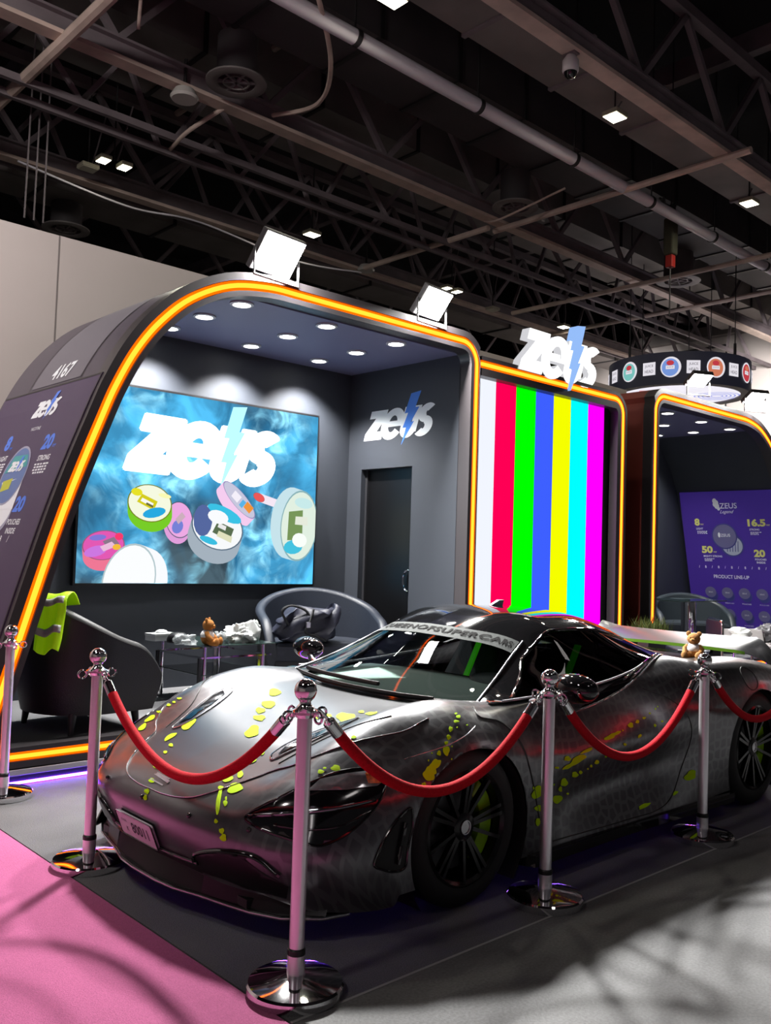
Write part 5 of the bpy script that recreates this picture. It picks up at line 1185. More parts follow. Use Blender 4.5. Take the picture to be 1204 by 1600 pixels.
YF = .928; wheel(AXF[0], -YF, AXF[1], .327, .235, .240, -1); wheel(AXF[0], YF, AXF[1], .327, .235, .240, 1)
wheel(AXR[0], -.945, AXR[1], .347, .30, .255, -1); wheel(AXR[0], .945, AXR[1], .347, .30, .255, 1)
for (ax, az), r in ARCHES:
    for sd in (-1, 1):
        li = MB(); th = np.linspace(-.22*PI, 1.22*PI, 30)
        li.grid([[(ax+(r+.004)*math.cos(t), sd*y, az+(r+.004)*math.sin(t)) for y in (.93, .80, .60)] for t in th]); li.add([(ax, sd*.60, az)]+[(ax+(r+.004)*math.cos(t), sd*.60, az+(r+.004)*math.sin(t)) for t in th], [(0, k+1, k+2) for k in range(len(th)-1)])
        li.build('wheel_arch_liner', M['rubber'], car, smooth=60, local=True)
# floor pan closes the car from below
MB().box(-.85, 3.40, -.60, .60, .10, .135).box(.42, 2.25, -.92, .92, .095, .135).build('floor_pan', M['plastic_black'], car, local=True)
# ------------------------------------------------------------------ cabin
cabm = pbr('cabin_dark', lin(30, 32, 34), .8); dsh = pbr('dash_alcantara', lin(176, 196, 190), .9)
cb = MB(); cb.box(.30, 2.15, -.70, .70, .14, .20); cb.box(2.10, 2.16, -.68, .68, .14, .86); cb.box(.25, .30, -.70, .70, .14, .66)
for sd in (-1, 1): cb.box(.40, 1.9, sd*.74-.02, sd*.74+.02, .14, .74)
cb.build('cabin_tub', cabm, car, local=True)
d_ = MB(); d_.grid([[(x, y, z+.02*math.cos(y*2.2)) for y in np.linspace(-.66, .66, 23)] for x, z in ((.26,.728),(.36,.742),(.55,.765),(.75,.788),(.88,.790),(.93,.74),(.91,.60))]); d_.build('dashboard', dsh, car, smooth=60, local=True)
bi = MB().ball((.86, -.36, .80), .10, 20, 12, sc=(1.0, 1.7, .55)); bi.build('instrument_binnacle', pbr('binnacle', lin(86, 92, 94), .7), car, smooth=60, local=True)
sw = MB(); R_ = Matrix.Translation((1.02, -.36, .765)) @ Matrix.Rotation(math.radians(-66), 4, 'Y')
sw.tube([R_ @ Vector((.165*math.cos(a), .175*math.sin(a), 0)) for a in [2*PI*i/32 for i in range(32)]], .016, 10, closed=True)
for a in (.2, PI-.2, -PI/2): sw.beam(R_ @ Vector((0,0,0)), R_ @ Vector((.16*math.sin(a)*-1, .17*math.cos(a), 0)), .03, .014)
sw.build('steering_wheel', pbr('wheel_dark', lin(40, 44, 46), .6), car, smooth=50, local=True)
st_ = MB().box(1.36, 1.42, -.405, -.315, .58, 1.02); 
for y0 in (-.36, .36):
    s_ = MB(); s_.grid([[(x, y0+yy*w, z-.03*abs(yy)) for yy in (-1,-.7,-.3,0,.3,.7,1)] for x, z, w in ((.95,.36,.23),(1.05,.42,.24),(1.25,.42,.24),(1.36,.46,.25),(1.46,.70,.24),(1.54,.92,.17),(1.58,1.06,.13),(1.62,1.06,.12))]); so = s_.build('seat', cabm, car, smooth=60, local=True)
    m_ = so.modifiers.new('thick', 'SOLIDIFY'); m_.thickness = .06
    MB().beam((1.30, y0-.05, .60), (1.47, y0-.09, .98), .045, .012).build('harness_strap', pbr('harness_green', lin(70, 190, 30), .6, emit=lin(60, 190, 20), es=.15), so, local=True)
# ------------------------------------------------------------------ pieces laid on the bodywork
DIRS = {'top': (Vector((0,0,-1)), lambda a, b: Vector((a, b, 2))), 'side': (Vector((0,1,0)), lambda a, b: Vector((a, -2, b))), 'far': (Vector((0,-1,0)), lambda a, b: Vector((a, 2, b))), 'front': (Vector((1,0,0)), lambda a, b: Vector((-3, a, b)))}
_dq = Vector((.62, .66, -.42)).normalized(); _qa = Vector((.66, -.62, 0)).normalized(); _qb = _dq.cross(_qa)*-1
DIRS['quarter'] = (_dq, lambda a, b: Vector((-.4, -.6, .4))+_qa*a+_qb*b-_dq*3)
def on_body(a, b, view, off):
    d, o = DIRS[view]; h = BT.ray_cast(o(a, b), d)
    if h[0] is None: return None
    n = h[1] if h[1].dot(d) < 0 else -h[1]
    return h[0]+n*off
def decal(mb, poly, view, off=.004, step=.02, mi=0, drop=None):
    P = [tuple(p) for p in poly]; xs = [p[0] for p in P]; ys = [p[1] for p in P]; pts = [Vector(p) for p in P]
    def inside(x, y):
        c = False; j = len(P)-1
        for i in range(len(P)):
            if (P[i][1] > y) != (P[j][1] > y) and x < (P[j][0]-P[i][0])*(y-P[i][1])/(P[j][1]-P[i][1])+P[i][0]: c = not c
            j = i
        return c
    x = min(xs)+step/2
    while x < max(xs):
        y = min(ys)+step/2
        while y < max(ys):
            if inside(x, y) and min((x-px)**2+(y-py)**2 for px, py in P) > (step*.4)**2: pts.append(Vector((x, y)))
            y += step
        x += step
    n = len(P); r = delaunay_2d_cdt(pts, [(i, (i+1) % n) for i in range(n)], [], 1, 1e-6)
    V = [on_body(v[0], v[1], view, off) for v in r[0]]
    if drop: V = [None if v is None else v+drop(v) for v in V]
    ok = {i: k for k, i in enumerate([i for i, v in enumerate(V) if v is not None])}
    mb.add([V[i] for i in ok], [tuple(ok[i] for i in f) for f in r[2] if all(i in ok for i in f)], mi)
def line_on(mb, pts, view, r=.003, off=.001, n=6, closed=False):
    P = [on_body(a, b, view, off) for a, b in cr_path(pts, 8, closed)]; P = [p for p in P if p is not None]
    if len(P) > 2: mb.tube(P, r, n, closed=closed)
M['splash'] = pbr('splash_lime', lin(184, 228, 0), .7, spec=.15)
SPLASH = [
((-0.056,0.298,0.733),(-0.087,0.275,0.728),(-0.110,0.269,0.725),(-0.129,0.275,0.723),(-0.126,0.308,0.726),(-0.103,0.339,0.731),(-0.081,0.369,0.737),(-0.053,0.381,0.742),(-0.042,0.363,0.740),(-0.044,0.336,0.737)),
((-0.213,0.134,0.708),(-0.237,0.116,0.704),(-0.264,0.100,0.699),(-0.273,0.124,0.698),(-0.263,0.161,0.700),(-0.249,0.197,0.702),(-0.223,0.230,0.708),(-0.204,0.220,0.711),(-0.190,0.206,0.712),(-0.189,0.173,0.712)),
((-0.298,0.095,0.692),(-0.316,0.080,0.689),(-0.329,0.082,0.686),(-0.344,0.086,0.683),(-0.332,0.117,0.685),(-0.322,0.142,0.688),(-0.304,0.162,0.691),(-0.286,0.168,0.695),(-0.288,0.142,0.695),(-0.282,0.123,0.696)),
((-0.363,0.002,0.677),(-0.379,-0.005,0.674),(-0.398,-0.017,0.669),(-0.401,0.010,0.668),(-0.400,0.035,0.669),(-0.391,0.061,0.671),(-0.374,0.082,0.675),(-0.362,0.065,0.678),(-0.349,0.055,0.681),(-0.351,0.027,0.681)),
((-0.449,-0.069,0.656),(-0.475,-0.103,0.648),(-0.503,-0.142,0.639),(-0.525,-0.134,0.632),(-0.538,-0.122,0.627),(-0.536,-0.094,0.628),(-0.519,-0.057,0.634),(-0.488,-0.044,0.644),(-0.455,-0.020,0.654),(-0.441,-0.035,0.658)),
((-0.589,-0.317,0.606),(-0.602,-0.329,0.600),(-0.610,-0.329,0.597),(-0.612,-0.320,0.596),(-0.613,-0.306,0.596),(-0.600,-0.288,0.602),(-0.589,-0.275,0.607),(-0.578,-0.269,0.611),(-0.574,-0.278,0.613),(-0.583,-0.298,0.609)),
((-0.639,-0.329,0.584),(-0.650,-0.342,0.579),(-0.666,-0.336,0.572),(-0.678,-0.325,0.567),(-0.689,-0.308,0.563),(-0.682,-0.290,0.567),(-0.670,-0.281,0.573),(-0.655,-0.276,0.579),(-0.640,-0.289,0.585),(-0.639,-0.309,0.585)),
((-0.695,-0.298,0.561),(-0.703,-0.313,0.557),(-0.713,-0.305,0.554),(-0.719,-0.288,0.552),(-0.720,-0.269,0.552),(-0.717,-0.247,0.554),(-0.705,-0.248,0.559),(-0.695,-0.250,0.563),(-0.687,-0.265,0.566),(-0.687,-0.287,0.565)),
((-0.768,-0.357,0.529),(-0.781,-0.363,0.523),(-0.792,-0.358,0.519),(-0.802,-0.348,0.515),(-0.800,-0.325,0.517),(-0.790,-0.308,0.523),(-0.780,-0.292,0.528),(-0.766,-0.292,0.533),(-0.763,-0.313,0.534),(-0.762,-0.333,0.533)),
((-0.731,-0.373,0.543),(-0.743,-0.383,0.538),(-0.751,-0.385,0.535),(-0.757,-0.381,0.532),(-0.754,-0.364,0.535),(-0.742,-0.347,0.540),(-0.731,-0.330,0.545),(-0.721,-0.325,0.550),(-0.720,-0.338,0.550),(-0.723,-0.353,0.547)),
((-0.783,-0.440,0.518),(-0.792,-0.464,0.512),(-0.810,-0.458,0.504),(-0.822,-0.449,0.497),(-0.831,-0.431,0.494),(-0.829,-0.408,0.497),(-0.814,-0.399,0.506),(-0.798,-0.386,0.514),(-0.783,-0.396,0.521),(-0.779,-0.418,0.521)),
((-0.826,-0.377,0.502),(-0.832,-0.381,0.498),(-0.838,-0.382,0.495),(-0.842,-0.375,0.493),(-0.839,-0.363,0.496),(-0.837,-0.353,0.498),(-0.831,-0.346,0.502),(-0.825,-0.348,0.505),(-0.823,-0.357,0.505),(-0.821,-0.367,0.505)),
((-0.870,-0.427,0.469),(-0.895,-0.459,0.444),(-0.907,-0.465,0.430),(-0.906,-0.455,0.434),(-0.897,-0.437,0.447),(-0.876,-0.405,0.468),(-0.852,-0.380,0.487),(-0.830,-0.357,0.501),(-0.822,-0.356,0.505),(-0.842,-0.391,0.492)),
((-0.864,-0.467,0.468),(-0.869,-0.470,0.464),(-0.873,-0.471,0.460),(-0.877,-0.466,0.458),(-0.874,-0.456,0.462),(-0.872,-0.448,0.465),(-0.867,-0.441,0.470),(-0.862,-0.443,0.473),(-0.861,-0.450,0.473),(-0.860,-0.458,0.473)),
((-0.853,-0.445,0.479),(-0.858,-0.452,0.474),(-0.861,-0.450,0.473),(-0.859,-0.441,0.475),(-0.853,-0.431,0.481),(-0.849,-0.431,0.483),(-0.847,-0.434,0.484)),
((-0.914,-0.484,0.412),(-0.918,-0.483,0.406),(-0.921,-0.477,0.404),(-0.922,-0.469,0.406),(-0.919,-0.465,0.413),(-0.915,-0.467,0.418),(-0.914,-0.475,0.416)),
((-0.914,-0.528,0.387),(-0.916,-0.527,0.382),(-0.919,-0.525,0.375),(-0.921,-0.517,0.376),(-0.922,-0.510,0.378),(-0.922,-0.505,0.383),(-0.920,-0.503,0.389),(-0.917,-0.511,0.391),(-0.914,-0.516,0.395),(-0.913,-0.524,0.392)),
((-0.915,-0.543,0.366),(-0.915,-0.547,0.358),(-0.918,-0.538,0.352),(-0.921,-0.529,0.351),(-0.923,-0.521,0.354),(-0.925,-0.514,0.361),(-0.922,-0.520,0.368),(-0.919,-0.524,0.375),(-0.916,-0.532,0.377),(-0.914,-0.541,0.374)),
((-0.653,0.594,0.586),(-0.662,0.580,0.580),(-0.673,0.566,0.573),(-0.689,0.562,0.565),(-0.696,0.571,0.563),(-0.700,0.581,0.562),(-0.695,0.598,0.565),(-0.679,0.607,0.574),(-0.665,0.611,0.581),(-0.652,0.610,0.588)),
((-0.597,0.614,0.618),(-0.604,0.602,0.613),(-0.617,0.593,0.605),(-0.632,0.603,0.598),(-0.643,0.611,0.592),(-0.646,0.627,0.591),(-0.634,0.642,0.596),(-0.619,0.643,0.605),(-0.602,0.646,0.614),(-0.595,0.629,0.619)),
((-0.565,0.607,0.635),(-0.571,0.603,0.631),(-0.576,0.615,0.629),(-0.576,0.632,0.630),(-0.570,0.648,0.633),(-0.565,0.635,0.636),(-0.561,0.621,0.638)),
((-0.512,0.611,0.664),(-0.519,0.608,0.660),(-0.524,0.615,0.658),(-0.524,0.632,0.658),(-0.516,0.641,0.663),(-0.509,0.643,0.666),(-0.509,0.627,0.667)),
((-0.487,0.610,0.676),(-0.492,0.604,0.673),(-0.496,0.612,0.672),(-0.496,0.623,0.673),(-0.492,0.633,0.676),(-0.487,0.629,0.678),(-0.484,0.620,0.679)),
((-0.453,0.607,0.692),(-0.459,0.606,0.689),(-0.466,0.614,0.687),(-0.467,0.628,0.688),(-0.462,0.640,0.691),(-0.456,0.630,0.693),(-0.451,0.618,0.695)),
((-0.521,0.351,0.633),(-0.542,0.325,0.625),(-0.568,0.309,0.615),(-0.597,0.293,0.603),(-0.608,0.311,0.598),(-0.605,0.333,0.598),(-0.594,0.359,0.602),(-0.568,0.381,0.613),(-0.546,0.375,0.623),(-0.524,0.373,0.632)),
((-0.638,0.326,0.584),(-0.649,0.310,0.580),(-0.670,0.304,0.572),(-0.687,0.305,0.564),(-0.706,0.310,0.556),(-0.700,0.328,0.558),(-0.688,0.342,0.562),(-0.671,0.354,0.569),(-0.651,0.353,0.578),(-0.645,0.339,0.581)),
((-0.717,0.220,0.555),(-0.726,0.206,0.552),(-0.729,0.220,0.550),(-0.728,0.238,0.550),(-0.720,0.252,0.553),(-0.711,0.253,0.556),(-0.710,0.236,0.557)),
((-0.767,0.181,0.536),(-0.774,0.176,0.534),(-0.780,0.179,0.531),(-0.776,0.196,0.532),(-0.770,0.209,0.534),(-0.764,0.208,0.537),(-0.761,0.196,0.538)),
((-0.847,0.089,0.503),(-0.856,0.080,0.499),(-0.866,0.075,0.494),(-0.866,0.097,0.494),(-0.866,0.116,0.493),(-0.860,0.136,0.496),(-0.850,0.148,0.501),(-0.844,0.137,0.504),(-0.836,0.131,0.508),(-0.839,0.107,0.507)),
((-0.915,0.023,0.464),(-0.920,0.009,0.460),(-0.924,0.017,0.457),(-0.926,0.028,0.455),(-0.925,0.042,0.456),(-0.922,0.058,0.458),(-0.916,0.057,0.462),(-0.910,0.058,0.466),(-0.908,0.048,0.468),(-0.909,0.032,0.467)),
((-0.952,-0.011,0.432),(-0.956,-0.014,0.427),(-0.960,-0.013,0.421),(-0.960,0.001,0.421),(-0.959,0.013,0.421),(-0.957,0.025,0.425),(-0.952,0.029,0.430),(-0.950,0.020,0.433),(-0.947,0.013,0.438),(-0.949,-0.002,0.436)),
((-0.965,-0.017,0.410),(-0.967,-0.024,0.404),(-0.969,-0.017,0.400),(-0.970,-0.009,0.398),(-0.969,-0.000,0.400),(-0.968,0.009,0.405),(-0.965,0.006,0.411),(-0.963,0.006,0.416),(-0.962,-0.003,0.418),(-0.963,-0.012,0.416)),
((-0.200,-0.446,0.733),(-0.242,-0.480,0.731),(-0.255,-0.464,0.725),(-0.271,-0.440,0.717),(-0.236,-0.378,0.716),(-0.209,-0.325,0.715),(-0.172,-0.291,0.718),(-0.138,-0.284,0.723),(-0.147,-0.335,0.725),(-0.148,-0.380,0.730)),
((-0.099,-0.390,0.738),(-0.116,-0.409,0.739),(-0.126,-0.411,0.738),(-0.122,-0.394,0.736),(-0.115,-0.376,0.734),(-0.102,-0.355,0.733),(-0.089,-0.347,0.734),(-0.079,-0.346,0.735),(-0.073,-0.351,0.736),(-0.083,-0.372,0.737)),
((-0.215,-0.606,0.777),(-0.229,-0.613,0.776),(-0.238,-0.606,0.772),(-0.240,-0.584,0.765),(-0.181,-0.505,0.750),(-0.152,-0.459,0.742),(-0.130,-0.440,0.742),(-0.110,-0.439,0.744),(-0.110,-0.462,0.748),(-0.165,-0.549,0.768)),
((-0.196,-0.277,0.714),(-0.207,-0.295,0.713),(-0.215,-0.285,0.711),(-0.220,-0.273,0.710),(-0.219,-0.257,0.709),(-0.213,-0.238,0.710),(-0.201,-0.238,0.712),(-0.189,-0.233,0.713),(-0.183,-0.246,0.714),(-0.186,-0.264,0.715)),
((-0.247,-0.251,0.704),(-0.260,-0.266,0.702),(-0.264,-0.255,0.701),(-0.262,-0.239,0.701),(-0.250,-0.226,0.703),(-0.239,-0.222,0.705),(-0.237,-0.236,0.705)),
((-0.406,-0.693,0.710),(-0.415,-0.694,0.705),(-0.421,-0.689,0.704),(-0.424,-0.678,0.705),(-0.416,-0.672,0.710),(-0.407,-0.672,0.714),(-0.405,-0.682,0.713)),
((-0.429,-0.699,0.697),(-0.435,-0.697,0.695),(-0.440,-0.692,0.694),(-0.444,-0.684,0.695),(-0.440,-0.681,0.697),(-0.434,-0.684,0.699),(-0.431,-0.691,0.699)),
((-0.589,-0.718,0.601),(-0.595,-0.718,0.597),(-0.601,-0.716,0.595),(-0.607,-0.711,0.594),(-0.610,-0.703,0.595),(-0.606,-0.699,0.599),(-0.602,-0.695,0.603),(-0.596,-0.697,0.606),(-0.592,-0.704,0.605),(-0.590,-0.710,0.603)),
((-0.537,-0.748,0.614),(-0.541,-0.756,0.607),(-0.551,-0.749,0.605),(-0.560,-0.742,0.605),(-0.565,-0.732,0.607),(-0.564,-0.723,0.612),(-0.555,-0.725,0.617),(-0.546,-0.724,0.622),(-0.538,-0.733,0.622),(-0.534,-0.742,0.619)),
((-0.575,-0.713,0.611),(-0.579,-0.713,0.609),(-0.584,-0.710,0.607),(-0.585,-0.704,0.609),(-0.583,-0.701,0.612),(-0.578,-0.703,0.614),(-0.574,-0.708,0.614)),
((0.054,-0.841,0.770),(0.043,-0.847,0.766),(0.031,-0.846,0.766),(0.028,-0.840,0.769),(0.034,-0.833,0.774),(0.047,-0.832,0.775),(0.058,-0.833,0.775)),
((0.025,-0.861,0.755),(0.018,-0.863,0.753),(0.009,-0.863,0.752),(-0.002,-0.862,0.752),(-0.005,-0.858,0.754),(-0.003,-0.854,0.757),(0.002,-0.851,0.760),(0.011,-0.850,0.762),(0.018,-0.854,0.760),(0.025,-0.857,0.758)),
((0.054,-0.823,0.780),(0.046,-0.826,0.778),(0.038,-0.827,0.778),(0.037,-0.822,0.780),(0.040,-0.818,0.782),(0.049,-0.817,0.783),(0.056,-0.818,0.783)),
((-0.035,-0.880,0.733),(-0.042,-0.884,0.728),(-0.050,-0.885,0.725),(-0.058,-0.885,0.723),(-0.056,-0.879,0.729),(-0.054,-0.874,0.734),(-0.047,-0.869,0.739),(-0.038,-0.866,0.743),(-0.036,-0.871,0.740),(-0.030,-0.873,0.739)),
((-0.066,-0.901,0.706),(-0.076,-0.904,0.701),(-0.088,-0.904,0.698),(-0.088,-0.897,0.705),(-0.085,-0.891,0.711),(-0.073,-0.889,0.716),(-0.067,-0.895,0.712)),
((-0.095,-0.911,0.688),(-0.101,-0.913,0.684),(-0.109,-0.912,0.682),(-0.112,-0.907,0.686),(-0.109,-0.903,0.692),(-0.101,-0.904,0.693),(-0.093,-0.907,0.693)),
((-0.105,-0.930,0.661),(-0.114,-0.933,0.653),(-0.124,-0.936,0.643),(-0.132,-0.931,0.646),(-0.135,-0.926,0.653),(-0.134,-0.919,0.662),(-0.126,-0.913,0.673),(-0.116,-0.916,0.675),(-0.106,-0.917,0.677),(-0.101,-0.923,0.671)),
((-0.147,-0.920,0.654),(-0.152,-0.924,0.646),(-0.160,-0.920,0.647),(-0.165,-0.915,0.651),(-0.160,-0.912,0.658),(-0.151,-0.911,0.664),(-0.145,-0.915,0.662)),
((-0.176,-0.937,0.606),(-0.190,-0.934,0.600),(-0.207,-0.931,0.593),(-0.207,-0.925,0.605),(-0.205,-0.920,0.614),(-0.194,-0.918,0.626),(-0.178,-0.919,0.636),(-0.170,-0.926,0.631),(-0.158,-0.932,0.630),(-0.164,-0.937,0.618)),
((-0.202,-0.938,0.582),(-0.204,-0.945,0.563),(-0.222,-0.940,0.560),(-0.238,-0.936,0.560),(-0.248,-0.929,0.570),(-0.252,-0.921,0.586),(-0.235,-0.920,0.597),(-0.221,-0.917,0.610),(-0.206,-0.923,0.609),(-0.197,-0.932,0.598)),
((-0.189,-0.935,0.599),(-0.191,-0.940,0.584),(-0.205,-0.938,0.580),(-0.217,-0.933,0.582),(-0.225,-0.927,0.589),(-0.228,-0.920,0.601),(-0.215,-0.919,0.610),(-0.203,-0.918,0.619),(-0.191,-0.923,0.620),(-0.184,-0.931,0.611)),
((-0.248,-0.939,0.545),(-0.252,-0.939,0.539),(-0.257,-0.940,0.532),(-0.263,-0.938,0.536),(-0.268,-0.936,0.540),(-0.268,-0.934,0.547),(-0.265,-0.932,0.554),(-0.258,-0.933,0.554),(-0.252,-0.934,0.557),(-0.248,-0.937,0.552)),
((-0.178,-0.905,0.655),(-0.181,-0.905,0.653),(-0.183,-0.904,0.653),(-0.185,-0.902,0.654),(-0.183,-0.901,0.657),(-0.180,-0.901,0.659),(-0.179,-0.903,0.658)),
((-0.204,-0.910,0.630),(-0.206,-0.912,0.627),(-0.209,-0.910,0.627),(-0.210,-0.909,0.629),(-0.209,-0.907,0.632),(-0.206,-0.907,0.634),(-0.203,-0.908,0.633)),
((-0.107,-0.948,0.631),(-0.109,-0.949,0.628),(-0.112,-0.948,0.628),(-0.114,-0.946,0.629),(-0.112,-0.945,0.632),(-0.109,-0.945,0.634),(-0.106,-0.946,0.633)),
((-0.083,-0.925,0.675),(-0.085,-0.927,0.672),(-0.089,-0.926,0.672),(-0.090,-0.924,0.674),(-0.088,-0.923,0.676),(-0.085,-0.922,0.678),(-0.082,-0.923,0.677)),
((-0.005,-0.881,0.736),(-0.009,-0.883,0.735),(-0.013,-0.883,0.734),(-0.014,-0.880,0.736),(-0.012,-0.878,0.738),(-0.008,-0.878,0.739),(-0.004,-0.878,0.739)),
((0.056,-0.883,0.740),(0.052,-0.885,0.738),(0.048,-0.885,0.738),(0.045,-0.883,0.740),(0.047,-0.880,0.742),(0.053,-0.880,0.743),(0.058,-0.880,0.743)),
((0.524,-0.928,0.386),(0.495,-0.931,0.379),(0.470,-0.933,0.378),(0.447,-0.936,0.384),(0.434,-0.937,0.401),(0.452,-0.936,0.416),(0.466,-0.935,0.432),(0.494,-0.932,0.435),(0.515,-0.929,0.423),(0.520,-0.928,0.406)),
((0.528,-0.927,0.325),(0.531,-0.927,0.315),(0.510,-0.929,0.314),(0.489,-0.931,0.320),(0.473,-0.933,0.327),(0.459,-0.934,0.338),(0.474,-0.933,0.342),(0.488,-0.931,0.345),(0.510,-0.929,0.343),(0.528,-0.927,0.333)),
((0.520,-0.928,0.262),(0.509,-0.929,0.257),(0.497,-0.930,0.250),(0.484,-0.931,0.257),(0.477,-0.932,0.267),(0.476,-0.932,0.277),(0.483,-0.931,0.287),(0.498,-0.930,0.285),(0.512,-0.929,0.283),(0.522,-0.928,0.274)),
((0.723,-0.899,0.337),(0.716,-0.900,0.326),(0.696,-0.903,0.321),(0.670,-0.907,0.317),(0.643,-0.911,0.327),(0.631,-0.913,0.339),(0.625,-0.914,0.351),(0.640,-0.911,0.360),(0.672,-0.907,0.355),(0.700,-0.902,0.350)),
((0.761,-0.901,0.402),(0.757,-0.900,0.391),(0.739,-0.901,0.388),(0.718,-0.904,0.393),(0.694,-0.908,0.400),(0.693,-0.909,0.414),(0.694,-0.911,0.425),(0.706,-0.911,0.431),(0.728,-0.909,0.428),(0.743,-0.905,0.415)),
((0.709,-0.903,0.379),(0.713,-0.902,0.369),(0.703,-0.903,0.368),(0.692,-0.905,0.371),(0.682,-0.906,0.376),(0.674,-0.908,0.385),(0.681,-0.908,0.390),(0.687,-0.908,0.395),(0.698,-0.906,0.394),(0.708,-0.904,0.387)),
((0.869,-0.919,0.520),(0.884,-0.919,0.509),(0.844,-0.918,0.496),(0.809,-0.916,0.486),(0.768,-0.916,0.482),(0.741,-0.918,0.489),(0.760,-0.919,0.503),(0.772,-0.920,0.517),(0.815,-0.920,0.526),(0.851,-0.919,0.526)),
((0.757,-0.920,0.518),(0.749,-0.920,0.512),(0.734,-0.920,0.510),(0.718,-0.921,0.513),(0.699,-0.921,0.517),(0.701,-0.921,0.525),(0.703,-0.921,0.532),(0.716,-0.921,0.535),(0.734,-0.921,0.533),(0.743,-0.920,0.525)),
((0.928,-0.919,0.546),(0.931,-0.919,0.541),(0.906,-0.919,0.534),(0.874,-0.919,0.531),(0.847,-0.919,0.530),(0.825,-0.919,0.531),(0.842,-0.919,0.538),(0.865,-0.918,0.544),(0.896,-0.918,0.549),(0.925,-0.918,0.550)),
((0.808,-0.918,0.499),(0.800,-0.917,0.491),(0.774,-0.916,0.482),(0.738,-0.916,0.472),(0.713,-0.917,0.474),(0.690,-0.918,0.475),(0.693,-0.919,0.482),(0.720,-0.919,0.492),(0.756,-0.919,0.496),(0.797,-0.919,0.504)),
((0.844,-0.903,0.428),(0.837,-0.901,0.421),(0.824,-0.901,0.418),(0.807,-0.902,0.421),(0.786,-0.905,0.427),(0.786,-0.907,0.437),(0.782,-0.909,0.447),(0.795,-0.910,0.450),(0.813,-0.909,0.447),(0.826,-0.906,0.438)),
((0.875,-0.904,0.435),(0.870,-0.902,0.429),(0.857,-0.902,0.428),(0.845,-0.905,0.436),(0.840,-0.907,0.444),(0.848,-0.908,0.449),(0.863,-0.906,0.443)),
((0.659,-0.921,0.489),(0.657,-0.920,0.484),(0.639,-0.921,0.487),(0.626,-0.922,0.491),(0.623,-0.923,0.497),(0.637,-0.922,0.497),(0.654,-0.921,0.494)),
((0.950,-0.908,0.456),(0.952,-0.906,0.449),(0.940,-0.907,0.451),(0.930,-0.908,0.456),(0.927,-0.910,0.462),(0.933,-0.911,0.466),(0.945,-0.910,0.462)),
((1.005,-0.911,0.468),(0.999,-0.909,0.460),(0.983,-0.909,0.461),(0.963,-0.911,0.468),(0.965,-0.914,0.478),(0.973,-0.915,0.484),(0.991,-0.914,0.479)),
((1.147,-0.914,0.592),(1.132,-0.916,0.584),(1.119,-0.918,0.575),(1.082,-0.918,0.571),(1.054,-0.917,0.570),(1.039,-0.916,0.573),(1.038,-0.914,0.581),(1.075,-0.913,0.588),(1.105,-0.912,0.596),(1.136,-0.913,0.597)),
((1.190,-0.913,0.601),(1.186,-0.915,0.595),(1.168,-0.916,0.589),(1.149,-0.916,0.586),(1.126,-0.916,0.583),(1.124,-0.915,0.588),(1.127,-0.914,0.593),(1.140,-0.912,0.598),(1.162,-0.912,0.603),(1.175,-0.913,0.601)),
((1.147,-0.920,0.508),(1.144,-0.919,0.502),(1.125,-0.920,0.504),(1.110,-0.920,0.509),(1.105,-0.921,0.516),(1.122,-0.921,0.516),(1.139,-0.921,0.514)),
((1.231,-0.925,0.530),(1.224,-0.924,0.526),(1.210,-0.924,0.525),(1.201,-0.924,0.531),(1.198,-0.924,0.537),(1.209,-0.924,0.540),(1.221,-0.925,0.536)),
((1.302,-0.913,0.618),(1.300,-0.916,0.609),(1.284,-0.916,0.607),(1.271,-0.915,0.609),(1.262,-0.912,0.614),(1.257,-0.909,0.622),(1.272,-0.908,0.627),(1.283,-0.907,0.632),(1.297,-0.908,0.631),(1.306,-0.911,0.625)),
((1.362,-0.913,0.629),(1.354,-0.915,0.623),(1.339,-0.914,0.623),(1.328,-0.911,0.628),(1.337,-0.909,0.634),(1.348,-0.908,0.640),(1.362,-0.910,0.636)),
((1.428,-0.913,0.643),(1.418,-0.914,0.639),(1.405,-0.914,0.637),(1.399,-0.911,0.642),(1.401,-0.909,0.648),(1.413,-0.909,0.649),(1.427,-0.911,0.648)),
((1.359,-0.929,0.566),(1.360,-0.930,0.560),(1.346,-0.929,0.553),(1.329,-0.929,0.551),(1.328,-0.928,0.558),(1.331,-0.928,0.565),(1.349,-0.928,0.570)),
((1.500,-0.933,0.599),(1.492,-0.934,0.594),(1.482,-0.934,0.592),(1.477,-0.932,0.598),(1.477,-0.931,0.605),(1.487,-0.930,0.609),(1.495,-0.932,0.605)),
((1.568,-0.935,0.614),(1.561,-0.935,0.611),(1.553,-0.935,0.611),(1.545,-0.933,0.614),(1.549,-0.933,0.618),(1.556,-0.933,0.620),(1.563,-0.934,0.618)),
((1.698,-0.943,0.627),(1.688,-0.944,0.618),(1.672,-0.943,0.616),(1.662,-0.940,0.624),(1.664,-0.938,0.636),(1.681,-0.938,0.638),(1.697,-0.940,0.638)),
((1.756,-0.942,0.652),(1.745,-0.943,0.644),(1.732,-0.942,0.643),(1.720,-0.939,0.648),(1.730,-0.937,0.658),(1.742,-0.936,0.665),(1.754,-0.939,0.661)),
((1.481,-0.910,0.661),(1.475,-0.911,0.658),(1.468,-0.910,0.657),(1.465,-0.909,0.660),(1.467,-0.907,0.664),(1.474,-0.907,0.666),(1.478,-0.908,0.664)),
((1.542,-0.907,0.678),(1.536,-0.908,0.676),(1.528,-0.908,0.674),(1.527,-0.906,0.678),(1.529,-0.904,0.681),(1.536,-0.903,0.683),(1.541,-0.905,0.682)),
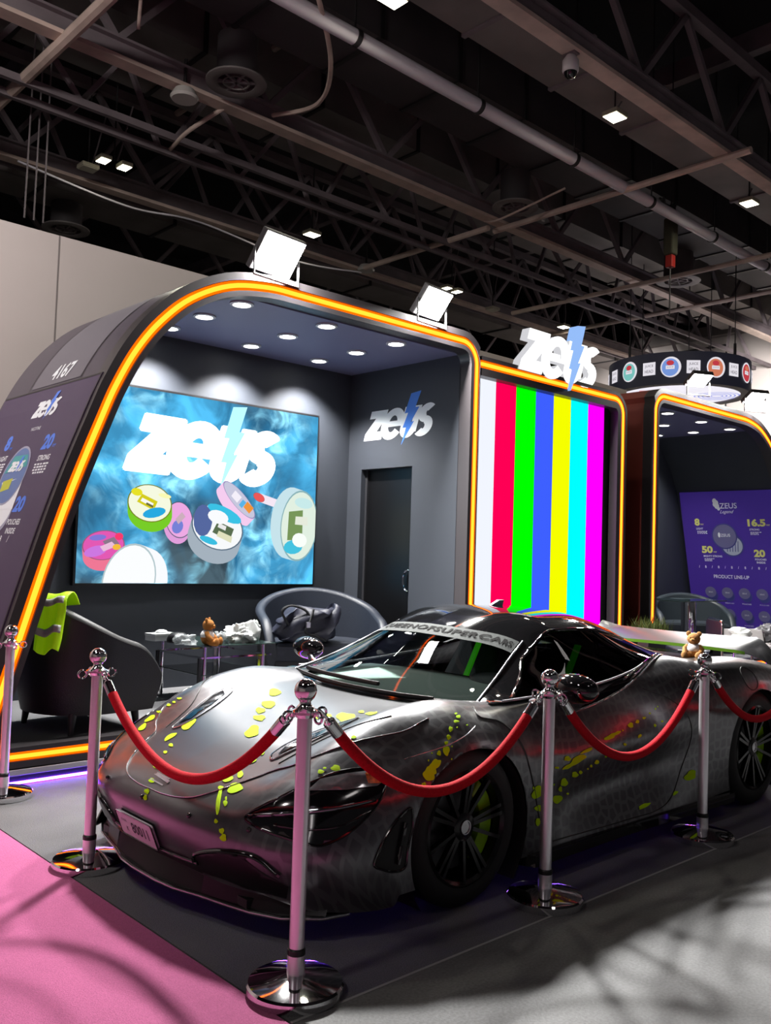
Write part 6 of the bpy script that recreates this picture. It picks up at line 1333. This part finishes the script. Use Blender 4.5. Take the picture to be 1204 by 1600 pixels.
((1.924,-0.935,0.302),(1.920,-0.935,0.286),(1.919,-0.937,0.267),(1.879,-0.934,0.261),(1.847,-0.931,0.260),(1.822,-0.928,0.267),(1.809,-0.925,0.282),(1.841,-0.927,0.296),(1.865,-0.929,0.311),(1.900,-0.932,0.312)),
((1.479,-0.920,0.195),(1.459,-0.922,0.187),(1.433,-0.923,0.182),(1.400,-0.923,0.179),(1.363,-0.922,0.178),(1.368,-0.920,0.185),(1.366,-0.918,0.191),(1.392,-0.917,0.197),(1.428,-0.917,0.200),(1.449,-0.919,0.197)),
((1.744,-0.929,0.217),(1.743,-0.930,0.211),(1.730,-0.930,0.206),(1.714,-0.930,0.202),(1.696,-0.929,0.200),(1.692,-0.928,0.205),(1.693,-0.927,0.210),(1.701,-0.926,0.216),(1.718,-0.926,0.221),(1.731,-0.928,0.218)),
((1.565,-0.904,0.688),(1.563,-0.905,0.685),(1.557,-0.905,0.685),(1.555,-0.903,0.687),(1.557,-0.902,0.690),(1.562,-0.902,0.692),(1.567,-0.903,0.691)),
((1.215,-0.914,0.601),(1.210,-0.915,0.598),(1.203,-0.915,0.597),(1.200,-0.914,0.601),(1.200,-0.913,0.604),(1.207,-0.912,0.606),(1.212,-0.913,0.604)),
((1.063,-0.916,0.489),(1.063,-0.915,0.484),(1.054,-0.915,0.485),(1.044,-0.916,0.489),(1.045,-0.917,0.494),(1.049,-0.918,0.497),(1.059,-0.917,0.495)),
((0.922,-0.906,0.445),(0.924,-0.904,0.441),(0.916,-0.905,0.442),(0.909,-0.906,0.445),(0.908,-0.907,0.449),(0.911,-0.908,0.452),(0.919,-0.907,0.449)),
((0.548,-0.925,0.408),(0.544,-0.925,0.405),(0.538,-0.926,0.405),(0.534,-0.927,0.409),(0.532,-0.927,0.412),(0.537,-0.926,0.414),(0.544,-0.926,0.411)),
((0.460,-0.935,0.428),(0.456,-0.935,0.424),(0.449,-0.936,0.423),(0.444,-0.937,0.428),(0.442,-0.937,0.434),(0.448,-0.936,0.436),(0.457,-0.936,0.434)),
((0.638,-0.915,0.413),(0.635,-0.915,0.410),(0.629,-0.916,0.408),(0.623,-0.917,0.413),(0.621,-0.917,0.418),(0.627,-0.917,0.419),(0.635,-0.916,0.418)),
((0.783,-0.892,0.344),(0.779,-0.892,0.340),(0.768,-0.893,0.342),(0.759,-0.895,0.346),(0.756,-0.895,0.352),(0.767,-0.894,0.351),(0.779,-0.892,0.349))]
_P0 = Vector((-.4, -.6, .4))
def q2(p): p = Vector(p)-_P0; return (p.dot(_qa), p.dot(_qb))
def mirrored(mb):
    m = MB(); m.v = [(x, -y, z) for x, y, z in mb.v]; m.f = [tuple(reversed(f)) for f in mb.f]; m.mi = list(mb.mi); return m
def both(mb, name, mat, smooth=60, parents=None):
    out = []
    for k, m in enumerate((mb, mirrored(mb))): out.append(m.build(name, mat, parents[k] if parents else car, smooth=smooth, local=True))
    return out
M['socket'] = pbr('socket_black', (.004, .004, .005, 1), .12, 0, coat=.5); M['seam_dark'] = pbr('seam_dark', (.01, .01, .01, 1), .5); M['wrap_edge'] = pbr('wrap_edge', (.6, .6, .64, 1), .2, 1.0)
# headlamp sockets: dark eye, its rim, the lamp unit and the light bar across it
SK = [(-.86,-.59,.45),(-.76,-.67,.52),(-.67,-.71,.56),(-.57,-.75,.60),(-.48,-.79,.61),(-.41,-.84,.61),(-.39,-.87,.59),(-.43,-.89,.54),(-.48,-.90,.49),(-.56,-.89,.43),(-.63,-.87,.39),(-.70,-.84,.37),(-.75,-.80,.38),(-.81,-.71,.40),(-.85,-.64,.42)]
def inward(k): return lambda v: Vector((0, 0, 0))
m = MB(); decal(m, [q2(p) for p in SK], 'quarter', .003, .02); socks = both(m, 'headlamp_socket', M['socket'])
m = MB(); line_on(m, [q2(p) for p in SK], 'quarter', .006, .002, closed=True); both(m, 'socket_rim', M['gloss_black'], parents=socks)
m = MB(); decal(m, [q2(p) for p in ((-.68,-.73,.54),(-.62,-.73,.575),(-.53,-.78,.595),(-.44,-.83,.605),(-.41,-.85,.595),(-.41,-.87,.57),(-.45,-.87,.555),(-.56,-.82,.545))], 'quarter', .009, .02)
both(m, 'headlamp_lens', pbr('lamp_lens', (.30, .30, .32, 1), .12, .6, coat=1.0, noise=.5, nscale=16), parents=socks)
m = MB(); decal(m, [q2(p) for p in ((-.47,-.82,.595),(-.42,-.85,.60),(-.405,-.865,.58),(-.43,-.87,.562),(-.48,-.85,.563))], 'quarter', .012, .012); both(m, 'amber_marker', pbr('amber_marker', (.45, .10, .02, 1), .2, noise=.6, nscale=60), parents=socks)
m = MB(); line_on(m, [q2(p) for p in ((-.855,-.60,.447),(-.81,-.67,.462),(-.73,-.76,.475),(-.61,-.84,.492),(-.47,-.885,.510))], 'quarter', .008, .008); both(m, 'light_bar', pbr('bar_dark_chrome', (.2, .2, .22, 1), .12, 1.0), parents=socks)
m = MB(); line_on(m, [q2(p) for p in ((-.80,-.69,.425),(-.72,-.78,.415),(-.62,-.86,.430),(-.50,-.89,.475))], 'quarter', .005, .006); both(m, 'inner_blade', M['gloss_black'], parents=socks)
# vertical vents ahead of the front wheels
VT = [(-.505,.285),(-.475,.345),(-.425,.405),(-.365,.455),(-.325,.465),(-.322,.40),(-.345,.32),(-.36,.25),(-.42,.245),(-.47,.262)]
m = MB(); decal(m, VT, 'side', .003, .02); vts = both(m, 'corner_vent', M['satin_black']); m = MB(); line_on(m, VT, 'side', .006, .002, closed=True); both(m, 'vent_rim', M['gloss_black'], parents=vts)
m = MB(); line_on(m, [(-.40,.27),(-.385,.34),(-.36,.42)], 'side', .010, .010); both(m, 'vent_vane', M['gloss_black'], parents=vts)
# bonnet: shut line, two slots, badge
FR = [(-.10,.80),(-.21,.795),(-.31,.76),(-.48,.68),(-.57,.61),(-.62,.56),(-.66,.49),(-.72,.45),(-.80,.40),(-.86,.35),(-.905,.29),(-.93,.21),(-.942,.10),(-.944,0)]
FRL = FR+[(a, -b) for a, b in FR[::-1][1:]]
m = MB(); line_on(m, FRL, 'top', .0035, .0005); m.build('bonnet_shut_line', M['seam_dark'], car, smooth=60, local=True)
m = MB(); line_on(m, FRL, 'top', .0018, .004); m.build('shut_line_edge', M['wrap_edge'], car, smooth=60, local=True)
SL = [(-.615,.405),(-.57,.430),(-.45,.475),(-.33,.512),(-.255,.520),(-.228,.500),(-.245,.470),(-.36,.408),(-.50,.368),(-.585,.368)]
m = MB(); decal(m, SL, 'top', .004, .015); sl_ = both(m, 'bonnet_slot', pbr('slot_edge', (.22,.22,.24,1), .25, .9)); m = MB(); line_on(m, SL, 'top', .004, .003, closed=True); both(m, 'slot_rim', M['wrap_edge'], parents=sl_)
m = MB(); decal(m, [(-.585,.405),(-.46,.456),(-.335,.500),(-.275,.506),(-.285,.472),(-.40,.420),(-.53,.384)], 'top', .007, .012); both(m, 'slot_opening', M['socket'], parents=sl_)
m = MB(); line_on(m, [(-.62,.46),(-.48,.505),(-.40,.56),(-.30,.655),(-.22,.70)], 'top', .003, .001); both(m, 'bonnet_crease', M['seam_dark'])
m = MB()
for b0 in (-.022, 0.0, .022):
    decal(m, [(-.905+.4*abs(b0), -.075-b0*.2), (-.893+.4*abs(b0), -.075-b0*.2), (-.880, .045+b0*.3), (-.892, .06+b0*.3)] if b0 == 0 else [(-.905+b0*.7, -.06), (-.900+b0*.7, -.06), (-.895+b0*.7, .055), (-.900+b0*.7, .055)], 'top', .004, .02)
m.build('badge', M['wrap_edge'], car, smooth=60, local=True)
# number plate
npl = MB(); y0, y1, z0, z1 = -.085, .235, .205, .318; base_n = Vector((-.97, -.03, -.2))
pc_ = [on_body(.075, .262, 'front', 0)][0]; nrm_ = BT.ray_cast(Vector((-3, .075, .262)), Vector((1, 0, 0)))[1]; nrm_ = nrm_ if nrm_.x < 0 else -nrm_
ay = Vector((0, -1, 0)); ay = (ay-nrm_*ay.dot(nrm_)).normalized(); az_ = nrm_.cross(ay)*-1; az_ = az_ if az_.z > 0 else -az_
pfn = lambda a, b, d: pc_+nrm_*(.016+d)+ay*a+az_*b
npl.prism(corner(.145,.042,.012,0,PI/2,3)+corner(-.145,.042,.012,PI/2,PI,3)+corner(-.145,-.042,.012,PI,1.5*PI,3)+corner(.145,-.042,.012,-PI/2,0,3), pfn, -.012, 0)
plate = npl.build('number_plate', pbr('plate_white', lin(226, 214, 226), .35), car, local=True)
t_ = MB(); put_text(t_, '80011', pfn, .035, 0, h=.052, w=.15, bold=.02, d=.001); put_text(t_, 'DUBAI', pfn, -.10, .020, h=.012, w=.045, d=.001); put_text(t_, 'K', pfn, -.085, -.018, h=.022, d=.001); t_.build('lettering', pbr('plate_ink', lin(50, 40, 52), .6), plate, local=True)
f_ = MB(); f_.tube([pfn(a, b, 0) for a, b in corner(.15,.047,.010,0,PI/2,3)+corner(-.15,.047,.010,PI/2,PI,3)+corner(-.15,-.047,.010,PI,1.5*PI,3)+corner(.15,-.047,.010,-PI/2,0,3)], .003, 5, closed=True); f_.build('plate_frame', M['gloss_black'], plate, local=True)
# lower front: black lip, intakes and splitter blade with end fins
LI = [(-.62,.300),(-.655,.318),(-.52,.312),(-.36,.262),(-.335,.235),(-.36,.185),(-.60,.175),(-.74,.165),(-.76,.215)]
m = MB(); decal(m, [(y, z) for y, z in LI], 'front', .004, .02); li_ = both(m, 'lower_intake', M['satin_black']); m = MB(); line_on(m, [(-.335,.215),(-.36,.262),(-.50,.308),(-.655,.318),(-.74,.255)], 'front', .009, .006); both(m, 'intake_lip', M['gloss_black'], parents=li_)
m = MB(); decal(m, [(-.36,.178),(-.36,.222),(-.2,.212),(0,.208),(.2,.212),(.36,.222),(.36,.178),(0,.174)], 'front', .004, .02); m.build('centre_lip', M['satin_black'], car, smooth=60, local=True)
m = MB(); line_on(m, [(-.36,.225),(-.18,.214),(0,.210),(.18,.214),(.36,.225)], 'front', .008, .006); m.build('centre_blade', M['gloss_black'], car, smooth=60, local=True)
sp_ = [(-.56,.86),(-.67,.835),(-.79,.735),(-.845,.62),(-.875,.50),(-.905,.36),(-.945,.22),(-.958,.10),(-.958,-.10),(-.945,-.22),(-.905,-.36),(-.875,-.50),(-.845,-.62),(-.79,-.735),(-.67,-.835),(-.56,-.86),(-.40,-.70),(-.40,.70)]
spl = MB().prism(sp_, lambda a, b, d: (a, b, d), .085, .103).build('splitter', M['gloss_black'], car, local=True, bevel=.004)
m = MB(); m.tube([(a-.002, b, .094) for a, b in sp_[:16]], .006, 6); m.build('splitter_edge', pbr('edge_dark_chrome', (.5,.5,.52,1), .25, 1.0), spl, smooth=60, local=True)
fin = MB().prism([(-.84,.09),(-.62,.10),(-.58,.225),(-.66,.235),(-.76,.19)], lambda a, b, d: (a, .800+d+(a+.7)*.55, b), 0, .012); fin.build('splitter_fin', M['gloss_black'], spl, local=True)
up = MB().grid([[Vector((x, y, z)) for x, y, z in ((-.90,-.36,.10),(-.86,-.52,.10),(-.80,-.70,.10),(-.66,-.84,.10))], [Vector((x, y, z)) for x, y, z in ((-.89,-.36,.172),(-.855,-.52,.172),(-.785,-.66,.165),(-.64,-.83,.150))]]); both(up, 'lower_valance', M['satin_black'])
m = MB().grid([[(x, y, .10) for x, y in ((-.90,-.36),(-.93,-.2),(-.945,0),(-.93,.2),(-.90,.36))], [(x, y, .176) for x, y in ((-.885,-.36),(-.895,-.2),(-.90,0),(-.895,.2),(-.885,.36))]]); m.build('grille_mouth', M['satin_black'], car, smooth=60, local=True)
# sensors on the nose ridge
for y in (.02, -.33, .40, -.62): 
    p = on_body(y, .405, 'front', .002); MB().ball(p, .011, 10, 8).build('parking_sensor', M['gloss_black'], car, smooth=60, local=True)
# door and panel shut lines
m = MB(); line_on(m, [(.20,.79),(.17,.76),(.27,.735),(.335,.68),(.39,.58),(.46,.42),(.52,.26),(.60,.16)], 'side', .004, .0005); line_on(m, [(.60,.16),(1.2,.15),(1.62,.17),(1.80,.34),(1.86,.52),(1.72,.70),(1.52,.78)], 'side', .003, .0005); both(m, 'door_shut_line', M['seam_dark'])
m = MB(); line_on(m, [(-.30,.64),(-.18,.665),(-.02,.70),(.10,.735)], 'side', .0025, .0005); both(m, 'arch_shut_line', M['wrap_edge'])
# shoulder intake between door and rear haunch
IN = [(.87,-.855),(1.07,-.845),(1.26,-.832),(1.39,-.818),(1.54,-.792),(1.72,-.752),(1.93,-.700),(1.97,-.665),(1.71,-.700),(1.50,-.752),(1.22,-.808),(1.03,-.835)]
m = MB(); decal(m, IN, 'top', .004, .012); in_ = both(m, 'shoulder_intake', M['socket']); m = MB(); line_on(m, [(.80,-.862)]+IN[:7]+[(2.0,-.675)], 'top', .006, .005); both(m, 'intake_edge', M['wrap_edge'], parents=in_)
m = MB(); line_on(m, [(1.42,-.785),(1.58,-.752),(1.78,-.712),(1.92,-.682)], 'top', .007, .008); line_on(m, [(1.48,-.792),(1.60,-.765),(1.74,-.735)], 'top', .005, .010); both(m, 'intake_vane', M['chrome'], parents=in_)
# sill blade, fuel flap ring
m = MB().prism([(.40,-.86),(.44,-.965),(1.2,-.955),(1.9,-.975),(2.30,-.985),(2.26,-.86)], lambda a, b, d: (a, b, d), .085, .135); both(m, 'side_skirt', M['gloss_black'], smooth=None)
m = MB(); m.tube([q for q in [on_body(2.56+.085*math.cos(a), .775+.065*math.sin(a), 'side', .001) for a in [2*PI*i/24 for i in range(24)]] if q is not None], .0025, 5, closed=True); m.build('fuel_flap_line', M['seam_dark'], car, smooth=60, local=True)
# wiper, cowl, mirrors
m = MB(); m.tube([can_pt(.10, c, .010, s) for s, c in ((1, 2.4), (1, 1.8), (1, 1.2), (1, .5), (-1, .2), (-1, .9), (-1, 1.5))], .009, 6); m.tube([can_pt(.24, c, .014, s) for s, c in ((1, 1.9), (1, 1.2), (1, .4), (-1, .3))], .012, 6); m.build('wiper', M['plastic_black'], car, smooth=60, local=True)
m = MB(); m.grid([[can_pt(r, abs(c), .0035, -1 if c < 0 else 1) for c in np.linspace(-2.6, 2.6, 41)] for r in (.02, .06, .10)]); m.build('windscreen_frit', M['gloss_black'], car, smooth=180, local=True)
for sd in (-1, 1):
    mm = MB().ball((.66, sd*1.00, .865), 1, 22, 16, sc=(.075, .125, .070)); mo = mm.build('door_mirror', M['gloss_black'], car, smooth=80, local=True)
    MB().tube(cr_path([(.60, sd*.80, .775), (.60, sd*.87, .80), (.63, sd*.94, .835)], 5), [.022]*11, 8).build('mirror_stalk', M['wrap_edge'], mo, smooth=60, local=True)
    MB().ball((.728, sd*1.00, .865), 1, 18, 12, sc=(.012, .07, .035)).build('mirror_glass', M['chrome'], mo, smooth=80, local=True)
# engine cover hump, roof scoop fin
eg = MB(); eg.grid([[(x, y, z+.02*math.cos(y*3)) for y in np.linspace(-.42, .42, 13)] for x, z in ((2.15,.93),(2.45,.89),(2.8,.855),(3.1,.828))]); eg.build('engine_cover', M['gloss_black'], car, smooth=60, local=True)
mf = MB().prism([(1.20,1.186),(1.27,1.215),(1.31,1.215),(1.30,1.182)], lambda a, b, d: (a, -.03+d, b), 0, .02); mf.build('roof_antenna', M['print_grey'], car, local=True)
# ------------------------------------------------------------------ rear wing
def wing_sec(y):
    s = abs(y)/.72; e = max(0, (s-.78)/.22); 
    tip = .13*e**1.6 if y < 0 else .02*e
    lift = .035*e if y > 0 else 0
    x0 = 3.20+.04*s*s+.10*e; x1 = 3.50-.05*e
    z0 = .862+.018*(1-s*s)-tip*.55; z1 = .962-.012*(1-s*s)-tip*1.0+lift*1.6
    pts = []
    for k in range(9):
        t = k/8; pts.append((x0+(x1-x0)*t, z0+(z1-z0)*(1.55*t-.55*t*t)))
    low = [(x, z-.022*math.sin(PI*min(1, .15+.85*(1-k/8)))-.004) for k, (x, z) in enumerate(pts)][::-1]
    return pts+low
ys = np.linspace(-.735, .70, 41); rows = [[Vector((x, y+(.03*(z-.9)), z)) for x, z in wing_sec(y)] for y in ys]
w_ = MB(); w_.grid([r+[r[0]] for r in rows]); w_.add(rows[0], [tuple(range(18))]); w_.add(rows[-1], [tuple(range(18))[::-1]])
wing = w_.build('rear_wing', M['wrap'], car, smooth=45, local=True)
uvl = wing.data.uv_layers.new(name='UVMap')
for lp in wing.data.loops: v = wing.data.vertices[lp.vertex_index].co; uvl.data[lp.index].uv = (v.x, v.y)
m = MB(); m.grid([[Vector((wing_sec(y)[0][0]-.004, y, wing_sec(y)[0][1]-.012)), Vector((wing_sec(y)[0][0]-.006, y, wing_sec(y)[0][1]+.010))] for y in ys[4:-3]]); m.build('lime_stripe', pbr('stripe_green', lin(76, 116, 12), .4), wing, smooth=60, local=True)
for sd in (-1, 1): MB().prism([(3.22,.80),(3.36,.80),(3.40,.90),(3.28,.88)], lambda a, b, d: (a, sd*.34+d, b), -.012, .012).build('wing_strut', M['gloss_black'], wing, local=True)
# rear lamps and diffuser (round the back)
m = MB(); m.tube([(3.535-.12*(y/.85)**2, y, .66) for y in np.linspace(-.82, .82, 25)], .012, 6); m.build('tail_light', pbr('tail_red', (.4, .01, .01, 1), .2), car, smooth=60, local=True)
MB().box(3.30, 3.50, -.62, .62, .16, .44).build('diffuser', M['plastic_black'], car, local=True)
# ------------------------------------------------------------------ paint splashes printed on the wrap
for P in SPLASH:
    P = [Vector(p) for p in cr_path(P, 2, True)]; c = sum(P, Vector())/len(P); n = len(P)
    def lift(p, o):
        h = BT.find_nearest(p); nn = h[1] if h[1].dot(Vector((p.x-1.5, p.y*1.5, p.z-.3))) > 0 else -h[1]; return h[0]+nn*o
    R2 = [lift(p, .003) for p in P]; R1 = [lift(c+(p-c)*.55, .0034) for p in P]; m = MB()
    m.add(R2+R1+[lift(c, .0036)], [(i, (i+1) % n, n+(i+1) % n, n+i) for i in range(n)]+[(n+i, n+(i+1) % n, 2*n) for i in range(n)])
    m.build('paint_splash', M['splash'], car, local=True)
bear((CX+2.44, CY_-.64, .873), -1.25, 'tiny tan teddy bear in white shirt sitting on the car rear haunch', lin(176, 126, 70), .76)
